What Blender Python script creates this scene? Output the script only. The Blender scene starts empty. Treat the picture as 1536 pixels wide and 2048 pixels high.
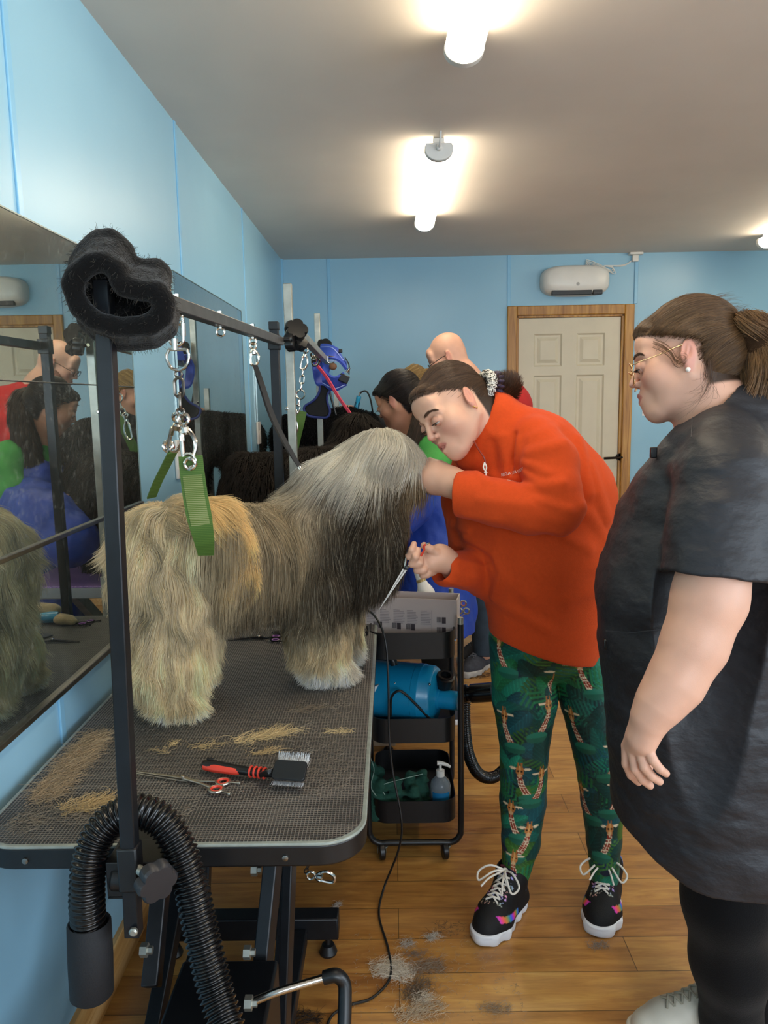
import bpy, bmesh, math, random, time
import numpy as np
from mathutils import Vector, Matrix, Euler
from math import pi, sin, cos, radians as R
random.seed(7); rng = np.random.default_rng(11)
SC = bpy.context.scene; COL = SC.collection; T0 = time.time()
def V(*a): return np.array(a, dtype=float)
def nrm(v): v = np.asarray(v, float); return v/np.linalg.norm(v)
# ---------------------------------------------------------------- camera model (1536 x 2048, f = 1538 px)
FPX = 1538.0; EYE = V(0, 0, 1.43)
def _cam(yaw=.6, pitch=8.28, roll=1.0):
    y, p, r = R(yaw), R(pitch), R(roll)
    fw = V(-sin(y)*cos(p), cos(y)*cos(p), -sin(p)); rt = V(cos(y), sin(y), 0); up = np.cross(rt, fw)
    return rt*cos(r)-up*sin(r), up*cos(r)+rt*sin(r), fw
RT, UP, FW = _cam()
def ray(px, py): return RT*(px-768)/FPX - UP*(py-1024)/FPX + FW
def P(px, py, d): v = ray(px, py); return EYE + v*(d/v[1])          # the point seen at px,py that stands d metres into the room
def PZ(px, py, z): v = ray(px, py); return EYE + v*((z-EYE[2])/v[2])
def PX(px, py, x): v = ray(px, py); return EYE + v*(x/v[0])
# ---------------------------------------------------------------- objects
def tag(o, label=None, cat=None, group=None, kind=None):
    if label: o['label'] = label
    if cat: o['category'] = cat
    if group: o['group'] = group
    if kind: o['kind'] = kind
    return o
def thing(name, label, cat, loc=(0, 0, 0), group=None):
    o = bpy.data.objects.new(name, None); COL.objects.link(o); o.location = tuple(float(t) for t in loc)
    o.empty_display_size = .05; o['org'] = [float(t) for t in loc]
    return tag(o, label, cat, group)
def link(name, data, parent=None, loc=None):
    o = bpy.data.objects.new(name, data); COL.objects.link(o)
    if parent is not None: o.parent = parent
    elif loc is not None: o.location = tuple(float(t) for t in loc)
    o['org'] = [float(t) for t in (parent['org'] if parent is not None else (loc if loc is not None else (0, 0, 0)))]
    return o
def obj(name, mb, mat, parent=None, loc=None, smooth=True, bevel=0, angle=35, label=None):
    if parent is None and loc is None:
        vv = mb.arr(); loc = (vv.min(0)+vv.max(0))/2; loc[2] = vv[:, 2].min()
    org = np.array(parent['org']) if parent is not None else np.array(loc, float)
    me = bpy.data.meshes.new(name); v = mb.arr()-org
    if isinstance(mb, RawMesh):
        setmesh(me, v, mb.f)
        if mb.col is not None: addcol(me, mb.col)
        for kk, va in mb.attrs.items():
            at = me.attributes.new(kk, 'FLOAT_VECTOR', 'POINT'); at.data.foreach_set('vector', np.ascontiguousarray(va, dtype=np.float32).ravel())
    else:
        me.from_pydata([tuple(p) for p in v], [], mb.f)
        if any(mb.mi): me.polygons.foreach_set('material_index', mb.mi)
    me.update()
    for m in (mat if isinstance(mat, (list, tuple)) else [mat]): me.materials.append(m)
    if smooth:
        me.polygons.foreach_set('use_smooth', [True]*len(me.polygons))
        if angle and not isinstance(mb, RawMesh): me.set_sharp_from_angle(angle=R(angle))
    o = link(name, me, parent, loc)
    if bevel:
        b = o.modifiers.new('bevel', 'BEVEL'); b.width = bevel; b.segments = 2; b.limit_method = 'ANGLE'; b.angle_limit = R(40); b.harden_normals = False
    if label: o['label'] = label
    return o
def copy_tree(o, delta=None, parent=None):
    c = o.copy(); COL.objects.link(c)
    if parent is not None: c.parent = parent
    if delta is not None: c.location = Vector(o.location)+Vector([float(t) for t in delta])
    for ch in [x for x in bpy.data.objects if x.parent == o]: copy_tree(ch, None, c)
    return c
def setmesh(me, v, f):
    v = np.ascontiguousarray(v, dtype=np.float32); f = np.ascontiguousarray(f, dtype=np.int32); k = f.shape[1]
    me.vertices.add(len(v)); me.vertices.foreach_set('co', v.ravel())
    me.loops.add(f.size); me.loops.foreach_set('vertex_index', f.ravel())
    me.polygons.add(len(f)); me.polygons.foreach_set('loop_start', np.arange(0, f.size, k, dtype=np.int32))
    me.update(calc_edges=True); me.validate()
def addcol(me, col):
    a = me.color_attributes.new('Col', 'FLOAT_COLOR', 'POINT')
    c4 = np.ones((len(col), 4), np.float32); c4[:, :3] = col; a.data.foreach_set('color', c4.ravel())
class RawMesh:
    def __init__(s, v, f, col=None): s.v = np.asarray(v); s.f = np.asarray(f); s.col = col; s.attrs = {}
    def arr(s): return s.v
def perp(d):
    d = nrm(d); a = V(0, 0, 1) if abs(d[2]) < .9 else V(1, 0, 0); u = nrm(np.cross(a, d)); return u, np.cross(d, u)
def rotm(ax, deg): return np.array(Matrix.Rotation(R(deg), 3, Vector(ax)))
def frame(u, v_hint):   # columns x=u, y~hint, z
    x = nrm(u); z = nrm(np.cross(x, v_hint)); y = np.cross(z, x); return np.stack([x, y, z], 1)
def smoothpath(pts, n=8):
    p = np.array(pts, float); out = []
    if len(p) < 3: return p
    q = np.vstack([2*p[0]-p[1], p, 2*p[-1]-p[-2]])
    for i in range(1, len(q)-2):
        for t in np.linspace(0, 1, n, endpoint=False):
            a, b, c, d = q[i-1], q[i], q[i+1], q[i+2]
            out.append(.5*((2*b)+(c-a)*t+(2*a-5*b+4*c-d)*t*t+(3*b-a-3*c+d)*t**3))
    out.append(p[-1]); return np.array(out)
class MB:
    def __init__(s): s.v = []; s.f = []; s.mi = []; s.m = 0
    def arr(s): return np.array(s.v, float)
    def add(s, v, f):
        n = len(s.v); s.v += [tuple(map(float, p)) for p in v]; s.f += [tuple(i+n for i in q) for q in f]; s.mi += [s.m]*len(f); return s
    def box(s, c, size, rot=None):
        h = np.array(size)/2; c = np.array(c, float); M = np.eye(3) if rot is None else np.array(rot)
        v = [c+M@(h*V(x, y, z)) for x in (-1, 1) for y in (-1, 1) for z in (-1, 1)]
        return s.add(v, [(0, 1, 3, 2), (4, 6, 7, 5), (0, 4, 5, 1), (2, 3, 7, 6), (0, 2, 6, 4), (1, 5, 7, 3)])
    def box2(s, a, b): a, b = np.array(a, float), np.array(b, float); return s.box((a+b)/2, np.abs(b-a))
    def bar(s, a, b, w, h, up=(0, 0, 1)):
        a, b = np.array(a, float), np.array(b, float); F = frame(b-a, np.cross(up, b-a)); L = np.linalg.norm(b-a)
        return s.box((a+b)/2, (L, w, h), F)
    def tube(s, pts, r, n=10, caps=True, closed=False, flat=1.0, up=None):
        p = np.array(pts, float); m = len(p); r = np.broadcast_to(np.array(r, float), (m,))
        if closed: t = np.roll(p, -1, 0)-np.roll(p, 1, 0)
        else: t = np.gradient(p, axis=0)
        t /= np.linalg.norm(t, axis=1)[:, None]+1e-12
        u = perp(t[0])[0] if up is None else nrm(np.array(up)-t[0]*np.dot(up, t[0])); V_ = []
        for i in range(m):
            u = u-t[i]*np.dot(u, t[i]); u = u/(np.linalg.norm(u)+1e-12); w = np.cross(t[i], u)
            for k in range(n):
                a = 2*pi*k/n; V_.append(p[i]+r[i]*(cos(a)*u+sin(a)*w*flat))
        F = []; mm = m if closed else m-1
        for i in range(mm):
            j = (i+1) % m
            for k in range(n): F.append((i*n+k, i*n+(k+1) % n, j*n+(k+1) % n, j*n+k))
        if caps and not closed: F += [tuple(range(n))[::-1], tuple((m-1)*n+k for k in range(n))]
        return s.add(V_, F)
    def cyl(s, a, b, r, r2=None, n=20): return s.tube([a, b], [r, r if r2 is None else r2], n)
    def lathe(s, prof, o, ax=(0, 0, 1), n=28, caps=True):
        o = np.array(o, float); ax = nrm(ax); u, w = perp(ax); V_ = []; F = []
        for (r, h) in prof:
            for k in range(n):
                a = 2*pi*k/n; V_.append(o+ax*h+max(r, 1e-5)*(cos(a)*u+sin(a)*w))
        m = len(prof)
        for i in range(m-1):
            for k in range(n): F.append((i*n+k, i*n+(k+1) % n, (i+1)*n+(k+1) % n, (i+1)*n+k))
        if caps: F += [tuple(range(n))[::-1], tuple((m-1)*n+k for k in range(n))]
        return s.add(V_, F)
    def ell(s, c, r, rot=None, n=16, m=10):
        c = np.array(c, float); r = np.broadcast_to(np.array(r, float), (3,)); M = np.eye(3) if rot is None else rot; V_ = []; F = []
        for i in range(m+1):
            th = pi*i/m
            for k in range(n):
                a = 2*pi*k/n; V_.append(c+M@(r*V(sin(th)*cos(a), sin(th)*sin(a), cos(th))))
        for i in range(m):
            for k in range(n): F.append((i*n+k, (i+1)*n+k, (i+1)*n+(k+1) % n, i*n+(k+1) % n))
        return s.add(V_, F)
    def prism(s, poly, d):
        poly = [np.array(q, float) for q in poly]; n = len(poly); d = np.array(d, float)
        F = [tuple(range(n))[::-1], tuple(range(n, 2*n))]+[(k, (k+1) % n, n+(k+1) % n, n+k) for k in range(n)]
        return s.add(poly+[q+d for q in poly], F)
    def ring(s, c, r, t, ax=(0, 0, 1), n=24, sy=1.0, up=None, k=8):   # a closed ring / link; sy stretches it along its second axis
        ax = nrm(ax)
        if up is None: u, w = perp(ax)
        else: w = nrm(np.array(up)-ax*np.dot(up, ax)); u = np.cross(w, ax)
        pts = [np.array(c)+r*(cos(a)*u+sin(a)*w*sy) for a in np.linspace(0, 2*pi, n, endpoint=False)]
        if sy > 1.2:   # stadium
            h = r*(sy-1); pts = [np.array(c)+r*cos(a)*u+(r*sin(a)+(h if sin(a) >= 0 else -h))*w for a in np.linspace(0.001, 2*pi+.001, n, endpoint=False)]
        return s.tube(pts, t, k, closed=True)
def rrect(w, h, r, n=5):   # rounded rectangle outline in 2D, centred
    o = []
    for cx, cy, a0 in ((w/2-r, h/2-r, 0), (-w/2+r, h/2-r, 90), (-w/2+r, -h/2+r, 180), (w/2-r, -h/2+r, 270)):
        for k in range(n+1): a = R(a0+90*k/n); o.append((cx+r*cos(a), cy+r*sin(a)))
    return o
def ribbon(pts, w, up, th=.002):
    """a strap: flat band along pts, width w in direction up, with thickness"""
    p = np.array(pts, float); up = np.broadcast_to(np.array(up, float), p.shape); w = np.broadcast_to(np.array(w, float), (len(p),)); t = np.gradient(p, axis=0); m = MB(); V_ = []; F = []
    for i in range(len(p)):
        tt = nrm(t[i]); u = up[i]-tt*np.dot(up[i], tt); u = nrm(u); n_ = np.cross(tt, u)*th/2
        for a, b in ((-1, -1), (1, -1), (1, 1), (-1, 1)): V_.append(p[i]+u*w[i]/2*a+n_*b)
    for i in range(len(p)-1):
        for k in range(4): F.append((i*4+k, i*4+(k+1) % 4, i*4+4+(k+1) % 4, i*4+4+k))
    F += [(3, 2, 1, 0), tuple(len(V_)-4+k for k in range(4))]
    return m.add(V_, F)
# ---------------------------------------------------------------- materials
def hexc(h):
    h = h.lstrip('#'); o = []
    for i in (0, 2, 4):
        x = int(h[i:i+2], 16)/255; o.append(x/12.92 if x <= .04045 else ((x+.055)/1.055)**2.4)
    return np.array(o)
def c4(h): return tuple(hexc(h))+(1,) if isinstance(h, str) else (tuple(h)[:3]+(1,))
class NT:
    def __init__(s, name):
        s.m = bpy.data.materials.new(name); s.m.use_nodes = True; s.t = s.m.node_tree; s.t.nodes.clear()
        s.out = s.n('ShaderNodeOutputMaterial'); s.b = s.n('ShaderNodeBsdfPrincipled'); s.l(s.b.outputs[0], s.out.inputs[0])
    def n(s, ty, **kw):
        q = s.t.nodes.new(ty)
        for k, v in kw.items(): setattr(q, k, v)
        return q
    def l(s, a, b): s.t.links.new(a, b)
    def set(s, **kw):
        for k, v in kw.items(): s.b.inputs[k.replace('_', ' ')].default_value = v
        return s
    def noise(s, scale, detail=3, rough=.5, vec=None, dist=0, stretch=None):
        q = s.n('ShaderNodeTexNoise'); q.inputs['Scale'].default_value = scale; q.inputs['Detail'].default_value = detail
        q.inputs['Roughness'].default_value = rough; q.inputs['Distortion'].default_value = dist
        if vec is None: vec = s.tc('Object')
        if stretch is not None:
            mp = s.n('ShaderNodeMapping'); mp.inputs['Scale'].default_value = stretch; s.l(vec, mp.inputs[0]); vec = mp.outputs[0]
        s.l(vec, q.inputs['Vector']); return q.outputs[0]
    def tc(s, w='Object'): return s.n('ShaderNodeTexCoord').outputs[w]
    def ramp(s, fac, stops, interp='LINEAR'):
        q = s.n('ShaderNodeValToRGB'); q.color_ramp.interpolation = interp; e = q.color_ramp.elements
        while len(e) < len(stops): e.new(.5)
        for i, (p, c) in enumerate(stops): e[i].position = p; e[i].color = c4(c) if not isinstance(c, (int, float)) else (c, c, c, 1)
        s.l(fac, q.inputs[0]); return q.outputs[0]
    def mix(s, fac, a, b, mode='MIX'):
        q = s.n('ShaderNodeMix', data_type='RGBA', blend_type=mode)
        for i, x in ((0, fac), (6, a), (7, b)):
            if hasattr(x, 'links'): s.l(x, q.inputs[i])
            elif isinstance(x, (int, float)) and i == 0: q.inputs[0].default_value = x
            else: q.inputs[i].default_value = c4(x)
        return q.outputs[2]
    def math(s, op, a, b=0, c=None):
        q = s.n('ShaderNodeMath', operation=op)
        for i, x in enumerate((a, b, c)):
            if x is None: continue
            if hasattr(x, 'links'): s.l(x, q.inputs[i])
            else: q.inputs[i].default_value = x
        return q.outputs[0]
    def bump(s, h, strength=.3, dist=.01):
        q = s.n('ShaderNodeBump'); q.inputs['Strength'].default_value = strength; q.inputs['Distance'].default_value = dist
        s.l(h, q.inputs['Height']); s.l(q.outputs[0], s.b.inputs['Normal']); return q
    def col(s, c):
        if hasattr(c, 'links'): s.l(c, s.b.inputs['Base Color'])
        else: s.b.inputs['Base Color'].default_value = c4(c)
def mk(name, color, rough=.5, metal=0, var=.08, vscale=8, bump=0, bscale=60, bdist=.002, spec=.5, coat=0, sheen=0, stretch=None, **kw):
    t = NT(name); c = hexc(color) if isinstance(color, str) else np.array(color)
    n = t.noise(vscale, 4)
    t.col(t.ramp(n, [(.3, tuple(c*(1-var))), (.7, tuple(np.minimum(c*(1+var), 1)))]))
    t.set(Roughness=rough, Metallic=metal); t.b.inputs['Specular IOR Level'].default_value = spec
    if coat: t.b.inputs['Coat Weight'].default_value = coat
    if sheen: t.b.inputs['Sheen Weight'].default_value = sheen; t.b.inputs['Sheen Roughness'].default_value = .5
    if bump: t.bump(t.noise(bscale, 3, stretch=stretch), bump, bdist)
    for k, v in kw.items(): t.b.inputs[k.replace('_', ' ')].default_value = v
    return t.m
def vcmat(name, rough=.6, bump=0, bscale=100, bdist=.002, sheen=0, spec=.4, sss=0, var=0, stretch=None, folds=0, fscale=9, fdist=.02, fstretch=None):
    t = NT(name); a = t.n('ShaderNodeVertexColor', layer_name='Col'); c = a.outputs[0]
    if var: c = t.mix(var, c, t.ramp(t.noise(bscale*.7, 3), [(.35, (0, 0, 0)), (.65, (1, 1, 1))]), 'SOFT_LIGHT')
    t.col(c); t.set(Roughness=rough); t.b.inputs['Specular IOR Level'].default_value = spec
    if sheen: t.b.inputs['Sheen Weight'].default_value = sheen
    if sss:
        t.b.inputs['Subsurface Weight'].default_value = sss; t.b.inputs['Subsurface Radius'].default_value = (.012, .005, .003); t.b.inputs['Subsurface Scale'].default_value = .6
    h = None
    if bump: h = t.math('MULTIPLY', t.noise(bscale, 4, stretch=stretch), bump)
    if h is not None: t.bump(h, 1.0, bdist)
    return t.m
# ---------------------------------------------------------------- implicit surfaces -> one continuous mesh
def _dot(a, b): return a[:, 0]*b[0]+a[:, 1]*b[1]+a[:, 2]*b[2]
def hash3(i, j, k):
    n = (i*374761393+j*668265263+k*2147483647*3+k*1274126177) & 0x7fffffff
    n = (n ^ (n >> 13))*1274126177 & 0x7fffffff
    return ((n ^ (n >> 16)) & 0xffff)/65535.0
def vnoise(p):
    i = np.floor(p).astype(np.int64); f = p-i; f = f*f*(3-2*f); o = 0
    for a in (0, 1):
        for b in (0, 1):
            for c in (0, 1):
                w = (f[:, 0] if a else 1-f[:, 0])*(f[:, 1] if b else 1-f[:, 1])*(f[:, 2] if c else 1-f[:, 2])
                o = o+w*hash3(i[:, 0]+a, i[:, 1]+b, i[:, 2]+c)
    return o*2-1
def fbm(p, o=3):
    s = 0; a = 1
    for k in range(o): s = s+a*vnoise(p*(2**k)+7.3*k); a *= .5
    return s
class SDF:
    def __init__(s, k=.02): s.p = []; s.k = k; s.M = None; s.disp = None
    def _add(s, fn, pts, k, sub): s.p.append((fn, s.k if k is None else k, sub)); s.pts = getattr(s, 'pts', [])+([] if sub else pts); return s
    def tr(s, x):
        if s.M is None: return np.array(x, float)
        return s.M[0]@np.array(x, float)+s.M[1]
    def rt(s, m): return m if s.M is None else s.M[0]@m
    def cone(s, a, b, ra, rb=None, k=None, sub=False, sq=None):
        a, b = s.tr(a), s.tr(b); rb = ra if rb is None else rb; ab = b-a; L = max(ab@ab, 1e-12)
        if sq is not None: n, f = s.rt(nrm(sq[0])), sq[1]
        def fn(p):
            q = p-a
            t = np.clip(_dot(q, ab)/L, 0, 1); q = q-t[:, None]*ab
            if sq is not None: q = q+((f-1)*_dot(q, n))[:, None]*n
            return np.sqrt((q*q).sum(1))-(ra+(rb-ra)*t)
        m = max(ra, rb); return s._add(fn, [a-m, a+m, b-m, b+m], k, sub)
    def chain(s, pts, rs, k=None, sq=None, sub=False):
        for i in range(len(pts)-1): s.cone(pts[i], pts[i+1], rs[i], rs[i+1], k, sub, sq)
        return s
    def ell(s, c, r, rot=None, k=None, sub=False):
        c = s.tr(c); r = np.broadcast_to(np.array(r, float), (3,)).copy(); M = np.eye(3) if rot is None else np.array(rot); M = s.rt(M)
        def fn(p):
            q = (p-c)@M; a = np.sqrt(((q/r)**2).sum(1)); b = np.sqrt(((q/r**2)**2).sum(1))
            return a*(a-1)/(b+1e-9)
        m = max(r); return s._add(fn, [c-m, c+m], k, sub)
    def box(s, c, h, rot=None, rd=.01, k=None, sub=False):
        c = s.tr(c); h = np.array(h, float)-rd; M = np.eye(3) if rot is None else np.array(rot); M = s.rt(M)
        def fn(p):
            q = np.abs((p-c)@M)-h; return np.sqrt((np.maximum(q, 0)**2).sum(1))+np.minimum(q.max(1), 0)-rd
        m = np.linalg.norm(h)+rd; return s._add(fn, [c-m, c+m], k, sub)
    def plane(s, pt, n, k=None):   # cut away everything on the side n points to
        pt = s.tr(pt); n = s.rt(nrm(n))
        return s._add(lambda p: -_dot(p-pt, n), [], k, True)
    def ev(s, p, prims=None):
        d = np.full(len(p), 1e3)
        for fn, k, sub in (s.p if prims is None else prims):
            x = fn(p)
            if sub:
                h = np.clip(.5-.5*(d+x)/max(k, 1e-6), 0, 1); d = d*(1-h)-x*h+k*h*(1-h)
            else:
                h = np.clip(.5+.5*(d-x)/max(k, 1e-6), 0, 1); d = d*(1-h)+x*h-k*h*(1-h)
        return d
    def val(s, p, chunk=400000):
        o = np.empty(len(p))
        for i in range(0, len(p), chunk):
            q = p[i:i+chunk]; o[i:i+chunk] = s.ev(q)
            if s.disp: o[i:i+chunk] += s.disp(q)
        return o
    def grad(s, p, e=.002):
        g = np.stack([s.val(p+np.eye(3)[i]*e)-s.val(p-np.eye(3)[i]*e) for i in range(3)], 1)
        return g/(np.linalg.norm(g, axis=1)[:, None]+1e-9)
    def mesh(s, h=.004, smooth=1, bounds=None):
        pts = np.array(s.pts); lo = pts.min(0)-4*h-.01; hi = pts.max(0)+4*h+.01
        if bounds is not None: lo = np.maximum(lo, bounds[0]); hi = np.minimum(hi, bounds[1])
        B = 8; nb = np.ceil((hi-lo)/(h*B)).astype(int); n = nb*B+1
        D = np.ones(n, np.float32)
        # block centres
        SB = 4; done = 0
        for I in range(0, nb[0], SB):
            for J in range(0, nb[1], SB):
                for K in range(0, nb[2], SB):
                    ii, jj, kk = np.meshgrid(np.arange(I, min(I+SB, nb[0])), np.arange(J, min(J+SB, nb[1])), np.arange(K, min(K+SB, nb[2])), indexing='ij')
                    bl = np.stack([ii.ravel(), jj.ravel(), kk.ravel()], 1); cen = lo+(bl+.5)*B*h
                    c0 = cen.mean(0)[None]; hd = np.linalg.norm(cen.max(0)-cen.min(0))/2+B*h*.87
                    vals = [(fn(c0)[0], k, sub) for fn, k, sub in s.p]
                    dm = min([v for v, k, sub in vals if not sub], default=1e3)
                    if dm > hd*1.9+.03: continue
                    pr = [p_ for p_, (v, k, sub) in zip(s.p, vals) if v < (1.0*hd if sub else max(dm, 0)+2.2*hd)+k+.01]
                    if not pr: continue
                    dc = s.ev(cen, pr)
                    if s.disp is not None: dc = dc+s.disp(cen)
                    act = np.abs(dc) < B*h*1.6+.012
                    off = np.stack(np.meshgrid(*[np.arange(B+1)]*3, indexing='ij'), -1).reshape(-1, 3)
                    for b in bl[(~act) & (dc < 0)]: D[b[0]*B:b[0]*B+B+1, b[1]*B:b[1]*B+B+1, b[2]*B:b[2]*B+B+1] = -1
                    if act.any():
                        ab = bl[act]; q = (ab[:, None]*B+off[None]).reshape(-1, 3)
                        pp = lo+q*h; dv = s.ev(pp, pr)
                        if s.disp is not None: dv = dv+s.disp(pp)
                        s._q = getattr(s, '_q', [])+[(q, dv)]; done += len(q)
        for q, dv in s._q: D[q[:, 0], q[:, 1], q[:, 2]] = dv
        s._q = []
        v, f = surfnets(D, lo, h)
        if smooth: v = lapl(v, f, smooth)
        return v, f
def surfnets(D, lo, h):
    sg = D < 0; n = np.array(D.shape)
    c = np.zeros(n-1, np.uint8)
    for a in (0, 1):
        for b in (0, 1):
            for d in (0, 1): c += sg[a:n[0]-1+a, b:n[1]-1+b, d:n[2]-1+d]
    cell = np.argwhere((c > 0) & (c < 8)); idx = np.full(n-1, -1, np.int32); idx[cell[:, 0], cell[:, 1], cell[:, 2]] = np.arange(len(cell))
    cr = np.array([(a, b, d) for a in (0, 1) for b in (0, 1) for d in (0, 1)])
    val = np.stack([D[cell[:, 0]+a, cell[:, 1]+b, cell[:, 2]+d] for a, b, d in cr], 1)
    acc = np.zeros((len(cell), 3)); cnt = np.zeros(len(cell))
    for i in range(8):
        for j in range(i+1, 8):
            if np.abs(cr[i]-cr[j]).sum() != 1: continue
            m = (val[:, i] < 0) != (val[:, j] < 0); t = val[m, i]/(val[m, i]-val[m, j])
            acc[m] += cr[i]+t[:, None]*(cr[j]-cr[i]); cnt[m] += 1
    v = lo+(cell+acc/cnt[:, None])*h; F = []
    for ax in range(3):
        o1, o2 = [(1, 2), (2, 0), (0, 1)][ax]
        s0 = [slice(None)]*3; s1 = [slice(None)]*3; s0[ax] = slice(0, -1); s1[ax] = slice(1, None)
        A, Bq = sg[tuple(s0)], sg[tuple(s1)]; e = np.argwhere(A != Bq)
        e = e[(e[:, o1] > 0) & (e[:, o2] > 0) & (e[:, o1] < n[o1]-1) & (e[:, o2] < n[o2]-1)]
        fl = A[e[:, 0], e[:, 1], e[:, 2]]
        q = []
        for a, b in ((-1, -1), (0, -1), (0, 0), (-1, 0)):
            w = e.copy(); w[:, o1] += a; w[:, o2] += b; q.append(idx[w[:, 0], w[:, 1], w[:, 2]])
        q = np.stack(q, 1); q[~fl] = q[~fl][:, ::-1]; F.append(q)
    F = np.concatenate(F); F = F[(F >= 0).all(1)]
    return v, F
def lapl(v, f, it, lam=.5):
    e = np.concatenate([f[:, [i, (i+1) % f.shape[1]]] for i in range(f.shape[1])]); e = np.concatenate([e, e[:, ::-1]])
    cnt = np.bincount(e[:, 0], minlength=len(v)).astype(float); cnt[cnt == 0] = 1
    for _ in range(it):
        a = np.stack([np.bincount(e[:, 0], v[e[:, 1], i], len(v)) for i in range(3)], 1)/cnt[:, None]
        v = v*(1-lam)+a*lam
    return v
def sample(v, f, n, wfn=None):
    """random points and normals on a mesh; wfn weights faces by their centre"""
    a, b, c, d = v[f[:, 0]], v[f[:, 1]], v[f[:, 2]], v[f[:, 3]]
    nr = np.cross(c-a, d-b); ar = np.linalg.norm(nr, axis=1)/2; w = ar.copy()
    if wfn is not None: w = w*wfn((a+b+c+d)/4, nr/(2*ar[:, None]+1e-12))
    w /= w.sum(); i = rng.choice(len(f), n, p=w); s, t = rng.random(n)[:, None], rng.random(n)[:, None]
    p = (a[i]*(1-s)+b[i]*s)*(1-t)+(d[i]*(1-s)+c[i]*s)*t
    return p, nr[i]/(2*ar[i][:, None]+1e-12)
# ---------------------------------------------------------------- hair strands
def grow(p, nr, dirfn, length, seg, sdf=None, lift=.25, wave=.0, wfreq=25, clump=.004, depth=.0, seed=0, gdrop=.0, hug=None):
    """strands from p: each step follows dirfn(point, normal), kept outside the body surface"""
    n = len(p); L = np.broadcast_to(length, (n,)); st = (L/seg)[:, None]
    out = [p]; d = nrm2(nr*lift+dirfn(p, nr)); q = p
    off = seed*13.7
    for s_ in range(seg):
        t = (s_+1)/seg
        tgt = dirfn(q, nr)
        if sdf is not None:
            g = sdf.grad(q, .004) if s_ % 2 == 0 else g
            tgt = tgt-g*np.minimum(0, (tgt*g).sum(1))[:, None]
        d = nrm2(d*.45+tgt*.55+np.array([0, 0, -gdrop*t]))
        w = np.stack([vnoise(q*wfreq+off+31*i) for i in range(3)], 1)*wave
        q = q+nrm2(d+w)*st
        if hug is not None:
            g = sdf.grad(q, .004); dv = sdf.val(q); q = q+g*(np.clip(depth-dv, 0, .03)-np.clip(dv-depth-hug, 0, .03))[:, None]
        elif sdf is not None and s_ % 2 == 0:
            dv = sdf.val(q); push = np.clip(depth+.002-dv, 0, .03); q = q+g*push[:, None]
        out.append(q)
    o = np.stack(out, 1)
    if clump:
        j = rng.normal(0, clump, (n, 1, 3))*np.linspace(0, 1, seg+1)[None, :, None]; o = o+j
    return o
def nrm2(a): return a/(np.linalg.norm(a, axis=1)[:, None]+1e-9)
def hairobj(name, S, col, mat, parent, rad=.0006, tip=.25, label=None, loc=None):
    """S: (n, k, 3) strands -> one hair-curves object; col (n,3); rad scalar or (n,)"""
    n, k, _ = S.shape; org = np.array(parent['org']) if parent is not None else np.array(loc)
    hc = bpy.data.hair_curves.new(name); hc.add_curves([k]*n)
    hc.attributes['position'].data.foreach_set('vector', (S-org).astype(np.float32).ravel())
    rr = np.broadcast_to(np.asarray(rad, float).reshape(-1, 1), (n, 1))*np.interp(np.linspace(0, 1, k), [0, .5, 1], [1, .9, tip])[None]
    (hc.attributes.get('radius') or hc.attributes.new('radius', 'FLOAT', 'POINT')).data.foreach_set('value', rr.astype(np.float32).ravel())
    c = np.ones((n, 4), np.float32); c[:, :3] = col; hc.attributes.new('Col', 'FLOAT_COLOR', 'CURVE').data.foreach_set('color', c.ravel())
    hc.materials.append(mat); o = link(name, hc, parent, loc)
    if label: o['label'] = label
    return o
def hairmat(name, rough=.55, spec=.35, trans=.15):
    t = NT(name); a = t.n('ShaderNodeAttribute', attribute_name='Col'); h = t.n('ShaderNodeHairInfo')
    t.col(t.mix(1.0, a.outputs[0], t.ramp(h.outputs['Random'], [(0, (.82, .82, .82)), (1, (1, 1, 1))]), 'MULTIPLY'))
    t.set(Roughness=rough); t.b.inputs['Specular IOR Level'].default_value = spec
    tl = t.n('ShaderNodeBsdfTranslucent'); mx = t.n('ShaderNodeMixShader'); mx.inputs[0].default_value = trans; t.l(a.outputs[0], tl.inputs[0]); t.l(t.b.outputs[0], mx.inputs[1]); t.l(tl.outputs[0], mx.inputs[2]); t.l(mx.outputs[0], t.out.inputs[0])
    return t.m
def lerpc(a, b, t): return a+(b-a)*np.clip(t, 0, 1)[:, None]
def sstep(a, b, x): t = np.clip((x-a)/(b-a), 0, 1); return t*t*(3-2*t)
# ---------------------------------------------------------------- camera and light
cd = bpy.data.cameras.new('camera'); cd.sensor_fit = 'VERTICAL'; cd.sensor_height = 36; cd.sensor_width = 27; cd.lens = 36*FPX/2048
cam = bpy.data.objects.new('camera', cd); COL.objects.link(cam); SC.camera = cam
cam.matrix_world = Matrix(((RT[0], UP[0], -FW[0], 0), (RT[1], UP[1], -FW[1], 0), (RT[2], UP[2], -FW[2], 1.43), (0, 0, 0, 1))); cd.clip_start = .02
SC.view_settings.view_transform = 'Standard'; SC.view_settings.look = 'None'; SC.view_settings.gamma = 1; SC.view_settings.exposure = .4
W = bpy.data.worlds.new('world'); SC.world = W; W.use_nodes = True
W.node_tree.nodes['Background'].inputs[0].default_value = (.75, .87, 1, 1); W.node_tree.nodes['Background'].inputs[1].default_value = .6
XL, XR, YB, YF, ZC = -.72, 3.35, 5.38, -2.3, 2.38
def struct(name, mb, m, parent=None, **k): o = obj(name, mb, m, parent, **k); o['kind'] = 'structure'; return o
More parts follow.
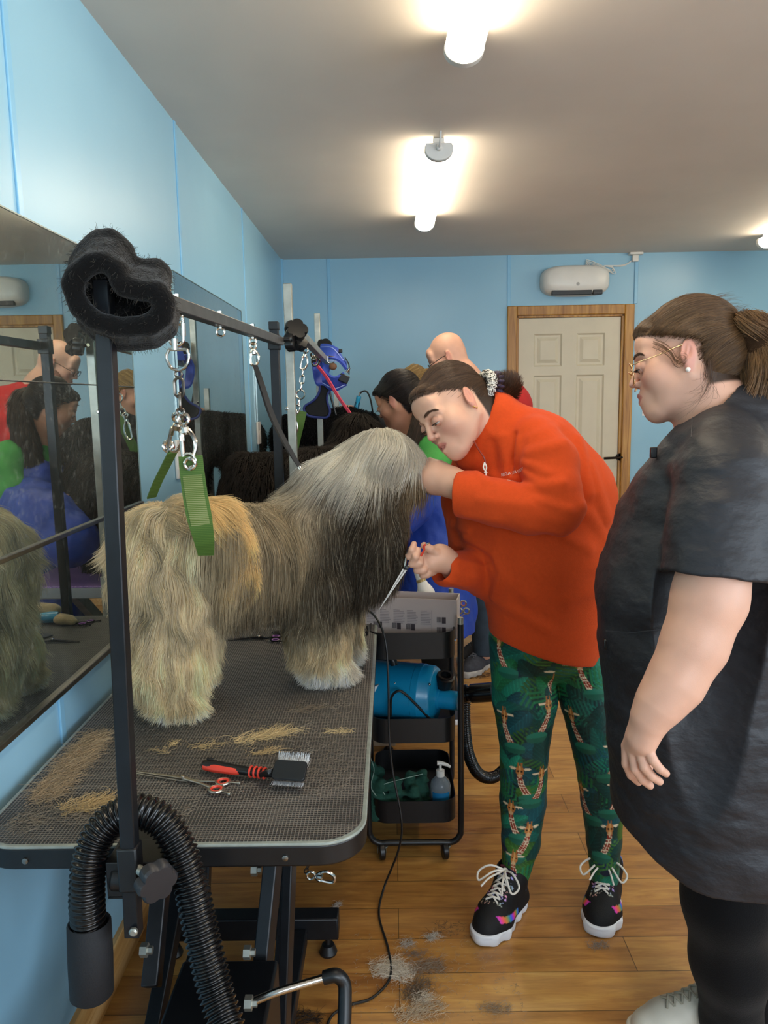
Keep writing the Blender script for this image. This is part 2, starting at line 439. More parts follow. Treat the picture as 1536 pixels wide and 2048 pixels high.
# materials
def m_wall():
    t = NT('blue gloss wall panel'); n = t.noise(1.3, 2)
    t.col(t.ramp(n, [(.3, '#89b7d0'), (.7, '#95c2d9')])); t.set(Roughness=.34); t.b.inputs['Specular IOR Level'].default_value = .5
    t.b.inputs['Coat Weight'].default_value = .0
    t.bump(t.noise(3.5, 2), .12, .02); return t.m
M_WALL = m_wall()
M_BATT = mk('blue gloss batten', '#86bcdc', .3, var=.04)
def m_ceil():
    t = NT('white emulsion ceiling'); t.col(t.ramp(t.noise(2.5, 4), [(.3, '#d9d0c6'), (.7, '#e0d7cd')])); t.set(Roughness=.75); t.bump(t.noise(7, 4, stretch=(1, .3, 1)), .25, .01); return t.m
M_CEIL = m_ceil()
def m_floor():
    t = NT('worn oak laminate'); tc = t.tc('Object'); mp = t.n('ShaderNodeMapping'); t.l(tc, mp.inputs[0])
    br = t.n('ShaderNodeTexBrick'); br.offset = .37; br.inputs['Scale'].default_value = 1; br.inputs['Brick Width'].default_value = .95; br.inputs['Row Height'].default_value = .125
    br.inputs['Mortar Size'].default_value = .0012; br.inputs['Mortar Smooth'].default_value = .1; br.inputs['Bias'].default_value = 0
    br.inputs['Color1'].default_value = (0, 0, 0, 1); br.inputs['Color2'].default_value = (1, 1, 1, 1); br.inputs['Mortar'].default_value = (.5, .5, .5, 1)
    t.l(mp.outputs[0], br.inputs['Vector'])
    g = t.noise(5, 6, .6, vec=tc, dist=.6, stretch=(1.2, 9, 1)); g2 = t.noise(2.2, 3, vec=tc, stretch=(.7, 2.2, 1)); g3 = t.noise(26, 5, .65, vec=tc, stretch=(1, 14, 1))
    base = t.ramp(g, [(.25, '#7d5128'), (.45, '#b07a3e'), (.6, '#cc984f'), (.8, '#e0b36c')])
    base = t.mix(.42, base, t.ramp(g2, [(.3, '#8a5a2c'), (.55, '#c48f4a'), (.75, '#e2bb7c')]))
    base = t.mix(t.math('MULTIPLY', g3, .34), base, '#5f3a1b')
    pl = t.mix(.30, base, br.outputs['Color'], 'SOFT_LIGHT')
    pl = t.mix(t.math('MULTIPLY', br.outputs['Fac'], .75), pl, '#2f1b0c')
    st = t.ramp(t.noise(3.1, 5, .6, vec=tc), [(.6, 0.0), (.72, 1.0)])       # worn dark stains
    pl = t.mix(t.math('MULTIPLY', st, .35), pl, '#3a281a')
    t.col(pl); t.l(t.ramp(g2, [(.2, .22), (.8, .40)]), t.b.inputs['Roughness'])
    t.bump(t.math('SUBTRACT', t.math('MULTIPLY', g3, .2), br.outputs['Fac']), .25, .003); return t.m
M_FLOOR = m_floor()
def m_pine(name, a, b, c, stretch=(1, 1, .08)):
    t = NT(name); tc = t.tc('Object'); w = t.noise(30, 3, vec=tc, dist=1.2, stretch=stretch); k = t.n('ShaderNodeTexVoronoi'); k.inputs['Scale'].default_value = 3.2
    mp = t.n('ShaderNodeMapping'); mp.inputs['Scale'].default_value = (1, 1, .9); t.l(tc, mp.inputs[0]); t.l(mp.outputs[0], k.inputs['Vector'])
    base = t.ramp(w, [(.3, a), (.5, b), (.7, c)]); kn = t.ramp(k.outputs['Distance'], [(.035, 1.0), (.07, 0.0)])
    t.col(t.mix(kn, base, '#5a3316')); t.set(Roughness=.42); t.bump(w, .1, .002); return t.m
M_PINE = m_pine('varnished pine', '#8d5c22', '#ad7a34', '#c4954a')
M_PINEL = m_pine('pine skirting', '#a8763c', '#c8975a', '#dcb47c', (1, .08, 1))
M_DOOR = mk('cream painted door', '#cfc6b0', .5, var=.03)
M_BLK = mk('black powder coat', '#0d0e11', .42, var=.2, vscale=40, bump=.15, bscale=400, bdist=.0005)
M_BLKP = mk('black plastic', '#111214', .38, var=.15)
M_WHT = mk('white plastic', '#dcdad4', .35, var=.03)
M_CHR = mk('chrome', '#c8c4bd', .18, 1, var=.08)
M_STEEL = mk('brushed steel', '#8e8a84', .33, 1, var=.15, vscale=30)
M_GALV = mk('galvanised steel', '#a9a9a0', .42, .85, var=.18, vscale=22)
# ---------------------------------------------------------------- shell
T = .08
struct('floor', MB().box2((XL-T, YF-T, -T), (XR+T, YB+T, 0)), M_FLOOR, loc=(0, 0, 0))
struct('ceiling', MB().box2((XL-T, YF-T, ZC), (XR+T, YB+T, ZC+T)), M_CEIL, loc=(0, 0, 0))
struct('wall_left', MB().box2((XL-T, YF, 0), (XL, YB, ZC)), M_WALL, loc=(0, 0, 0))
DX0, DX1, DZ = .805, 1.665, 2.045
w = MB(); w.box2((XL-T, YB, 0), (DX0+.03, YB+T, ZC)); w.box2((DX1-.03, YB, 0), (XR+T, YB+T, ZC)); w.box2((DX0+.03, YB, DZ-.03), (DX1-.03, YB+T, ZC))
struct('wall_back', w, M_WALL, loc=(0, 0, 0))
# right wall with a window, front wall with a window: daylight of the shop
w = MB(); wy0, wy1, wz0, wz1 = -1.6, .6, .95, 2.1
w.box2((XR, YF, 0), (XR+T, YB, wz0)); w.box2((XR, YF, wz1), (XR+T, YB, ZC)); w.box2((XR, YF, wz0), (XR+T, wy0, wz1)); w.box2((XR, wy1, wz0), (XR+T, YB, wz1))
struct('wall_right', w, M_WALL, loc=(0, 0, 0))
w = MB(); fx0, fx1 = .3, 2.7
w.box2((XL-T, YF-T, 0), (XR+T, YF, wz0)); w.box2((XL-T, YF-T, wz1), (XR+T, YF, ZC)); w.box2((XL-T, YF-T, wz0), (fx0, YF, wz1)); w.box2((fx1, YF-T, wz0), (XR+T, YF, wz1))
struct('wall_front', w, M_WALL, loc=(0, 0, 0))
def window(name, a, b, ax):
    fr = MB(); a = np.array(a, float); b = np.array(b, float); o = 1-ax; t = .05
    for z in (a[2], b[2]-t): p, q = a.copy(), b.copy(); p[2] = z; q[2] = z+t; fr.box2(p, q)
    for y in (a[o], (a[o]+b[o])/2-t/2, b[o]-t): p, q = a.copy(), b.copy(); p[o] = y; q[o] = y+t; fr.box2(p, q)
    f = struct(name, fr, M_WHT, loc=tuple((a+b)/2))
    g = MB(); m = (a+b)/2; p, q = a.copy(), b.copy(); p[ax] = m[ax]-.003; q[ax] = m[ax]+.003; g.box2(p, q)
    gl = NT('window glass'); gl.set(Roughness=.0); gl.b.inputs['Transmission Weight'].default_value = 1; gl.b.inputs['IOR'].default_value = 1.02
    gl.col(gl.ramp(gl.noise(2, 2), [(0, (.97, .99, 1)), (1, (1, 1, 1))]))
    obj('pane', g, gl.m, f)
window('window_1', (XR, wy0, wz0), (XR+T, wy1, wz1), 0); window('window_2', (fx0, YF-T, wz0), (fx1, YF, wz1), 1)
def area(name, loc, rot, sx, sy, e, col):
    l = bpy.data.lights.new(name, 'AREA'); l.shape = 'RECTANGLE'; l.size = sx; l.size_y = sy; l.energy = e; l.color = col
    o = bpy.data.objects.new(name, l); COL.objects.link(o); o.location = loc; o.rotation_euler = rot; return o
area('daylight', (XR-.03, (wy0+wy1)/2, (wz0+wz1)/2), (0, R(90), 0), wz1-wz0-.1, wy1-wy0-.1, 60, (.80, .9, 1))
area('daylight', ((fx0+fx1)/2, YF+.03, (wz0+wz1)/2), (R(90), 0, 0), fx1-fx0-.1, wz1-wz0-.1, 60, (.80, .9, 1))
# battens on the walls
for i, d in enumerate((.37, 1.57, 2.77, 3.97)):
    struct('trim_%d' % (i+1), MB().box2((XL-.001, d-.011, 0), (XL+.005, d+.011, ZC)), M_BATT, loc=(XL, d, 0), bevel=.002)
struct('trim_5', MB().box2((XL-.001, YB-.028, 0), (XL+.012, YB, ZC)), M_BATT, loc=(XL, YB, 0))
for i, x in enumerate((P(659, 600, YB)[0], P(1018, 560, YB)[0])):
    zb = 0 if i == 0 else DZ+.001
    struct('trim_%d' % (6+i), MB().box2((x-.012, YB-.006, zb), (x+.012, YB+.001, ZC)), M_BATT, loc=(x, YB, 0), bevel=.002)
x = P(1272, 560, YB)[0]; struct('trim_8', MB().box2((x-.012, YB-.009, DZ+.002), (x+.012, YB+.001, ZC-.03)), M_BATT, loc=(x, YB, DZ), bevel=.003)
struct('baseboard_left', MB().prism([(XL, YF+.001, 0), (XL+.02, YF+.001, 0), (XL+.02, YF+.001, .085), (XL+.012, YF+.001, .10), (XL, YF+.001, .10)], (0, YB-YF-.002, 0)), M_PINEL, loc=(XL, 1, 0))
bb = MB(); bb.box2((XL+.021, YB-.018, 0), (DX0-.001, YB, .095)); bb.box2((DX1+.001, YB-.018, 0), (XR, YB, .095)); struct('baseboard_back', bb, M_PINEL, loc=(0, YB, 0), bevel=.004)
# ---------------------------------------------------------------- door
fr = MB(); a, b = DX0, DX1; fw = .065
fr.box2((a, YB-.022, 0), (a+fw, YB+.01, DZ)); fr.box2((b-fw, YB-.022, 0), (b, YB+.01, DZ)); fr.box2((a+fw, YB-.022, DZ-fw), (b-fw, YB+.01, DZ))
door = struct('door_1', fr, M_PINE, loc=(a, YB, 0), bevel=.006)
jb = MB(); jb.box2((a+fw-.012, YB-.004, 0), (a+fw+.014, YB+.06, DZ-fw)); jb.box2((b-fw-.016, YB-.004, 0), (b-fw+.012, YB+.06, DZ-fw)); jb.box2((a+fw-.01, YB-.004, DZ-fw-.014), (b-fw+.01, YB+.06, DZ-fw+.01))
obj('door_stop', jb, M_PINE, door, bevel=.003)
def panel_door(x0, x1, z1, y):
    m = MB(); m.box2((x0, y, .005), (x1, y+.035, z1)); W_ = x1-x0; st = .105; mid = .10; pw = (W_-2*st-mid)/2
    rows = [(z1-.12-.255, z1-.12), (z1-.12-.255-.11-.62, z1-.12-.255-.11), (.20, .72)]
    def rect(xa, xb, za, zb, ins): return [(xa+ins, za+ins), (xb-ins, za+ins), (xb-ins, zb-ins), (xa+ins, zb-ins)]
    for za, zb in rows:
        for k in range(2):
            xa = x0+st+k*(pw+mid); xb = xa+pw; lv = [(0, .001), (.006, -.006), (.014, .0075), (.030, .0075), (.052, -.002)]
            V_ = []
            for ins, dy in lv: V_ += [(px_, y+dy-.0008, pz_) for px_, pz_ in rect(xa, xb, za, zb, ins)]
            F = []
            for r_ in range(len(lv)-1):
                for q in range(4): F.append((r_*4+q, r_*4+(q+1) % 4, r_*4+4+(q+1) % 4, r_*4+4+q))
            F.append((len(V_)-4, len(V_)-3, len(V_)-2, len(V_)-1)); m.add(V_, F)
    return m
dx0, dx1 = a+fw+.016, b-fw-.018
def frameslab():   # the leaf built as stiles, rails and recessed moulded panels, so the mouldings are real relief
    m = MB(); y0, y1 = YB+.012, YB+.045; z1 = DZ-fw-.016; W_ = dx1-dx0; st = .105; mid = .10; pw = (W_-2*st-mid)/2
    rows = [(.20, .72), (z1-.985, z1-.385), (z1-.325, z1-.105)]
    xs = [dx0, dx0+st, dx0+st+pw, dx0+st+pw+mid, dx0+st+2*pw+mid, dx1]
    for i in (0, 2, 4): m.box2((xs[i], y0, .005), (xs[i+1], y1, z1))
    zs = [.005]+[z for r_ in rows for z in r_]+[z1]
    for i in (0, 2, 4, 6):
        for k in (1, 3): m.box2((xs[k], y0, zs[i]), (xs[k+1], y1, zs[i+1]))
    for za, zb in rows:
        for k in (1, 3):
            xa, xb = xs[k], xs[k+1]; lv = [(0, 0), (.010, .011), (.024, .011), (.046, .001)]; V_ = []
            for ins, dy in lv: V_ += [(xa+ins, y0+dy, za+ins), (xb-ins, y0+dy, za+ins), (xb-ins, y0+dy, zb-ins), (xa+ins, y0+dy, zb-ins)]
            F = [(r_*4+q, r_*4+(q+1) % 4, r_*4+4+(q+1) % 4, r_*4+4+q) for r_ in range(3) for q in range(4)]+[(12, 13, 14, 15)]
            m.add(V_, F)
    return m
obj('door_leaf', frameslab(), M_DOOR, door, angle=20)
hp = P(1240, 914, YB); hd = MB(); hd.lathe([(.001, -.012), (.026, -.012), (.027, -.004), (.027, .004)], (hp[0], YB+.008, hp[2]), (0, 1, 0)); hd.tube(smoothpath([(hp[0], YB+.005, hp[2]), (hp[0], YB-.04, hp[2]), (hp[0]-.012, YB-.048, hp[2]), (hp[0]-.06, YB-.048, hp[2]-.002), (hp[0]-.125, YB-.046, hp[2]-.004)], 4), .0085, 10)
obj('door_handle', hd, mk('dark bronze', '#1c1512', .3, .8), door, label='dark bronze lever handle')
# ---------------------------------------------------------------- strip lights
def m_tube():
    t = NT('lit diffuser'); e = t.n('ShaderNodeEmission'); e.inputs[0].default_value = (1, .86, .64, 1); e.inputs[1].default_value = TUBE_E
    t.l(e.outputs[0], t.out.inputs[0]); return t.m
TUBE_E = 17.0
M_TUBE = m_tube()
def tubelight(x, y0, y1, lab):
    z = ZC-.045
    t = thing('strip_light', lab, 'light', (x, (y0+y1)/2, z), 'batten strip lights on the ceiling')
    b = MB(); b.box2((x-.022, y0+.02, z+.012), (x+.022, y1-.02, ZC-.001)); obj('housing', b, M_WHT, t, bevel=.003)
    d = MB(); n = 14; prof = [(.050*cos(R(a_)), .040*sin(R(a_))) for a_ in np.linspace(155, 385, n)]
    V_ = []; 
    for yy in (y0+.03, y1-.03): V_ += [(x+p_, yy, z+q_) for p_, q_ in prof]
    F = [(i, i+1, n+i+1, n+i) for i in range(n-1)]+[(n-1, 0, n, 2*n-1), tuple(range(n))[::-1], tuple(range(n, 2*n))]
    d.add(V_, F); obj('diffuser', d, M_TUBE, t)
    for s_, yy in ((-1, y0), (1, y1-.03)):
        c = MB(); c.prism([(x+.053*cos(R(a_)), yy, z+.041*sin(R(a_))) for a_ in np.linspace(150, 390, 14)], (0, .03, 0)); e = obj('end_cap', c, M_WHT, t, bevel=.003)
        if s_ == -1:
            g = MB(); g.lathe([(.011, 0), (.011, .012), (.007, .016)], (x, yy, z+.002), (0, -1, 0)); g.tube(smoothpath([(x, yy-.01, z+.002), (x, yy-.03, z+.004), (x+.002, yy-.045, z+.02), (x+.003, yy-.05, ZC)], 4), .004, 8)
            obj('cable_gland', g, M_WHT, e)
lx = .193
tubelight(lx+.015, .92, 2.185, 'lit batten strip light nearest the camera, cut by the top edge of the photo')
tubelight(lx, 2.97, 4.20, 'lit batten strip light in the middle of the ceiling, with cable gland end')
tubelight(2.28, 3.55, 4.86, 'lit batten strip light at the right edge near the back wall, only its end showing')
tubelight(2.28, 1.2, 2.45, 'lit batten strip light high on the right, outside the photo')
# ---------------------------------------------------------------- heater
hc = (P(1084, 562, YB-.06)+P(1218, 560, YB-.06))/2; hw = .455; hh = .2
t = thing('wall_heater', 'white rounded wall heater mounted above the cream door', 'heater', (hc[0], YB-.001, hc[2]))
def superell(w, h, n=40, e=3.4): return [(w/2*np.sign(cos(a))*abs(cos(a))**(2/e), h/2*np.sign(sin(a))*abs(sin(a))**(2/e)) for a in np.linspace(0, 2*pi, n, endpoint=False)]
b = MB(); lay = [(0, 1.0, 1.0, 0), (.03, 1.0, 1.0, 0), (.07, .985, .97, 0), (.098, .93, .86, .004), (.112, .80, .66, .008), (.117, .5, .35, .01)]
pts = []; F = []; n = 40
for dy, sw, sh, dz in lay: pts += [(hc[0]+p_*sw, YB-.001-dy, hc[2]+q_*sh+dz) for p_, q_ in superell(hw, hh)]
for i in range(len(lay)-1): F += [(i*n+k, i*n+(k+1) % n, (i+1)*n+(k+1) % n, (i+1)*n+k) for k in range(n)]
F += [tuple(range(n))[::-1], tuple(range((len(lay)-1)*n, len(lay)*n))]; b.add(pts, F); obj('casing', b, M_WHT, t, angle=60)
g = MB(); z0 = hc[2]-.098; g.box2((hc[0]-.165, YB-.108, z0), (hc[0]+.10, YB-.075, z0+.03)); obj('air_outlet', g, M_BLKP, t, bevel=.003)
g = MB(); g.box2((hc[0]+.107, YB-.108, z0), (hc[0]+.17, YB-.075, z0+.03)); o = obj('control_display', g, M_BLKP, t, bevel=.003)
g = MB(); [g.box2((hc[0]+.115+.013*k, YB-.109, z0+.008), (hc[0]+.121+.013*k, YB-.106, z0+.011)) for k in range(4)]; obj('button', g, mk('grey print', '#77777a'), o)
g = MB(); g.lathe([(.011, 0), (.011, .004), (.007, .005)], (hc[0]+.004, YB-.114, hc[2]-.03), (0, -1, 0)); obj('power_button', g, mk('grey badge', '#a6a5a2', .4), t)
g = MB(); [g.box2((hc[0]-.019+.0065*k, YB-.103, hc[2]+.072), (hc[0]-.0145+.0065*k, YB-.094, hc[2]+.078)) for k in range(6)]; obj('brand_mark', g, mk('dark print', '#6b6b6d'), t)
cab = MB(); bx = P(1270, 514, YB-.01)
for k in range(3):
    s_ = .012*k; cab.tube(smoothpath([(hc[0]+.10+s_, YB-.03, hc[2]+.075), (hc[0]+.08, YB-.015, hc[2]+.115+s_), (hc[0]+.17, YB-.012, hc[2]+.095+s_*.6), (hc[0]+.27-s_, YB-.014, hc[2]+.045+s_), (hc[0]+.26, YB-.012, hc[2]+.085+s_*.3), (hc[0]+.20+s_, YB-.012, hc[2]+.10), (hc[0]+.33, YB-.01, bx[2]-.05-s_*.3), (bx[0], YB-.01, bx[2]-.01)], 6), .0028, 6)
tag(obj('power_cable', cab, M_WHT, loc=(hc[0]+.2, YB-.01, hc[2])), 'white power cable bunched on the wall right of the heater', 'cable')
jbx = MB(); jbx.box2((bx[0]-.045, YB-.05, ZC-.018), (bx[0]+.045, YB, ZC-.001)); jbx.box2((bx[0]-.02, YB-.03, ZC-.06), (bx[0]+.02, YB, ZC-.018))
tag(obj('junction_box', jbx, M_WHT, loc=(bx[0], YB, ZC-.06), bevel=.004), 'small white junction box where wall meets ceiling above the heater cable', 'junction box')
# notices beside the door
s0 = P(1293, 822, YB); m = MB(); m.box2((s0[0]-.03, YB-.003, s0[2]-.032), (s0[0]+.032, YB, s0[2]+.03)); nt = tag(obj('paper_notice', m, mk('paper', '#d9dcdc', .6), loc=(s0[0], YB, s0[2])), 'small white printed notice on the back wall right of the door frame', 'notice')
m = MB(); [m.box2((s0[0]-.022, YB-.004, s0[2]+.018-.012*k), (s0[0]+.008+.014*(k % 2), YB-.002, s0[2]+.021-.012*k)) for k in range(4)]; obj('print', m, mk('grey text', '#8a8f93'), nt)
s0 = P(1315, 834, YB); m = MB(); m.box2((s0[0]-.05, YB-.004, s0[2]-.02), (s0[0]+.04, YB, s0[2]+.035)); tag(obj('sign_plate', m, mk('cream card', '#d8d0bd', .6), loc=(s0[0], YB, s0[2])), 'cream sign plate on the back wall just behind the chin of the tunic woman', 'sign')
# ---------------------------------------------------------------- sockets on the left wall
def socket(y, z, h, lab):
    t = thing('light_switch', lab, 'switch', (XL, y, z))
    m = MB(); m.box2((XL, y-.044, z-h/2), (XL+.012, y+.044, z+h/2)); obj('plate', m, M_WHT, t, bevel=.004)
    m = MB(); m.box(V(XL+.013, y, z), (.006, .018, .028), rotm((0, 1, 0), 8)); obj('rocker', m, M_WHT, t, bevel=.001)
q = PX(515, 866, XL); socket(q[1], q[2], .12, 'white switch plate on the blue wall between the two far mirrors')
q = PX(356, 918, XL); socket(q[1], q[2], .13, 'white switch plate low on the blue wall above the dog rump')
# ---------------------------------------------------------------- mirrors
def m_mirror():
    t = NT('dusty mirror'); t.set(Metallic=1, Roughness=.015); t.col(t.ramp(t.noise(3, 3), [(.3, '#b9c6c2'), (.7, '#c6d0cc')]))
    d = t.n('ShaderNodeBsdfDiffuse'); d.inputs[0].default_value = c4('#b5b9b2'); mx = t.n('ShaderNodeMixShader')
    sp = t.ramp(t.noise(60, 4, .7), [(.55, .05), (.8, .28)]); sm = t.ramp(t.noise(4, 4), [(.3, .3), (.75, 1.3)])
    t.l(t.math('MULTIPLY', sp, sm), mx.inputs[0]); t.l(t.b.outputs[0], mx.inputs[1]); t.l(d.outputs[0], mx.inputs[2]); t.l(mx.outputs[0], t.out.inputs[0]); return t.m
M_MIR = m_mirror(); M_EDGE = mk('mirror edge', '#6f7f7c', .3, .3)
def mirror(y0, y1, z0, z1, lab, cuts=()):
    t = thing('wall_mirror', lab, 'mirror', (XL, (y0+y1)/2, z0), 'mirrors along the blue wall'); zs = [z0]+list(cuts)+[z1]
    for i in range(len(zs)-1):
        m = MB(); m.box2((XL+.002, y0, zs[i]+.0015), (XL+.009, y1, zs[i+1]-.0015))
        o = obj('mirror_glass', m, [M_MIR], t, smooth=False)
    e = MB(); zt = z1-.0005
    e.box2((XL, y0, zt), (XL+.010, y1, zt+.003)); e.box2((XL, y1, z0), (XL+.010, y1+.003, z1+.002)); obj('mirror_edge', e, M_EDGE, t)
    return t
M1 = mirror(-.9, 2.16, .832, 1.795, 'large streaky mirror nearest the camera, reflecting the bald man in red', (1.154, 1.478))
tr = MB()
tr.box2((XL+.003, -.9, 1.149), (XL+.016, 2.16, 1.159)); tr.box2((XL+.003, -.9, .822), (XL+.018, 2.16, .834)); tr.box2((XL+.003, -.9, 1.4765), (XL+.011, 2.16, 1.4795))
obj('rail', tr, M_STEEL, M1, bevel=.002)
M2 = mirror(2.62, 3.80, .84, 1.865, 'second mirror on the blue wall, reflecting the black dog', ())
M3 = mirror(4.15, 4.95, .84, 1.78, 'farthest narrow-looking mirror near the back corner of the blue wall', ())
# ---------------------------------------------------------------- grooming table in the foreground
def m_mat(name, dark, ridge, pitch=.0062):
    t = NT(name); tc = t.tc('Object'); s = t.n('ShaderNodeSeparateXYZ'); t.l(tc, s.inputs[0]); f = 2*pi/pitch
    wx = t.math('SINE', t.math('MULTIPLY', s.outputs[0], f)); wy = t.math('SINE', t.math('MULTIPLY', s.outputs[1], f))
    h = t.math('MAXIMUM', wx, wy); k = t.ramp(h, [(.55, 0.0), (.95, 1.0)])
    du = t.ramp(t.noise(5, 5, .6), [(.3, .45), (.7, 1.0)])
    t.col(t.mix(t.math('MULTIPLY', k, du), dark, ridge)); t.set(Roughness=.5); t.bump(h, .6, .0015); return t.m
M_MAT = m_mat('ribbed black rubber', '#2b2a2a', '#8a847c')
M_EDGET = mk('clear edging strip', '#8c938c', .25, var=.12, vscale=60, spec=.6)
M_DKST = mk('dark painted steel', '#191b1f', .38, .3, var=.2, vscale=30)
TX0, TX1, TY0, TY1, TZ = -.695, -.052, 1.142, 2.50, .73
def roundtop(x0, x1, y0, y1, r): return [((x0+x1)/2+a, (y0+y1)/2+b) for a, b in rrect(x1-x0, y1-y0, r, 8)]
def table(x0, x1, y0, y1, z, lab, matm, edgem, rimm, rim=.038, rad=.075):
    t = thing('grooming_table', lab, 'table', ((x0+x1)/2, (y0+y1)/2, 0))
    m = MB(); m.prism([(a, b, z-.004-rim) for a, b in roundtop(x0, x1, y0, y1, rad)], (0, 0, rim)); obj('table_rim', m, rimm, t, bevel=.004)
    m = MB(); m.prism([(a, b, z-.006) for a, b in roundtop(x0-.001, x1+.001, y0-.001, y1+.001, rad)], (0, 0, .0055)); obj('edging', m, edgem, t, bevel=.002)
    m = MB(); m.prism([(a, b, z-.004) for a, b in roundtop(x0+.007, x1-.007, y0+.007, y1-.007, rad-.006)], (0, 0, .004)); obj('rubber_mat', m, matm, t, smooth=False)
    return t
T1 = table(TX0, TX1, TY0, TY1, TZ, 'long black grooming table with ribbed mat, carrying the grey and cream dog', M_MAT, M_EDGET, M_BLK)
for x_ in (PZ(575, 1703, .70)[0], -.6): m = MB(); m.lathe([(.005, 0), (.005, .003), (.002, .004)], (x_, TY0, .705), (0, -1, 0)); obj('screw', m, M_STEEL, T1)
def beam(name, a, b, w, h, mat=M_DKST, parent=T1, bevel=.003): return obj(name, MB().bar(a, b, w, h), mat, parent, bevel=bevel)
beam('top_rail', (-.60, 1.48, .67), (-.14, 1.48, .67), .03, .035); beam('top_rail', (-.60, 2.2, .67), (-.14, 2.2, .67), .03, .035)
for x in (-.50, -.255): beam('top_rail', (x, 1.3, .675), (x, 2.3, .675), .04, .03)
beam('lift_arm', (-.235, 1.47, .66), (-.285, 1.20, .09), .028, .045); beam('lift_arm', (-.215, 1.52, .67), (-.24, 1.36, .02+.06), .02, .04)
beam('lift_arm', (-.48, 1.55, .66), (-.46, 1.28, .36), .03, .045); beam('lift_arm', (-.42, 1.62, .66), (-.38, 1.3, .33), .03, .045)
beam('lift_arm', (-.50, 1.30, .12), (-.50, 2.1, .64), .03, .045); beam('lift_arm', (-.26, 1.45, .12), (-.26, 2.1, .64), .03, .045)
bx = MB(); bx.box2((-.405, 1.02, .09), (-.225, 1.30, .40)); obj('lift_motor_cover', bx, M_BLK, T1, bevel=.006)
r = MB(); r.box2((-.62, 1.80, .055), (-.155, 1.85, .115)); obj('base_rail', r, M_DKST, T1, bevel=.004)
r = MB(); r.box2((-.62, .86, .055), (-.155, .91, .115)); obj('base_rail', r, M_DKST, T1, bevel=.004)
r = MB(); r.box2((-.275, .911, .05), (-.235, 1.799, .09)); obj('base_rail', r, M_DKST, T1, bevel=.004)
r = MB(); r.box2((-.52, .911, .05), (-.48, 1.799, .09)); obj('base_rail', r, M_DKST, T1, bevel=.004)
for x in (-.185, -.59):
    for y in (1.825, .885):
        f_ = MB(); f_.lathe([(.007, .056), (.007, .028), (.016, .026), (.020, .016), (.024, .006), (.022, 0)], (x, y, 0), n=20); obj('levelling_foot', f_, M_BLKP, T1)
for q in (P(503, 1740, 1.43), P(488, 1905, 1.24), P(490, 2006, 1.12), P(282, 1900, 1.2)):
    f_ = MB(); f_.lathe([(.012, 0), (.012, .012), (.007, .013), (.007, .02)], q, (1, 0, 0), n=6); obj('bolt', f_, M_GALV, T1)
ps = MB(); ps.tube(smoothpath([P(495, 2008, 1.12), P(560, 1982, 1.13), P(648, 1956, 1.15)], 4), .0065, 12); pd = obj('foot_pedal', ps, M_CHR, T1)
ps = MB(); ps.tube(smoothpath([P(648, 1956, 1.15), P(672, 1951, 1.15), P(688, 1966, 1.15), P(690, 2000, 1.14), P(688, 2060, 1.12), P(684, 2120, 1.1)], 5), .0115, 12); obj('pedal_grip', ps, M_BLKP, pd)
# hair clippings on the mat and floor (uncountable)
M_HAIR = hairmat('animal hair')
def clippings(name, patches, label, z, parent=None, rad=.00035, lim=None):
    S = []; C = []
    for (cx, cy, ax, ln, wd, n, L, colr) in patches:
        a = R(ax); u = V(cos(a), sin(a), 0); w_ = V(-sin(a), cos(a), 0)
        c = V(cx, cy, 0)+np.clip(rng.normal(size=(n, 1)), -1.6, 1.6)*u*ln/2+np.clip(rng.normal(size=(n, 1)), -1.6, 1.6)*w_*wd/2
        if lim is not None: c[:, 0] = np.clip(c[:, 0], lim[0]+rng.uniform(0, .05, n), lim[1]-rng.uniform(0, .06, n)); c[:, 1] = np.maximum(c[:, 1], lim[2]+rng.uniform(0, .05, n))
        th = a+rng.normal(0, .6 if L > .02 else 1.5, n); k = 6; st = L*rng.uniform(.5, 1.2, n)/k; cv = rng.normal(0, .4, n)
        p = c.copy(); p[:, 2] = z+np.abs(rng.normal(0, .0025, n))+.0006; out = [p.copy()]
        for j in range(k): p = p+np.stack([np.cos(th)*st, np.sin(th)*st, np.zeros(n)], 1); th = th+cv+rng.normal(0, .15, n); q = p.copy(); q[:, 2] += .002*sin(pi*j/k); out.append(q)
        S.append(np.stack(out, 1)); C.append(np.array(hexc(colr))[None]*rng.uniform(.7, 1.15, (n, 1)))
    o = hairobj(name, np.concatenate(S), np.concatenate(C), M_HAIR, parent, rad=rad, loc=(patches[0][0], patches[0][1], z) if parent is None else None)
    return tag(o, label, 'hair clippings', kind='stuff')
def pz(px, py, z): q = PZ(px, py, z); return (q[0], q[1])
pt = []
for (px, py, ang, l, w_, n, L, c) in ((525, 1474, 22, .075, .014, 260, .05, '#e6cf9f'), (520, 1507, 14, .04, .008, 60, .035, '#d9c090'), (405, 1495, 20, .04, .008, 40, .045, '#d8c08f'), (342, 1495, 80, .015, .006, 30, .025, '#d8c08f'), (325, 1506, 150, .02, .005, 25, .025, '#ccb488'),
        (170, 1612, 25, .05, .022, 260, .04, '#d9bd8b'), (705, 1465, 170, .02, .006, 60, .025, '#e3cd9d'), (50, 1530, 70, .16, .07, 1300, .045, '#bfa888'), (100, 1500, 60, .07, .03, 300, .04, '#c9b18c'), (15, 1580, 20, .12, .05, 300, .035, '#b59f80'),
        (610, 1420, 20, .05, .02, 100, .03, '#8f8372'), (430, 1440, 10, .25, .12, 260, .02, '#8b8072'), (300, 1540, 10, .5, .14, 500, .022, '#877c6e'), (560, 1560, 10, .35, .1, 260, .02, '#877c6e'), (80, 1640, 5, .3, .05, 220, .03, '#978b7a'), (680, 1400, 80, .35, .05, 200, .02, '#a09686')):
    q = pz(px, py, TZ); pt.append((q[0], q[1], ang, l, w_, n, L, c))
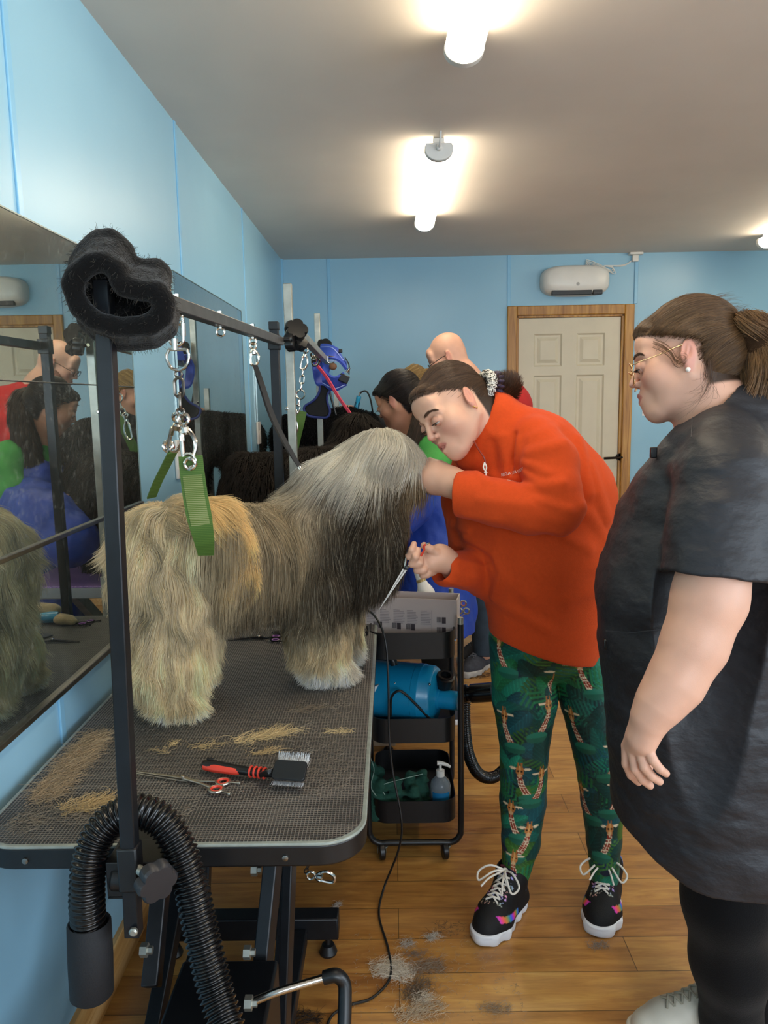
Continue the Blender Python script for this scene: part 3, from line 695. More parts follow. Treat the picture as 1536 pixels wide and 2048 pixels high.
pt = [p_ for p_ in pt]; clippings('hair_clippings', pt, 'cream dog hair clippings scattered over the black ribbed table mat', TZ, lim=(TX0+.03, TX1-.03, TY0+.03))
pt = []
for (px, py, ang, l, w_, n, L, c) in ((770, 1935, 20, .05, .03, 320, .03, '#dccdb6'), (800, 1945, 160, .05, .035, 420, .035, '#e6dccb'), (850, 1935, 10, .05, .03, 260, .03, '#9d8b78'), (865, 1875, 30, .02, .014, 140, .02, '#cfc8bd'), (812, 1890, 20, .02, .014, 110, .02, '#bfb6ab'), (675, 1812, 90, .012, .008, 60, .015, '#c9c2b8'),
        (842, 1998, 10, .03, .018, 160, .025, '#e0d2bc'), (835, 2025, 20, .07, .03, 320, .03, '#cdbb9f'), (830, 1985, 50, .05, .03, 260, .03, '#7a6a58'), (985, 2020, 0, .04, .02, 120, .025, '#a6937c'), (600, 2040, 0, .05, .03, 200, .03, '#2f2620'), (570, 1800, 0, .03, .02, 60, .02, '#4a3c30'), (940, 1352, 0, .12, .05, 400, .03, '#2f2620'),
        (1195, 1893, 0, .03, .012, 90, .02, '#9a8f85'), (890, 1860, 0, .06, .03, 70, .02, '#6a5a4a'), (830, 1908, 0, .03, .02, 80, .02, '#8c8075'), (870, 1960, 0, .25, .2, 500, .015, '#a08e78')):
    q = pz(px, py, 0); pt.append((q[0], q[1], ang, l, w_, n, L, c))
clippings('floor_hair', pt, 'tufts of pale and dark dog hair lying on the wooden floor', 0)
# ---------------------------------------------------------------- pole, arm and far post of the grooming arm frame
pa, pb = P(206, 560, 1.065), P(268, 1868, 1.055)
ga = thing('grooming_stand', 'black square grooming post clamped to the near table edge with dark cross bar', 'grooming stand', pb)
ax_ = nrm(pb-pa)
def hollow(m, a, b, w): m.bar(a, b, w, w, up=(0, 1, 0))
m = MB(); m.bar(pa, pb, .0225, .0225, up=(0, 1, 0)); post = obj('post', m, M_DKST, ga, bevel=.002)
bA, bB = P(343, 608, 1.38), P(560, 683, 2.42); bN = bA+(bB-bA)*((1.07-1.38)/(2.42-1.38))
m = MB(); m.bar(bN, bB, .025, .025); cross = obj('cross_bar', m, mk('worn grey steel', '#5d5a57', .36, .7, var=.25, vscale=25), ga, bevel=.002)
fp = P(549, 680, 2.43); m = MB(); m.bar(fp+V(0, 0, .035), (fp[0]-.002, fp[1], .70), .027, .027, up=(0, 1, 0)); obj('far_post', m, M_DKST, ga, bevel=.002)
m = MB(); m.bar(fp+V(0, -.004, .015), fp+V(0, -.004, -.03), .036, .036, up=(0, 1, 0)); m.bar(fp+V(0, 0, .03), fp+V(0, 0, .055), .030, .030, up=(0, 1, 0)); m.cyl(fp+V(.012, -.01, 0), fp+V(.05, -.01, .0), .006); obj('collar', m, M_BLKP, ga, bevel=.002)
def knob(c, ax, r, th, lobes=5, mat=M_BLKP, parent=ga, name='knob', label=None):
    ax = nrm(ax); u, w = perp(ax); c = np.array(c, float); prof = [(-th/2, .86), (-th*.38, .98), (th*.30, 1), (th/2, .9), (th*.52, .55)]; n = 50; V_ = []; F = []
    for h, s_ in prof:
        for k in range(n):
            a = 2*pi*k/n; rr = r*s_*(1-.17*(1-abs(cos(a*lobes/2))**.6)*1.3); V_.append(c+ax*h+rr*(cos(a)*u+sin(a)*w))
    for i in range(len(prof)-1): F += [(i*n+k, i*n+(k+1) % n, (i+1)*n+(k+1) % n, (i+1)*n+k) for k in range(n)]
    F += [tuple(range(n))[::-1], tuple(range((len(prof)-1)*n, len(prof)*n))]
    return obj(name, MB().add(V_, F), mat, parent, label=label)
cl0, cl1 = P(258, 1688, 1.058), P(264, 1775, 1.056); m = MB(); m.bar(cl0, cl1, .030, .030, up=(0, 1, 0)); cl = obj('clamp', m, M_BLK, ga, bevel=.003)
m = MB(); m.box2(V(cl0[0]-.045, 1.075, TZ-.045), V(cl0[0]+.045, 1.18, TZ-.0425-.006)); m.box2(V(cl0[0]-.045, 1.075, TZ-.045), V(cl0[0]+.045, 1.138, TZ+.012)); m.box2(V(cl0[0]-.045, 1.10, TZ+.002), V(cl0[0]+.045, 1.185, TZ+.010)); obj('clamp_jaw', m, M_BLK, ga, bevel=.003)
kc = P(312, 1762, 1.03); m = MB(); m.cyl(P(276, 1738, 1.05), kc, .007); obj('bolt', m, M_GALV, cl); knob(kc, nrm(kc-P(276, 1738, 1.05))+V(0, -.5, 0), .031, .022, 6, mk('grey black knob', '#26262a', .45), cl)
knob(P(283, 1727, 1.10), (1, -.1, 0), .016, .02, 5, M_BLKP, cl); knob(P(240, 1750, 1.09), (-1, 0, .1), .026, .018, 3, M_BLKP, cl)
m = MB(); m.lathe([(.0065, 0), (.0065, .004), (.004, .006)], P(268, 1862, 1.040), (0, -1, 0)); obj('end_bolt', m, M_GALV, ga)
def onbar(t): return bA+(bB-bA)*t
tb = lambda px: (lambda d: d)(min(np.linspace(-.3, 1.1, 1400), key=lambda t: abs((lambda q: 768+FPX*((q-EYE)@RT)/((q-EYE)@FW))(onbar(t))-px)))
eb = []
for px in (354, 440, 505):
    q = onbar(tb(px)); m = MB(); m.lathe([(.006, .013), (.0065, .020), (.003, .021), (.003, .0)], q, (0, 0, 1), n=8); m.ring(q+V(0, 0, -.024), .0085, .0026, (0, 1, 0)); m.cyl(q+V(0, 0, -.012), q+V(0, 0, -.017), .004); obj('eye_bolt', m, M_CHR, ga); eb.append(q+V(0, 0, -.033))
ep = onbar(tb(345)); m = MB(); m.tube([ep+V(-.004, 0, .01), ep+V(-.004, 0, .035)], .003, 8); m.tube([ep+V(-.004, 0, .033), ep+V(-.004, 0, .045), ep+V(-.004, 0, .052)], [.0035, .006, .001], 8); obj('hook_tip', m, mk('frayed cord', '#b79a74', .7), ga)
# ---------------------------------------------------------------- hardware pieces
def carabiner(m, top, bot, w=.011, t=.0026, side=(1, 0, 0)):
    top, bot = np.array(top), np.array(bot); up = nrm(top-bot); L = np.linalg.norm(top-bot); c = (top+bot)/2; n_ = np.cross(up, side)
    m.ring(c, w, t, n_, 28, max(1.25, L/2/w), up); m.tube([c+nrm(side)*w+up*L*.2, c+nrm(side)*w-up*L*.2], t*1.7, 10)
def swivel(m, top, bot, s=1.0):
    top, bot = np.array(top), np.array(bot); up = nrm(top-bot); L = np.linalg.norm(top-bot); sd = nrm(np.cross(up, (0, 1, 0)))
    m.ring(top-up*.006*s, .006*s, .0022*s, np.cross(up, sd)); m.lathe([(.003*s, 0), (.005*s, .002*s), (.005*s, .008*s), (.003*s, .010*s)], top-up*.014*s, -up, n=10)
    m.tube(smoothpath([top-up*L*.3, top-up*L*.45+sd*.005*s, top-up*L*.6+sd*.0055*s], 4), .0032*s, 8)
    m.tube(smoothpath([top-up*L*.3, top-up*L*.5-sd*.007*s, top-up*L*.75-sd*.009*s, bot-sd*.003*s, bot+sd*.006*s, bot+up*L*.2+sd*.007*s, top-up*L*.55+sd*.006*s], 5), .0026*s, 8)
def chainlinks(m, a, b, n, r=.006, t=.0018):
    a, b = np.array(a), np.array(b); d = nrm(b-a); L = np.linalg.norm(b-a)/n; s0, s1 = perp(d)
    for i in range(n):
        c = a+(b-a)*(i+.5)/n; m.ring(c, r, t, s0 if i % 2 else s1, 20, max(1.25, (L/2+t)/r), d)
ch = thing('chain_hanger', 'chrome carabiner, big D ring and chain links hanging from the near end of cross bar', 'chain', eb[0])
m = MB(); carabiner(m, P(352, 627, 1.41), P(353, 692, 1.41), .0125, .0028); obj('carabiner', m, M_CHR, ch)
m = MB(); dc = P(356, 718, 1.41); m.tube(smoothpath([P(338, 699, 1.41), P(333, 715, 1.41), P(342, 735, 1.41), P(357, 740, 1.41), P(372, 733, 1.41), P(378, 715, 1.41), P(374, 699, 1.41)], 5), .0028, 10); m.tube([P(337, 699, 1.41), P(375, 699, 1.41)], .003, 10); m.lathe([(.006, 0), (.006, .02)], P(350, 700, 1.41), (0, 0, 1), n=10); obj('d_ring', m, M_CHR, ch)
m = MB(); m.ring(P(357, 748, 1.41), .006, .002, (0, 1, 0)); m.ring(P(358, 775, 1.41), .009, .0028, (.2, 1, 0), 20, 1.9, (0, 0, 1)); m.ring(P(360, 803, 1.41), .008, .0028, (1, .3, 0), 20, 1.9, (0, 0, 1)); m.ring(P(361, 825, 1.41), .007, .0026, (0, 1, 0)); obj('link', m, mk('darkened steel', '#6b655e', .3, .9), ch)
m = MB(); swivel(m, P(357, 828, 1.42), P(347, 900, 1.46), 1.5); m.ring(P(337, 893, 1.48), .009, .004, (0, 1, 0)); m2 = MB(); swivel(m2, P(365, 828, 1.41), P(380, 915, 1.40), 1.6)
obj('swivel_hook', m, M_CHR, ch); obj('swivel_hook', m2, M_CHR, ch)
m = MB(); m.ring(P(378, 921, 1.395), .0125, .0028, (.25, 1, 0), 24); obj('ring', m, M_CHR, ch)
# green belly strap
def m_web(name, c1, c2, sc=900):
    t = NT(name); w1 = t.n('ShaderNodeTexWave', wave_type='BANDS', bands_direction='Z'); w1.inputs['Scale'].default_value = 90; t.l(t.tc('Object'), w1.inputs['Vector'])
    t.col(t.mix(t.ramp(w1.outputs[0], [(.4, 0.0), (.7, .55)]), c1, c2)); t.set(Roughness=.7); t.bump(t.noise(sc, 2), .4, .001); return t.m
M_GRN = m_web('green webbing', '#3f5f1e', '#5b7a30'); M_GRNL = m_web('frayed pale webbing', '#51681f', '#a5a878')
gs = thing('belly_strap', 'green webbing belly strap clipped under the chain around the dog rump', 'strap', P(392, 930, 1.39))
def strap_h(px, py, d, half): return P(px, py, d)
pts = smoothpath([P(381, 912, 1.398), P(385, 950, 1.40), P(392, 1000, 1.405), P(402, 1050, 1.41), P(409, 1085, 1.425), P(412, 1110, 1.45)], 6)
wd = np.interp(np.arange(len(pts)), [0, len(pts)*.5, len(pts)-1], [.043, .046, .030]); obj('near_strap', ribbon(pts, wd, (1, .15, 0), .003), M_GRN, gs)
pts2 = pts[int(len(pts)*.22):int(len(pts)*.62)]+V(0, -.0022, 0); obj('worn_weave', ribbon(pts2, wd[0]*.8, (1, .15, 0), .001), M_GRNL, gs)
m = MB(); m.ring(P(380, 928, 1.392), .0095, .0035, (0, 1, .1)); obj('eyelet', m, M_CHR, gs)
pts = smoothpath([P(345, 905, 1.47), P(330, 935, 1.52), P(315, 965, 1.57), P(303, 995, 1.62)], 5); obj('far_strap', ribbon(pts, .02, (1, .4, .3), .003), M_GRN, gs)
# black leash to the dog's neck
lc = eb[2]; l = thing('leash', 'black webbing leash from cross bar down to the neck of the grey dog', 'leash', lc)
m = MB(); swivel(m, lc+V(0, 0, .006), lc+V(.002, 0, -.05), 1.3); obj('swivel_hook', m, M_CHR, l)
a = lc+V(.002, 0, -.05); pts = smoothpath([a, P(523, 765, 1.98), P(545, 830, 1.95), P(572, 885, 1.92), P(600, 935, 1.90)], 6); obj('webbing', ribbon(pts, np.linspace(.013, .010, len(pts)), (1, .2, .1), .0025), mk('black webbing', '#1b1b1e', .6), l)
pts = smoothpath([a, P(519, 765, 1.99), P(540, 830, 1.97), P(567, 885, 1.94), P(598, 933, 1.91)], 6); obj('webbing', ribbon(pts, np.linspace(.010, .008, len(pts)), (1, .2, .1), .0025), mk('black webbing', '#1b1b1e', .6), l)
m = MB(); m.cyl(P(599, 934, 1.90), P(605, 944, 1.895), .0065, .0065); m.tube(smoothpath([P(605, 944, 1.895), P(611, 952, 1.885), P(617, 965, 1.87)], 4), .003, 6); obj('crimp', m, M_CHR, l)
# ---------------------------------------------------------------- dryer hose looped over the clamp
hp = smoothpath([P(180, 1880, 1.075), P(174, 1800, 1.075), P(178, 1728, 1.085), P(196, 1672, 1.10), P(232, 1634, 1.112), P(275, 1622, 1.115), P(320, 1640, 1.11), P(355, 1690, 1.10), P(380, 1760, 1.085), P(395, 1830, 1.07), P(413, 1910, 1.05), P(432, 1985, 1.03), P(455, 2060, 1.0), P(480, 2150, .96)], 12)
sg = np.r_[0, np.cumsum(np.linalg.norm(np.diff(hp, axis=0), axis=1))]; n = int(sg[-1]/.0018); ss = np.linspace(0, sg[-1], n); pth = np.stack([np.interp(ss, sg, hp[:, i]) for i in range(3)], 1)
rad = .0245+.0028*np.cos(ss*2*pi/.0088)
hz = thing('dryer_hose', 'black ribbed dryer hose looped over the table clamp beside the front post', 'hose', P(300, 1800, 1.1)); m = MB(); m.tube(pth, rad, 22); obj('ribbed_hose', m, mk('glossy black vinyl', '#0b0b0d', .22, var=.2), hz, angle=0)
sl = P(178, 1842, 1.075); sb = P(184, 1990, 1.072); axs = nrm(sb-sl); L = np.linalg.norm(sb-sl)
m = MB(); m.lathe([(.0275, .004), (.030, 0), (.0325, .003), (.0335, L*.5), (.0325, L-.004), (.029, L), (.0275, L-.003), (.0265, L*.5), (.0275, .004)], sl, axs, n=36, caps=False); obj('foam_sleeve', m, mk('charcoal foam', '#15161a', .75, bump=.3, bscale=300), hz, angle=60)
# felt snood hanging on the top of the post
D_ = 1.07
s = SDF(.012)
op = [(143, 572), (158, 545), (185, 524), (212, 522), (232, 540), (248, 572), (275, 580), (310, 580), (331, 604), (326, 632), (300, 650), (262, 655), (225, 652), (190, 640), (160, 615)]
for i, (a, b) in enumerate(op):
    a2, b2 = op[(i+1) % len(op)]; r = .0085
    def mid(x, y): return P(215+(x-215)*.93+12, (y-40 if y < 600 else y+26), D_+.015)
    def bk(x, y): return P(232+(x-225)*.16, 600+(y-600)*.22-8, D_+.060)
    s.cone(P(a, b, D_-.045), P(a2, b2, D_-.045), r)
    for t_ in (0, .5):
        A_, B_ = a+(a2-a)*t_, b+(b2-b)*t_
        s.cone(P(A_, B_, D_-.045), mid(A_, B_), r, .0095); s.cone(mid(A_, B_), bk(A_, B_), .0095, .009)
    s.cone(mid(a, b), mid(a2, b2), .0095); s.cone(bk(a, b), bk(a2, b2), .009)
s.disp = lambda p: fbm(p*45, 2)*.0018
v, f = s.mesh(.0028, 2); M_FELT = mk('black boiled wool', '#080707', .9, bump=.6, bscale=260, bdist=.003, spec=.15, sheen=.12)
fz = tag(obj('wool_snood', RawMesh(v, f), M_FELT, loc=P(235, 640, D_)), 'black felted wool snood hung over the top of the front post', 'snood')
pp, nn = sample(v, f, 1800); S_ = grow(pp, nn, lambda p, n_: np.tile(V(0, 0, -.3), (len(p), 1))+n_*.6, rng.uniform(.003, .010, 1800), 4, wave=.9, wfreq=150, clump=.001)
hairobj('lint', S_, np.tile(hexc('#3a352f'), (1800, 1))*rng.uniform(.3, 1.6, (1800, 1)), M_HAIR, fz, rad=.00022)
# ---------------------------------------------------------------- tools on the near part of the mat
M_RED = mk('red rubber', '#d8412f', .45, var=.05); M_SCI = mk('satin scissor steel', '#a9a49b', .28, .95, var=.08)
def scissors(name, label, tip, piv, r1, r2, mat_ring, z, mat=M_SCI, blade=.006, group=None):
    """tip/pivot/ring centres as world xy"""
    t = thing(name, label, 'scissors', (piv[0], piv[1], z), group); tip, piv, r1, r2 = [V(q[0], q[1], 0) for q in (tip, piv, r1, r2)]
    for i, (rc, zz) in enumerate(((r1, z+.0035), (r2, z+.0065))):
        d = nrm(piv-tip); w_ = V(-d[1], d[0], 0)*(1 if i else -1); m = MB(); Z = V(0, 0, zz)
        m.prism([tip+Z, tip+(piv-tip)*.3+w_*blade*.45+Z, piv+w_*blade+Z, piv+d*.012+w_*blade*.7+Z, piv+d*.012-w_*blade*.7+Z, piv-w_*blade*.3+Z], (0, 0, .0022))
        e = rc-nrm(rc-piv)*.013; m.tube(smoothpath([piv+Z+V(0, 0, .001), (piv*.5+e*.5)+w_*.002+Z+V(0, 0, .001), e+Z+V(0, 0, .001)], 5), [.0038]*5+[.003]*6, 8, flat=.7)
        m.ring(rc+Z+V(0, 0, .001), .0125, .0028, (0, 0, 1), 26)
        tail = rc+nrm(rc-piv)*.0125; m.tube([tail+Z, tail+nrm(rc-piv)*.015+Z, tail+nrm(rc-piv)*.017+Z, tail+nrm(rc-piv)*.021+Z], [.002, .0022, .0034, .003], 8)
        o = obj('blade', m, mat, t, bevel=.0005); r_ = MB(); r_.ring(rc+Z+V(0, 0, .001), .0098, .0026, (0, 0, 1), 26); obj('finger_ring', r_, mat_ring, o)
    m = MB(); m.lathe([(.0045, 0), (.0045, .003), (.003, .0045)], (piv[0], piv[1], z+.0085), (0, 0, 1), n=16); obj('pivot_screw', m, M_CHR, t); return t
scissors('grooming_scissors', 'steel scissors with red finger rings on the mat beside the front post', pz(262, 1550, TZ), pz(366, 1564, TZ), pz(446, 1568, TZ), pz(433, 1586, TZ), M_RED, TZ)
M_PURP = mk('purple grip', '#8a4f9e', .4)
M_DSC = mk('black coated steel', '#1d1b1e', .3, .6)
scissors('thinning_scissors', 'black scissors with purple rings under the dog belly on the mat', pz(455, 1284, TZ), pz(518, 1279, TZ), pz(552, 1276, TZ), pz(551, 1285, TZ), M_PURP, TZ, M_DSC)
scissors('curved_scissors', 'dark scissors lying behind the dog near the far end of table', pz(640, 1236, TZ), pz(560, 1243, TZ), pz(520, 1240, TZ), pz(522, 1247, TZ), M_PURP, TZ, M_DSC)
# slicker brush
bq = PZ(470, 1535, TZ+.015); br = thing('slicker_brush', 'red and black slicker brush with steel pins lying on the mat', 'brush', (bq[0], bq[1], TZ))
h0, h1, h2, h3 = [PZ(a, b, TZ+.016) for a, b in ((406, 1528), (494, 1542), (526, 1546), (548, 1548))]
m = MB(); m.tube(smoothpath([h0, h0+(h1-h0)*.1, h0+(h1-h0)*.5, h1, h2, h3], 5), np.interp(np.arange(26), [0, 2, 6, 12, 20, 25], [.003, .010, .0125, .010, .009, .008]), 14, flat=.8); obj('handle', m, M_BLKP, br)
m = MB(); m.tube(smoothpath([h0+V(0, -.002, 0), h0+(h1-h0)*.08, h0+(h1-h0)*.5, h0+(h1-h0)*.98], 5), np.interp(np.arange(16), [0, 2, 8, 13, 15], [.002, .0095, .0130, .0108, .004]), 14, flat=.72); o = obj('grip', m, M_RED, br, label='red rubber grip')
for v_ in o.data.vertices: v_.co.z -= .0012; v_.co.y -= .0016
for k in range(4):
    q = h1+(h2-h1)*(.25+.28*k); m = MB(); m.ring(q, .0092, .0022, h2-h1, 20); obj('grip_ridge', m, M_RED, br)
m = MB(); m.ell(h0+V(.014, 0, .0105), (.007, .004, .002)); obj('hang_hole', m, mk('dark hole', '#050505', .8), br)
hc0 = (PZ(535, 1556, TZ+.02)+PZ(625, 1556, TZ+.02))/2; u_ = nrm(PZ(630, 1560, TZ+.02)-PZ(540, 1553, TZ+.02)); nt_ = nrm(V(-.05, -.62, .78)); F_ = frame(u_, np.cross(nt_, u_)); 
wv = nrm(np.cross(nt_, u_)); base = hc0+V(0, .005, .010)
def bpad(m, off, th, w=.062, l=.036):
    return m.prism([base+u_*a+wv*b+nt_*off for a, b in rrect(w, l, .006)], nt_*th)
obj('pad', bpad(MB(), 0, .008), M_BLKP, br, bevel=.001); m = MB(); m.bar(h2+V(.004, 0, 0), base-u_*.030+nt_*.003, .030, .010); obj('neck', m, M_BLKP, br, bevel=.002)
S_ = []
for sgn in (1,):
    pass
pn = MB()
gx, gy = np.meshgrid(np.linspace(-.026, .026, 22), np.linspace(-.019, .019, 13)); 
up_ = wv if wv[2] > 0 else -wv
for a in np.linspace(-.028, .028, 30):
    for jrow in range(6):
        for sg_ in (1, -1):
            q = base+u_*(a+rng.normal(0, .0006))+up_*sg_*(.020-.0012*jrow)-nt_*(.001+.002*jrow); dv_ = nrm(up_*sg_*(1.0 if sg_ > 0 else .9)+u_*rng.normal(0, .12)+nt_*(.15-.12*jrow if sg_ > 0 else .25)); L_ = .017 if sg_ > 0 else .010
            S_.append([q, q+dv_*L_*.5, q+dv_*L_*.8, q+dv_*L_+nt_*.002])
hairobj('pins', np.array(S_), np.tile(hexc('#b8bcc0'), (len(S_), 1)), mk('steel pin', '#d0d4d8', .35, .6), br, rad=.0003, tip=.9)['kind'] = 'stuff'
# ---------------------------------------------------------------- towel, clipper and comb hidden behind the dog but seen in the mirror
def refl(px, py, z): q = PZ(px, py, z); return V(2*(XL+.009)-q[0], q[1], z)      # real point whose mirror image is seen at px,py
tw = SDF(.012); 
for (px, py, h, r) in ((20, 1200, .02, .03), (60, 1190, .035, .034), (100, 1195, .03, .03), (130, 1205, .018, .026), (45, 1210, .012, .028), (85, 1180, .04, .024), (145, 1215, .01, .016)):
    q = refl(px, 1250 if py > 1200 else 1240, TZ); tw.ell((q[0], q[1], TZ+h), (r*1.3, r, r*.8))
tw.plane((0, 0, TZ+.001), (0, 0, -1)); tw.disp = lambda p: fbm(p*V(22, 30, 26), 2)*.006
v, f = tw.mesh(.004, 2); tag(obj('towel', RawMesh(v, f), mk('beige towelling', '#b79f78', .95, bump=.8, bscale=350, sheen=.3), loc=(v[:, 0].mean(), v[:, 1].mean(), TZ)), 'crumpled beige towel on the table behind the dog, seen in the mirror', 'towel')
def clipper(name, label, a, b, r=.02, z=None):
    a, b = np.array(a), np.array(b); d = b-a; t = thing(name, label, 'clipper', (a+b)/2)
    pts = [a+d*k for k in np.linspace(0, 1, 12)]; rr = np.interp(np.linspace(0, 1, 12), [0, .1, .35, .6, .9, 1], [.35, .85, .95, .8, 1.0, .9])*r
    m = MB(); m.tube(pts, rr, 18, flat=.8); obj('body', m, mk('turquoise plastic', '#1f93c0', .3), t)
    e = nrm(d); m = MB(); s1 = perp(e)[0]; m.box(b+e*.010, (.024, .04, .008), frame(e, s1)); obj('blade', m, M_STEEL, t, bevel=.001); m = MB(); m.tube([a+d*.42-V(0, 0, 0), a+d*.7], [r*.86, r*.8], 12); obj('band', m, mk('dark grip', '#14506b', .4), t); return t
a, b = refl(-20, 1256, TZ), refl(118, 1246, TZ); a[2] = b[2] = TZ+.021
ck = clipper('dog_clipper', 'turquoise clipper lying by the towel on the grooming table, seen in mirror', a, b, .023)
q = refl(10, 1262, TZ); q2 = refl(98, 1275, TZ); m = MB(); d = nrm(q2-q); w_ = V(-d[1], d[0], 0)*.016; m.prism([q+w_+V(0, 0, .001), q-w_+V(0, 0, .001), q2-w_+V(0, 0, .001), q2+w_+V(0, 0, .001)], (0, 0, .004))
tag(obj('comb', m, M_BLKP, loc=(q[0], q[1], TZ), bevel=.001), 'flat dark comb lying by the turquoise clipper, seen in the mirror', 'comb')
# clipper lead falling from the table edge
def cable(name, label, pts, r=.0035, mat=None): m = MB(); m.tube(smoothpath(pts, 8), r, 8); c_ = np.array(pts).mean(0); return tag(obj(name, m, mat or M_BLKP, loc=c_), label, 'cable')
cable('clipper_lead', 'thin black lead hanging off the right table edge down to the floor', [P(640, 1212, 2.3)+V(0, 0, .0), P(690, 1212, 2.25), P(728, 1217, 2.2), P(755, 1240, 2.15), P(772, 1290, 2.12), P(777, 1380, 2.10), P(778, 1460, 2.08), P(785, 1540, 2.07), P(803, 1640, 2.05), P(797, 1700, 2.05), P(768, 1775, 2.06), PZ(758, 1830, .004), PZ(777, 1900, .004), PZ(780, 1955, .004), PZ(745, 1995, .004), PZ(700, 2010, .004), PZ(665, 2030, .004), PZ(650, 2065, .004)], .0032)
# snap hook on a chain under the table
m = MB(); c0 = P(620, 1722, 1.62); chainlinks(m, c0, P(611, 1745, 1.60), 3, .004, .0013); sn = thing('snap_hook', 'small chrome snap hook on a dark chain hanging under the table', 'hook', c0); obj('chain', m, mk('dark chain', '#3a3633', .4, .8), sn)
m = MB(); swivel(m, P(614, 1750, 1.6), P(668, 1757, 1.6), 1.5); obj('hook', m, M_CHR, sn)
m = MB(); chainlinks(m, (c0[0], c0[1], .687), c0, 2, .004, .0013); obj('chain', m, mk('dark chain', '#3a3633', .4, .8), sn)
# ---------------------------------------------------------------- the grey and cream dog on the table
def zone_mix(cols, ws):
    w = np.stack(ws, 1)+1e-6; w /= w.sum(1, keepdims=True); return w@np.array([hexc(c) for c in cols])
def dog_sdf():
    s = SDF(.045); q = P
    s.chain([q(335, 1108, 1.665), q(455, 1108, 1.75), q(590, 1100, 1.87)], [.100, .104, .112])
    s.ell(q(312, 1120, 1.65), (.078, .09, .106))
    s.chain([q(332, 1180, 1.63), q(335, 1290, 1.64), q(345, 1375, 1.645)], [.085, .070, .052], k=.03); s.cone(q(348, 1398, 1.64), q(378, 1408, 1.63), .038, .028, k=.02)
    s.chain([q(372, 1190, 1.74), q(385, 1310, 1.80), q(390, 1355, 1.825)], [.07, .05, .036], k=.02)
    s.chain([q(628, 1170, 1.835), q(640, 1265, 1.845), q(648, 1325, 1.85)], [.082, .062, .050], k=.03); s.cone(q(652, 1338, 1.845), q(684, 1342, 1.84), .036, .026, k=.02)
    s.chain([q(672, 1170, 1.97), q(682, 1260, 1.985), q(690, 1312, 1.99)], [.07, .045, .036], k=.02)
    s.chain([q(620, 1075, 1.90), q(690, 985, 1.925), q(745, 925, 1.945)], [.108, .082, .066])
    s.ell(q(768, 915, 1.95), (.070, .07, .064), k=.03)
    s.chain([q(780, 925, 1.945), q(815, 930, 1.94)], [.045, .032], k=.03)
    s.chain([q(745, 1000, 1.90), q(745, 1075, 1.885), q(725, 1130, 1.88)], [.062, .062, .045], k=.04)
    s.chain([q(785, 960, 1.93), q(775, 1040, 1.92)], [.040, .035], k=.04)
    s.plane((0, 0, TZ+.0015), (0, 0, -1), k=.001)
    return s
def tail_sdf():
    s = SDF(.03); q = P
    s.chain([q(300, 1060, 1.60), q(350, 1040, 1.585), q(420, 1035, 1.58), (q(455, 1060, 1.59)), q(468, 1110, 1.61), q(468, 1150, 1.63)], [.024, .025, .026, .028, .026, .018]); return s
dog = thing('dog', 'grey and cream long haired dog standing on the near table, chin held up', 'dog', PZ(500, 1400, TZ))
DS = dog_sdf(); TS = tail_sdf(); DA = SDF(.03); DA.p = DS.p[:-1]+TS.p+DS.p[-1:]; DA.pts = DS.pts+TS.pts
v, f = DA.mesh(.005, 2)
def dxy(p): # table-plane coordinates of the dog: how far along its length, and height above the mat
    return p[:, 0], p[:, 2]-TZ
PXY = lambda px, py, d: P(px, py, d)
xh0, xf0 = P(470, 1100, 1.8)[0], P(560, 1100, 1.86)[0]
def dog_col(p, streak=True):
    x, z = dxy(p); n1 = vnoise(p*V(150, 90, 10)); n2 = vnoise(p*V(55, 40, 7)+9); n3 = vnoise(p*14+3)
    wl = sstep(.27, .12, z+n3*.03)                                       # lower legs
    wf = sstep(.085, .03, z+n3*.02)*sstep(-.33, -.18, x)+sstep(.05, .01, z)*.5
    wh = sstep(-.36, -.44, x+n3*.03)                                     # hindquarters
    head = sstep(.50, .56, z-x*.25)*sstep(-.20, -.13, x)                  # head
    top = sstep(.535, .575, z-.10*x+n3*.025)*sstep(-.17, -.09, x)
    neckw = np.exp(-(((x+.165)/.035)**2+((z-.50)/.05)**2))*1.0
    face = sstep(.0, .055, x)*sstep(.30, .40, z)
    front = sstep(-.22, -.10, x)*sstep(.14, .24, z)
    W_ = [.9+0*x, wl*3.2, wf*9, wh*4.5*(1-wl*.6), front*5.5*(1-wl)+2.2*sstep(.36, .22, z)*sstep(.13, .17, z)*sstep(-.40, -.30, x), top*16, neckw*3, face*3.5]
    c = zone_mix(['#ab9a7c', '#f3dfb6', '#fffaf0', '#e6d6b6', '#332a23', '#fffaec', '#ebe0c8', '#c4a478'], W_)
    br = 1+.38*n1+.42*n2
    c = c*np.clip(br, .35, 1.7)[:, None]
    if streak:
        m = (rng.random(len(p)) < .10)*(x > -.33); c = np.where(m[:, None], lerpc(c, hexc('#d2c8b0')[None], np.full(len(p), .6)), c)
        m = (rng.random(len(p)) < .14)*(x > -.42)*(z > .2)*(1-np.minimum(top, 1) > .5); c = c*np.where(m, .4, 1)[:, None]
        m = (rng.random(len(p)) < .25)*(x < -.40); c = np.where(m[:, None], lerpc(c, hexc('#dcc48f')[None], np.full(len(p), .55)), c)
    return np.clip(c*(1+.12*sstep(.12, .5, c.mean(1)))[:, None], .004, .93)
body = obj('body', RawMesh(v, f, dog_col(v, False)*.55), vcmat('dog skin', .9, spec=.1), dog)
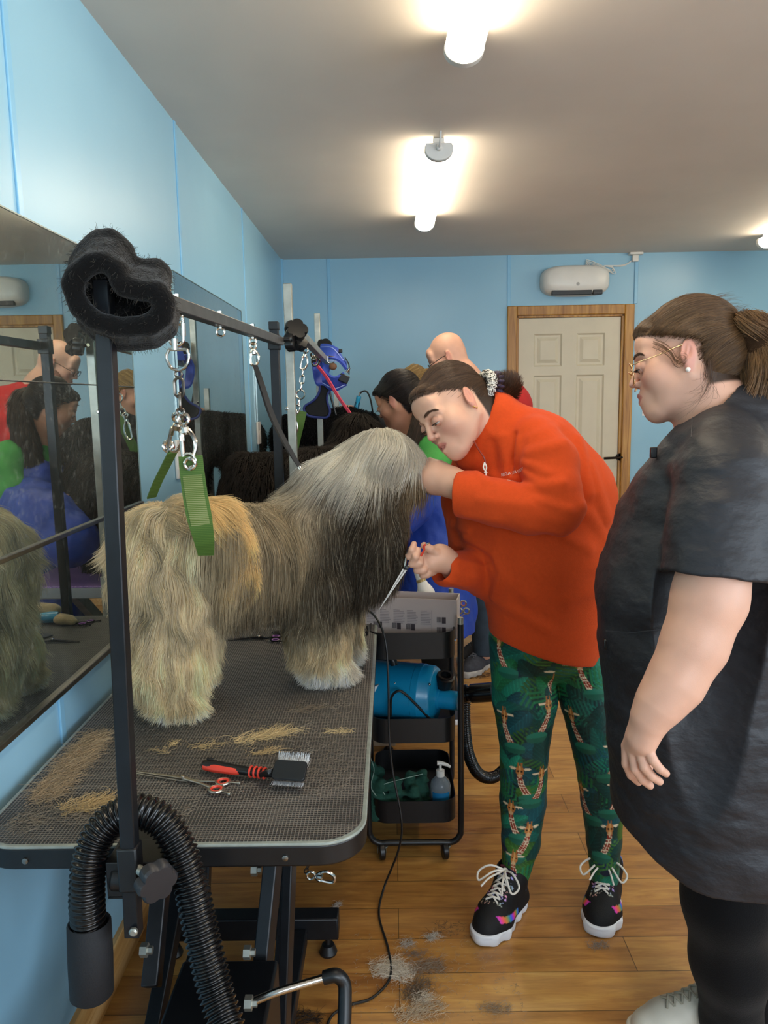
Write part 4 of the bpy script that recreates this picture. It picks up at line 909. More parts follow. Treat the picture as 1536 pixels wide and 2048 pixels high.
def ddir(p, n):
    x, z = dxy(p); g = np.zeros((len(p), 3)); g[:, 2] = -1.0; g[:, 0] = -.10
    hd = (sstep(.40, .50, z-x*.2)*sstep(-.16, -.05, x))[:, None]; g = g*(1-hd)+hd*np.array([-.45, -.10, -1.0])
    tp = (sstep(.58, .62, z-x*.1)*sstep(-.12, .0, x))[:, None]; g = g*(1-tp)+tp*np.array([.15, -.55, -.8])
    mz = (sstep(.02, .07, x)*sstep(.44, .50, z))[:, None]; g = g*(1-mz)+mz*np.array([.05, -.3, -1.0])
    nk = (np.exp(-(((x+.14)/.07)**2+((z-.53)/.07)**2)))[:, None]; g = g*(1-nk)+nk*np.array([-.7, -.3, -.9])
    ft = (sstep(.09, .03, z))[:, None]; g = g+ft*n*np.array([1.3, 1.3, 0])
    return nrm2(g)
HS, HC = [], []
def coat(n, wfn, L, **kw):
    p, nr = sample(v, f, int(n*1.0), wfn); x, z = dxy(p)
    Lf = L(p) if callable(L) else np.full(len(p), L); Lf = Lf*rng.uniform(.65, 1.15, len(p)); Lf = np.minimum(Lf, np.maximum(z*.95, .018))
    S = grow(p, nr, ddir, Lf, 8, DA, **kw); S[:, :, 2] = np.maximum(S[:, :, 2], TZ+.001)
    HS.append(S); HC.append(dog_col(p))
nearside = lambda c, n: np.where(n[:, 1] < .35, 1.0, .3)
zf = lambda c: c[:, 2]-TZ
coat(44000, lambda c, n: nearside(c, n)*(zf(c) > .20)*(c[:, 0] > -.42), lambda p: .05+.07*sstep(.18, .35, p[:, 2]-TZ), lift=.30, wave=.16, wfreq=26, depth=.004, clump=.0035, seed=1)
coat(34000, lambda c, n: nearside(c, n)*(zf(c) > .13)*(c[:, 0] < -.38), .078, lift=.40, wave=.70, wfreq=30, depth=.006, clump=.004, seed=2)
coat(32000, lambda c, n: nearside(c, n)*(zf(c) <= .24), lambda p: .030+.03*sstep(.03, .15, p[:, 2]-TZ), lift=.9, wave=.50, wfreq=42, depth=.006, clump=.003, seed=3)
coat(30000, lambda c, n: nearside(c, n)*(zf(c) > .34)*(c[:, 0] > -.20), lambda p: .08+.06*sstep(.40, .55, p[:, 2]-TZ)-.075*sstep(.0, .06, p[:, 0]), lift=.35, wave=.30, wfreq=20, depth=.006, clump=.005, seed=4)
tv, tf = TS.mesh(.006, 1); p, nr = sample(tv, tf, 16000)
tax = [P(300, 1060, 1.60), P(350, 1040, 1.585), P(420, 1035, 1.58), P(455, 1060, 1.59), P(468, 1110, 1.61), P(468, 1200, 1.63)]
def tdir(p, n):
    D = np.stack([((p-(a+b)/2)**2).sum(1) for a, b in zip(tax[:-1], tax[1:])], 1); j = D.argmin(1); t = np.array([nrm(b-a) for a, b in zip(tax[:-1], tax[1:])])
    return nrm2(t[j]*.9+n*.15+np.array([0, 0, -.45]))
S = grow(p, nr, tdir, rng.uniform(.05, .085, len(p)), 8, TS, lift=.45, wave=.35, wfreq=35, clump=.004, depth=.004, seed=6)
n2 = vnoise(p*V(60, 60, 12)); tc_ = lerpc(np.tile(hexc('#efcf92'), (len(p), 1)), np.tile(hexc('#dccba8'), (len(p), 1)), sstep(.0, -.1, p[:, 0]+.39)); HS.append(S); HC.append(np.clip(tc_*(1+.45*n2)[:, None]*rng.uniform(.75, 1.15, (len(p), 1)), 0, 1))
M_COAT = hairmat('long dog coat', .5, .3, .38)
hairobj('coat', np.concatenate(HS), np.concatenate(HC), M_COAT, dog, rad=rng.uniform(.0003, .0006, sum(len(h) for h in HS)), tip=.2)
print('dog', time.time()-T0)
# ---------------------------------------------------------------- black utility cart behind the table
CY0, CY1 = 2.24, 2.60; cx1 = P(912, 1330, CY0)[0]; cx0 = cx1-.26
ct = thing('utility_cart', 'black three tier metal utility cart on castors between table and orange woman', 'cart', ((cx0+cx1)/2, (CY0+CY1)/2, 0))
def tray(zt, h):
    o = [(p_+(cx0+cx1)/2, q_+(CY0+CY1)/2) for p_, q_ in rrect(cx1-cx0, CY1-CY0, .045, 8)]; i_ = [(p_+(cx0+cx1)/2, q_+(CY0+CY1)/2) for p_, q_ in rrect(cx1-cx0-.006, CY1-CY0-.006, .042, 8)]; n = len(o); m = MB()
    V_ = [(a, b, zt-h) for a, b in o]+[(a, b, zt) for a, b in o]+[(a, b, zt) for a, b in i_]+[(a, b, zt-h+.003) for a, b in i_]
    F = [(k+j*n, (k+1) % n+j*n, (k+1) % n+(j+1)*n, k+(j+1)*n) for j in range(3) for k in range(n)]+[tuple(range(n))[::-1], tuple(range(3*n, 4*n))]
    return m.add(V_, F)
zt = [P(830, 1266, CY0)[2], P(830, 1438, CY0)[2], P(830, 1603, CY0)[2]]; hh_ = [.082, .078, .072]
for z_, h_ in zip(zt, hh_): obj('tray', tray(z_, h_), M_BLK, ct)
for y_, off in ((CY0+.0, .014), (CY1, .014)):
    xr = cx1+off; xl = cx0-off; zt_ = P(925, 1248, CY0)[2]; zb = P(900, 1684, CY0)[2]
    m = MB(); m.tube(smoothpath([(xr, y_, zt_), (xr, y_, .4), (xr, y_, zb+.07), (xr-.006, y_, zb+.02), (xr-.03, y_, zb), (xr-.07, y_, zb), (xl+.07, y_, zb), (xl+.03, y_, zb), (xl+.006, y_, zb+.02), (xl, y_, zb+.07), (xl, y_, .4), (xl, y_, zt_)], 6), .0095, 12); obj('frame_tube', m, M_BLKP, ct)
    m = MB(); m.cyl((xr, y_, zt_), (xr, y_, zt_+.02), .0088); obj('tube_cap', m, M_GALV, ct)
    for xx in (xr-.045, xl+.045):
        c = V(xx, y_, 0); w_ = MB(); w_.lathe([(.004, -.009), (.024, -.009), (.027, -.006), (.027, .006), (.024, .009), (.004, .009)], c+V(-.006, 0, .0275), (1, .15, 0), n=24); cs = MB()
        cs.lathe([(.013, 0), (.013, .004), (.006, .006)], (xx, y_, zb-.014), (0, 0, 1), n=14)
        for s_ in (-1, 1): cs.prism([c+V(-.006+s_*.012, -.014, zb-.012), c+V(-.006+s_*.012, .014, zb-.012), c+V(-.006+s_*.012, .006, .022), c+V(-.006+s_*.012, -.006, .022)], (.002*s_, 0, 0))
        o = obj('castor', cs, M_GALV, ct, bevel=.001); obj('wheel', w_, M_BLKP, o)
# brochure box in the top tray
b0, b1 = P(722, 1198, 2.36), P(913, 1205, 2.30); zb = P(810, 1272, 2.30)[2]; tl = P(722, 1193, 2.36); bl = V(b0[0], b0[1], zb)
u_ = nrm(V(b1[0]-b0[0], b1[1]-b0[1], 0)); w_ = P(913, 1203, 2.30)-P(722, 1196, 2.36); Wd = np.hypot(w_[0], w_[1]); nb_ = nrm(np.cross(u_, (0, 0, 1))); ztop = P(722, 1192, 2.36)[2]
bl = bl+V(0, 0, -.012)
M_CARD = mk('printed white card', '#b9aeab', .6, var=.03)
bo = thing('cardboard_box', 'open white printed card box standing in the top tray of the cart', 'box', bl)
m = MB(); H_ = ztop-bl[2]-.002; BD = -nb_*.085; m.bar(bl+u_*Wd/2*0+V(0, 0, H_/2), bl+u_*Wd+V(0, 0, H_/2), .0025, H_); obj('front_panel', m, M_CARD, bo)
m = MB(); m.bar(bl+BD+V(0, 0, H_/2), bl+u_*Wd+BD+V(0, 0, H_/2), .0025, H_); obj('rear_panel', m, M_CARD, bo)
for e in (0, 1): m = MB(); q = bl+u_*Wd*e; m.bar(q+V(0, 0, H_/2), q+BD+V(0, 0, H_/2), .0025, H_-.002); obj('side_panel', m, M_CARD, bo)
m = MB(); m.bar(bl+BD/2, bl+u_*Wd+BD/2, .083, .003); obj('bottom_panel', m, M_CARD, bo)
fn = nb_ if nb_[1] < 0 else -nb_; S0 = fn*.0016
def bq_(u0, z0, uw, zh): q = bl+S0; return [q+u_*u0+V(0, 0, z0), q+u_*(u0+uw)+V(0, 0, z0), q+u_*(u0+uw)+V(0, 0, z0+zh), q+u_*u0+V(0, 0, z0+zh)]
M_INK = mk('grey ink', '#8b8285', .6); M_INKD = mk('dark ink', '#3a3136', .6)
pr = MB(); H2 = H_
for c_ in range(5):
    for r_ in range(9):
        if c_ < 5: pr.prism(bq_(.018+.043*c_+.0, H2*.62-.0052*r_+.008, .036*(.75+.25*random.random()) if r_ else .020, .0016), fn*.0004)
pr.prism(bq_(Wd-.078, .012, .0006, H2*.62), fn*.0004)
obj('printed_text', pr, M_INK, bo)['kind'] = 'stuff'
for (u0, z0) in ((.045, .026), (.105, .024), (.15, .022), (Wd-.055, .048), (Wd-.055, .016)):
    if u0 < .02: continue
    m = MB(); m.prism(bq_(u0+.010, z0, .012, .020), fn*.0005)
    for k in range(7): m.prism(bq_(u0-.006+.0022*k, z0+.003, .0012, .017), fn*.0005)
    obj('clipper_comb_picture', m, M_INKD, bo)
# bottle, cup with scissors
q = P(842, 1160, 2.47); e = P(872, 1240, 2.45); ax = nrm(e-q); sp = thing('spray_bottle', 'white plastic bottle with gold neck band leaning in the top cart tray', 'bottle', e)
m = MB(); m.lathe([(.014, .0), (.019, .018), (.026, .032), (.029, .045), (.030, .11), (.029, .17), (.0, .172)], q+ax*.0, ax, n=24); obj('bottle_body', m, M_WHT, sp); m = MB(); m.lathe([(.0155, 0), (.017, .004), (.0165, .009), (.0145, .011)], q-ax*.004, ax, n=22); obj('neck_band', m, mk('gold ring', '#b39a63', .3, .4), sp)
m = MB(); m.lathe([(.012, -.03), (.014, -.028), (.0145, 0)], q, ax, n=20); obj('bottle_cap', m, M_WHT, sp)
cq = P(900, 1262, 2.42); cup = thing('tool_cup', 'pale blue plastic cup of scissors in the top tray corner', 'cup', cq+V(0, 0, -.03)); m = MB(); m.lathe([(.020, -.03), (.024, .035), (.0225, .035), (.019, -.028)], cq+V(.0, 0, 0), (0, 0, 1), n=24, caps=False); m.lathe([(.020, -.03), (.0, -.029)], cq, n=24, caps=False); obj('cup_body', m, mk('pale blue plastic', '#6f8fb8', .4), cup)
for i, (a, b, r1, lab) in enumerate(((P(903, 1262, 2.42), P(912, 1225, 2.40), P(920, 1207, 2.40), 'steel scissors with pink finger rings standing in the blue cup, left pair'), (P(900, 1268, 2.41), P(916, 1238, 2.39), P(926, 1222, 2.38), 'steel scissors standing upright in the blue cup, right pair'))):
    t = thing('scissors', lab, 'scissors', a, 'scissors standing in the cup')
    for s_ in (-1, 1):
        c = r1+V(.011*s_, 0, .0); m = MB(); m.tube([a, b, b+(c-b)*.5+V(.003*s_, 0, 0), c-V(0, 0, .008)], [.003, .005, .003, .003], 8, flat=.5); m.ring(c, .009, .0028, (.2, 1, 0), 20); obj('blade', m, M_SCI, t)
        if i == 0: m = MB(); m.ring(c, .0075, .0022, (.2, 1, 0), 20); obj('finger_ring', m, mk('pink rubber', '#c86a70', .5), t)
# turquoise dryer in the middle tray
dz = P(800, 1388, 2.36)[2]; d0 = V(cx0-.085, 2.44, dz); d1 = P(872, 1390, 2.34); ax = nrm(d1-d0); L = np.linalg.norm(d1-d0); r = .094
M_TQ = mk('turquoise dryer paint', '#148bbb', .28, var=.05)
dr = thing('pet_dryer', 'turquoise cylinder dog dryer lying in the middle cart tray', 'dryer', V(d0[0], d0[1], dz-r))
m = MB(); m.lathe([(r*.8, -.02), (r*.95, -.012), (r, 0), (r, L*.80), (r*1.015, L*.805), (r*1.015, L*.87), (r*.99, L*.88), (r*.97, L*.97), (r*.90, L), (r*.5, L+.008)], d0, ax, n=44); obj('dryer_body', m, M_TQ, dr)
m = MB(); m.lathe([(.034, 0), (.034, .012), (.030, .014), (.030, .075), (.026, .075)], d1+V(0, -.005, -.010), ax, n=28); obj('nozzle', m, M_TQ, dr)
for (a, h) in ((35, L*.55), (-25, L*.60), (40, L*.92)): u0, w0 = perp(ax); dd = nrm(V(0, -cos(R(a)), sin(R(a)))); m = MB(); m.ell(d0+ax*h+dd*r, (.004, .004, .004)); obj('rivet', m, M_CHR, dr)
m = MB(); hz0 = d0+ax*L*.12+V(0, -.02, r+.012); m.tube(smoothpath([hz0-ax*.07, hz0-ax*.05+V(0, 0, .01), hz0+V(0, 0, .012), hz0+ax*.10+V(0, 0, .012), hz0+ax*.125+V(0, 0, .004), hz0+ax*.13+V(0, 0, -.012)], 5), .012, 12); obj('carry_handle', m, M_BLKP, dr)
m = MB(); m.tube(smoothpath([P(781, 1432, 2.262), P(783, 1395, 2.256), P(797, 1382, 2.250), P(815, 1392, 2.252), P(860, 1438, 2.268)], 5), .0042, 8); obj('stand_wire', m, M_BLKP, dr)
lg = MB(); lg.prism([P(744, 1376, 2.345-.083), P(757, 1370, 2.345-.083), P(746, 1391, 2.345-.083)], (0, .012, 0)); obj('logo_patch', lg, mk('white decal', '#cfdde2', .4), dr)
m = MB(); n0 = P(884, 1390, 2.36); n1 = P(893, 1342, 2.33); axn = nrm(n1-n0); m.lathe([(.022, 0), (.024, .03), (.030, .05), (.030, .075), (.024, .078), (.022, .06)], n0, axn, n=24); m.lathe([(.025, .082), (.017, .081)], n0, axn, n=24, caps=False); tag(obj('spare_nozzle', m, M_BLKP, loc=n0), 'black cone nozzle standing beside the turquoise dryer', 'nozzle')
m = MB(); m.lathe([(.018, -.003), (.018, .006)], P(886, 1372, 2.37), (0, 0, 1), n=16)
# hose from the dryer
h0 = P(928, 1388, 2.33); hz2 = thing('dryer_hose', 'black ribbed hose from the turquoise dryer looping down behind the leggings', 'hose', P(940, 1560, 2.35))
m = MB(); m.lathe([(.026, 0), (.029, .004), (.029, .012), (.024, .014), (.024, .022), (.030, .024), (.030, .095), (.026, .098)], h0, nrm(P(985, 1384, 2.30)-h0), n=26); obj('hose_cuff', m, mk('glossy black vinyl', '#0b0b0d', .2), hz2)
hp = smoothpath([P(985, 1383, 2.32), P(1010, 1385, 2.40), P(1022, 1400, 2.50), P(1015, 1430, 2.56), P(1020, 1480, 2.56), P(1013, 1530, 2.54), P(985, 1555, 2.50), P(955, 1545, 2.46), P(935, 1500, 2.43), P(929, 1440, 2.42), P(930, 1395, 2.43)], 10)
sg = np.r_[0, np.cumsum(np.linalg.norm(np.diff(hp, axis=0), axis=1))]; n = int(sg[-1]/.0018); ss = np.linspace(0, sg[-1], n); pth = np.stack([np.interp(ss, sg, hp[:, i]) for i in range(3)], 1)
m = MB(); m.tube(pth, .0185+.0022*np.cos(ss*2*pi/.0075), 16); obj('ribbed_hose', m, mk('glossy black vinyl', '#0b0b0d', .22), hz2, angle=0)
# bottom tray: green cloth and sanitizer
s = SDF(.022); zb = zt[2]-.07; 
for (a, b, d_, r_) in ((740, 1560, 2.30, .02), (760, 1570, 2.28, .02), (790, 1568, 2.30, .022), (820, 1555, 2.34, .02), (845, 1550, 2.36, .018), (742, 1530, 2.36, .016), (755, 1545, 2.38, .018), (830, 1580, 2.3, .018)):
    q = P(a, b, d_); s.cone((q[0], q[1], zb+.01), q, r_*1.3, r_)
s.disp = lambda p: fbm(p*V(26, 26, 70), 3)*.008
v, f = s.mesh(.004, 1); tag(obj('green_cloth', RawMesh(v, f), mk('dark green cloth', '#1c4a3c', .9, bump=.5, bscale=300), loc=(v[:, 0].mean(), v[:, 1].mean(), zb)), 'crumpled dark green cloth in the bottom tray of the cart', 'cloth')
for i, pth_ in enumerate(((P(741, 1515, 2.33), P(748, 1540, 2.30), P(742, 1572, 2.27), P(752, 1592, 2.262)), (P(770, 1590, 2.262), P(762, 1575, 2.265), P(775, 1566, 2.27), P(845, 1548, 2.33)))):
    m = MB(); m.tube(smoothpath(pth_, 6), .0013, 6); o = obj('cloth_hem', m, mk('pale hem', '#8fa79a', .8), bpy.data.objects['green_cloth'])
q = P(881, 1600, 2.31); sz = thing('hand_sanitizer', 'clear pump bottle of hand gel in the bottom tray of the cart', 'bottle', V(q[0], q[1], zb)); zq = P(881, 1600, 2.31)[2]
t_ = NT('clear plastic'); t_.set(Roughness=.12); t_.b.inputs['Transmission Weight'].default_value = .75; t_.col(t_.ramp(t_.noise(6, 2), [(.3, '#b9c4cc'), (.7, '#cdd6dc')])); t_.b.inputs['IOR'].default_value = 1.3
m = MB(); hb = P(881, 1552, 2.31)[2]-zb; m.lathe([(.001, 0), (.031, 0), (.033, .005), (.033, hb*.72), (.029, hb*.86), (.018, hb*.96), (.0125, hb), (.0125, hb+.004)], (q[0], q[1], zb), n=30); obj('bottle_body', m, t_.m, sz)
m = MB(); m.lathe([(.0135, 0), (.0135, .020), (.006, .022), (.0045, .024), (.0045, .04)], (q[0], q[1], zb+hb+.001), n=20); zz = zb+hb+.04; obj('pump_collar', m, M_WHT, sz); m = MB(); m.tube(smoothpath([(q[0]-.010, q[1], zz+.004), (q[0]+.004, q[1], zz+.003), (q[0]+.022, q[1], zz-.003), (q[0]+.032, q[1], zz-.010)], 5), np.linspace(.0075, .004, 16), 10); obj('pump_head', m, M_WHT, sz)
m = MB(); n = 20
for k in range(n): pass
V_ = [(q[0]+.0336*sin(a), q[1]-.0336*cos(a), z_) for z_ in (zb+.03, zb+.075) for a in np.linspace(-.9, .9, n)]; m.add(V_, [(k, k+1, n+k+1, n+k) for k in range(n-1)]); obj('label_print', m, mk('blue label', '#1d6f9e', .4), sz)
# ---------------------------------------------------------------- second grooming table, posts and hangings
M_PUR = m_mat('lilac ribbed mat', '#9c78b5', '#8a66a5')
T2 = table(-.62, .02, 2.86, 4.14, .745, 'second grooming table with lilac mat and pale rim under the black dogs', M_PUR, M_PUR, mk('pale grey rim', '#8c8f94', .4), .045)
for x in (-.5, -.1): obj('lift_arm', MB().bar((x, 3.1, .08), (x, 3.9, .70), .035, .05), M_GALV, T2); obj('lift_arm', MB().bar((x+.035, 3.9, .08), (x+.035, 3.1, .70), .035, .05), M_GALV, T2)
for y in (3.0, 4.0): m = MB(); m.box2((-.6, y-.03, .03), (0, y+.03, .08)); obj('base_rail', m, M_GALV, T2, bevel=.004)
for y in (3.0, 4.0):
    for x in (-.57, -.03): m = MB(); m.lathe([(.012, .03), (.012, .01), (.02, .008), (.02, 0)], (x, y, 0), n=14); obj('levelling_foot', m, M_BLKP, T2)
g1, g2 = P(575, 568, 2.80), P(634, 627, 4.18); gf = thing('galvanised_frame', 'galvanised square post frame with cross bar over the second table', 'grooming frame', (g1[0], g1[1], .6))
m = MB(); m.bar(g1, (g1[0], g1[1], .60), .030, .030, up=(0, 1, 0)); obj('post', m, M_GALV, gf, bevel=.002); m = MB(); m.bar(g2, (g2[0], g2[1], .60), .030, .030, up=(0, 1, 0)); obj('post', m, M_GALV, gf, bevel=.002)
for g_, pr_ in ((g1, 1), (g2, 1)): m = MB(); m.bar((g_[0], g_[1], .62), (g_[0], g_[1]+(.06 if g_ is g1 else -.06), .62), .05, .03); m.bar((g_[0], g_[1], .8), (g_[0], g_[1], .6), .042, .042, up=(0, 1, 0)); obj('clamp', m, M_GALV, gf, bevel=.003)
a0, a1 = P(600, 668, 2.80), P(655, 724, 4.18); m = MB(); m.bar(a0, a1, .028, .028); obj('cross_bar', m, M_GALV, gf, bevel=.002)
m = MB(); m.cyl(P(562, 683, 2.72), P(604, 688, 2.78), .006); obj('clamp_bolt', m, M_CHR, gf)
knob(P(581, 684, 2.72), (1, -.2, .1), .034, .03, 5, M_BLKP, gf); knob(P(592, 661, 2.74), (.4, -1, .5), .042, .035, 5, M_BLKP, gf); knob(P(600, 688, 2.74), (.5, -.6, .5), .026, .03, 5, M_BLKP, gf); knob(P(649, 691, 4.1), (0, -.6, .8), .04, .04, 5, M_BLKP, gf)
for q in (P(573, 817, 2.78), P(634, 801, 4.16)): m = MB(); m.lathe([(.007, 0), (.007, .004), (.004, .006)], q, (0, -1, 0), n=10); obj('bolt', m, M_CHR, gf)
c2 = thing('chain_hanger', 'small chrome chain with ring hanging from the galvanised cross bar', 'chain', P(612, 698, 3.05)); m = MB(); dd_ = 3.05
swivel(m, P(612, 696, dd_), P(606, 738, dd_), 1.5); obj('swivel_hook', m, M_CHR, c2); m = MB(); chainlinks(m, P(606, 738, dd_), P(602, 780, dd_), 3, .008, .0026); obj('link', m, M_CHR, c2); m = MB(); m.ring(P(601, 789, dd_), .017, .003, (.2, 1, 0)); obj('ring', m, M_CHR, c2)
m = MB(); chainlinks(m, P(600, 798, dd_), P(588, 838, dd_), 3, .010, .003); obj('link', m, M_CHR, c2); m = MB(); swivel(m, P(590, 820, dd_), P(586, 872, dd_), 1.6); obj('swivel_hook', m, M_CHR, c2)
bs = smoothpath([P(603, 822, 3.06), P(597, 850, 3.06), P(590, 880, 3.08), P(584, 915, 3.10), P(586, 950, 3.12)], 5); tag(obj('belly_strap', ribbon(bs, .042, (1, .2, 0), .003), M_GRN, loc=bs[0]), 'green webbing strap hanging behind the galvanised post over the dark shaggy dog', 'strap')
pk = thing('leash', 'thin pink lead from the galvanised cross bar down to the clipped black dog', 'leash', P(638, 716, 3.8)); M_PNK = mk('pink cord', '#e8506a', .5)
pp_ = [P(631, 728, 3.75), P(652, 755, 3.8), P(675, 793, 3.84), P(700, 828, 3.88)]; m = MB(); m.tube(smoothpath(pp_, 6), .0055, 8); obj('cord', m, M_PNK, pk); m = MB(); m.tube(smoothpath([q+V(.01, 0, -.004) for q in pp_], 6), .0045, 8); obj('cord', m, M_PNK, pk)
m = MB(); swivel(m, P(626, 704, 3.72), P(632, 730, 3.75), 2.2); obj('swivel_hook', m, M_CHR, pk); m = MB(); m.cyl(P(699, 826, 3.88), P(704, 834, 3.88), .006); obj('crimp', m, M_CHR, pk)
# blue harness
M_HB = mk('blue nylon', '#3b53b5', .55, var=.08, bump=.2, bscale=300); M_HS = mk('pale stitching', '#9fb0e8', .6)
hn = thing('dog_harness', 'blue padded dog harness with black buckles hung on the far galvanised post', 'harness', P(665, 735, 4.0)); hd_ = 4.0
def hcurve(pts, w, up=(0, 1, 0), th=.012): return ribbon(smoothpath([P(a, b, d) for a, b, d in pts], 6), w, up, th)
obj('back_panel', hcurve([(640, 702, 4.03), (655, 703, 3.98), (675, 712, 3.95), (692, 732, 3.98)], .075, (.25, -.6, -.7)), M_HB, hn)
obj('chest_panel', hcurve([(645, 735, 4.0), (650, 755, 3.97), (668, 768, 3.95), (690, 758, 3.97)], .085, (.1, -.6, .8)), M_HB, hn)
obj('girth_strap', hcurve([(640, 705, 4.05), (634, 730, 4.08), (640, 765, 4.06), (655, 772, 4.02)], .05, (1, .5, 0)), M_HB, hn)
obj('side_strap', hcurve([(655, 730, 3.96), (650, 745, 3.95), (652, 760, 3.95)], .04, (1, -.3, 0)), M_HB, hn)
obj('girth_strap', hcurve([(690, 715, 3.98), (698, 730, 3.98), (698, 748, 3.97)], .018, (0, 1, 0), .006), M_BLKP, hn)
m = MB(); m.box(P(688, 757, 3.94), (.05, .02, .04), rotm((0, 1, 0), 25)); obj('buckle', m, M_BLKP, hn, bevel=.004); m = MB(); m.box(P(681, 702, 3.95), (.018, .02, .018)); obj('slider', m, M_BLKP, hn, bevel=.003); m = MB(); m.tube(smoothpath([P(656, 712, 3.93), P(656, 724, 3.93), P(662, 727, 3.93), P(669, 722, 3.93), P(669, 714, 3.93), P(656, 712, 3.93)], 4), .003, 8); obj('d_ring', m, M_CHR, hn)
m = MB(); m.cyl(P(693, 745, 3.96), P(699, 736, 3.96), .006); obj('ring', m, M_CHR, hn)
m = MB(); m.ell(P(666, 733, 3.93), (.02, .01, .018)); obj('tag_disc', m, mk('brown leather tag', '#6b4a34', .6), hn)
for pth_ in ([(643, 694, 4.0), (665, 696, 3.93), (688, 722, 3.93)], [(648, 722, 3.96), (665, 722, 3.925), (684, 725, 3.93)], [(645, 766, 3.97), (668, 777, 3.925), (690, 770, 3.93)]):
    m = MB(); m.tube(smoothpath([P(*q) for q in pth_], 5), .0022, 6); obj('stitching', m, M_HS, hn)
sv = [(640, 770), (638, 785), (628, 800), (610, 812), (609, 822), (618, 832), (640, 835), (655, 834), (660, 822), (655, 805), (655, 790), (664, 775)]
m = MB(); m.prism([P(a, b, 3.99) for a, b in sv], (0, .025, 0)); cb = obj('padded_bib', m, mk('black mesh padding', '#111318', .8, bump=.3), hn, bevel=.008); m = MB(); m.tube(smoothpath([P(a, b, 3.987) for a, b in sv], 4), .006, 8); obj('bib_binding', m, mk('dark blue binding', '#26357a', .6), hn)
# third frame further back
g3 = P(672, 772, 4.66); m = MB(); m.bar(g3, (g3[0], g3[1], .74), .030, .030, up=(0, 1, 0)); f3 = thing('galvanised_frame', 'short galvanised post standing behind the clipped black dog', 'grooming frame', (g3[0], g3[1], .74)); obj('post', m, M_GALV, f3, bevel=.002); m = MB(); m.bar((g3[0], g3[1], .79), (g3[0], g3[1], .74), .044, .044, up=(0, 1, 0)); obj('clamp', m, M_GALV, f3, bevel=.002)
T3 = table(-.62, .10, 4.30, 5.05, .745, 'far grooming table by the back wall under the second black dog', M_MAT, M_EDGET, M_BLK); 
for x in (-.5, -.05): obj('lift_arm', MB().bar((x, 4.45, .0), (x, 4.9, .70), .035, .05), M_BLK, T3); obj('lift_arm', MB().bar((x+.035, 4.9, .0), (x+.035, 4.45, .70), .035, .05), M_BLK, T3)
pl = [P(659, 782, 4.3), P(665, 806, 4.3), P(672, 830, 4.3)]; m = MB(); m.tube(smoothpath(pl, 4), .006, 8); tag(obj('leash', m, M_BLKP, loc=pl[0]), 'short black lead behind the pink lead, ending on the far dog', 'leash')
# ---------------------------------------------------------------- the two dark dogs
def furdog(name, label, chains, n, L, cols, base, seed, rad, wave=.3, hstep=.008, crop=None):
    s = SDF(.05)
    for pts, rs in chains: s.chain(pts, rs)
    v, f = s.mesh(hstep, 2); c = v.mean(0); t = thing(name, label, 'dog', (c[0], c[1], v[:, 2].min())); obj('body', RawMesh(v, f), mk('dark dog skin', base, .9, spec=.1), t)
    p, nr = sample(v, f, n, lambda c_, n_: np.where((n_[:, 1] < .3) | (n_[:, 0] < -.3), 1., .35)); S = grow(p, nr, lambda a, b: nrm2(b*.25+np.array([-.15, 0, -1.0])), rng.uniform(.6, 1.15, n)*L, 6, s, lift=.7, wave=wave, wfreq=30, clump=.005, depth=.004, seed=seed)
    k = (vnoise(p*V(60, 60, 16))*.5+.5)[:, None]; C = hexc(cols[0])*(1-k)+hexc(cols[1])*k; hairobj('coat', S, C*rng.uniform(.6, 1.3, (n, 1)), M_COAT, t, rad=rad); return t
furdog('dog', 'dark brown shaggy dog standing on the lilac table, behind the grey dog', [([P(525, 990, 3.02), P(620, 980, 3.12), P(700, 970, 3.25)], [.16, .155, .15]), ([P(520, 1020, 2.98), P(510, 1080, 2.97), (P(510, 1080, 2.97)[0], 2.97, .79)], [.12, .07, .045]), ([P(560, 1030, 3.2), (P(545, 1080, 3.2)[0], 3.2, .79)], [.1, .045]), ([P(690, 1020, 3.1), (P(690, 1080, 3.12)[0], 3.12, .79)], [.1, .045]), ([P(700, 1020, 3.35), (P(700, 1080, 3.35)[0]-.06, 3.35, .79)], [.09, .045]), ([P(690, 930, 3.25), P(715, 880, 3.30)], [.11, .09]), ([P(715, 870, 3.30), P(745, 885, 3.25)], [.085, .055]), ([P(500, 965, 3.0), P(487, 940, 2.98), P(480, 985, 2.96)], [.05, .045, .03])], 26000, .06, ('#13100e', '#443930'), '#0e0b09', 11, .0009)
furdog('dog', 'close clipped black dog on the far table, under the harness', [([P(592, 880, 4.45), P(690, 868, 4.5)], [.15, .15]), ([P(590, 930, 4.38), (P(590, 930, 4.38)[0], 4.38, .785)], [.10, .04]), ([P(575, 930, 4.6), (P(575, 930, 4.6)[0], 4.6, .785)], [.09, .04]), ([P(690, 930, 4.42), (P(690, 930, 4.42)[0], 4.42, .785)], [.09, .04]), ([P(700, 930, 4.62), (P(700, 930, 4.62)[0], 4.62, .785)], [.09, .04]), ([P(700, 850, 4.45), P(735, 845, 4.45)], [.09, .06])], 12000, .016, ('#0a0a0b', '#1c1b1d'), '#08080a', 12, .0011, wave=.6)
print('cart', time.time()-T0)
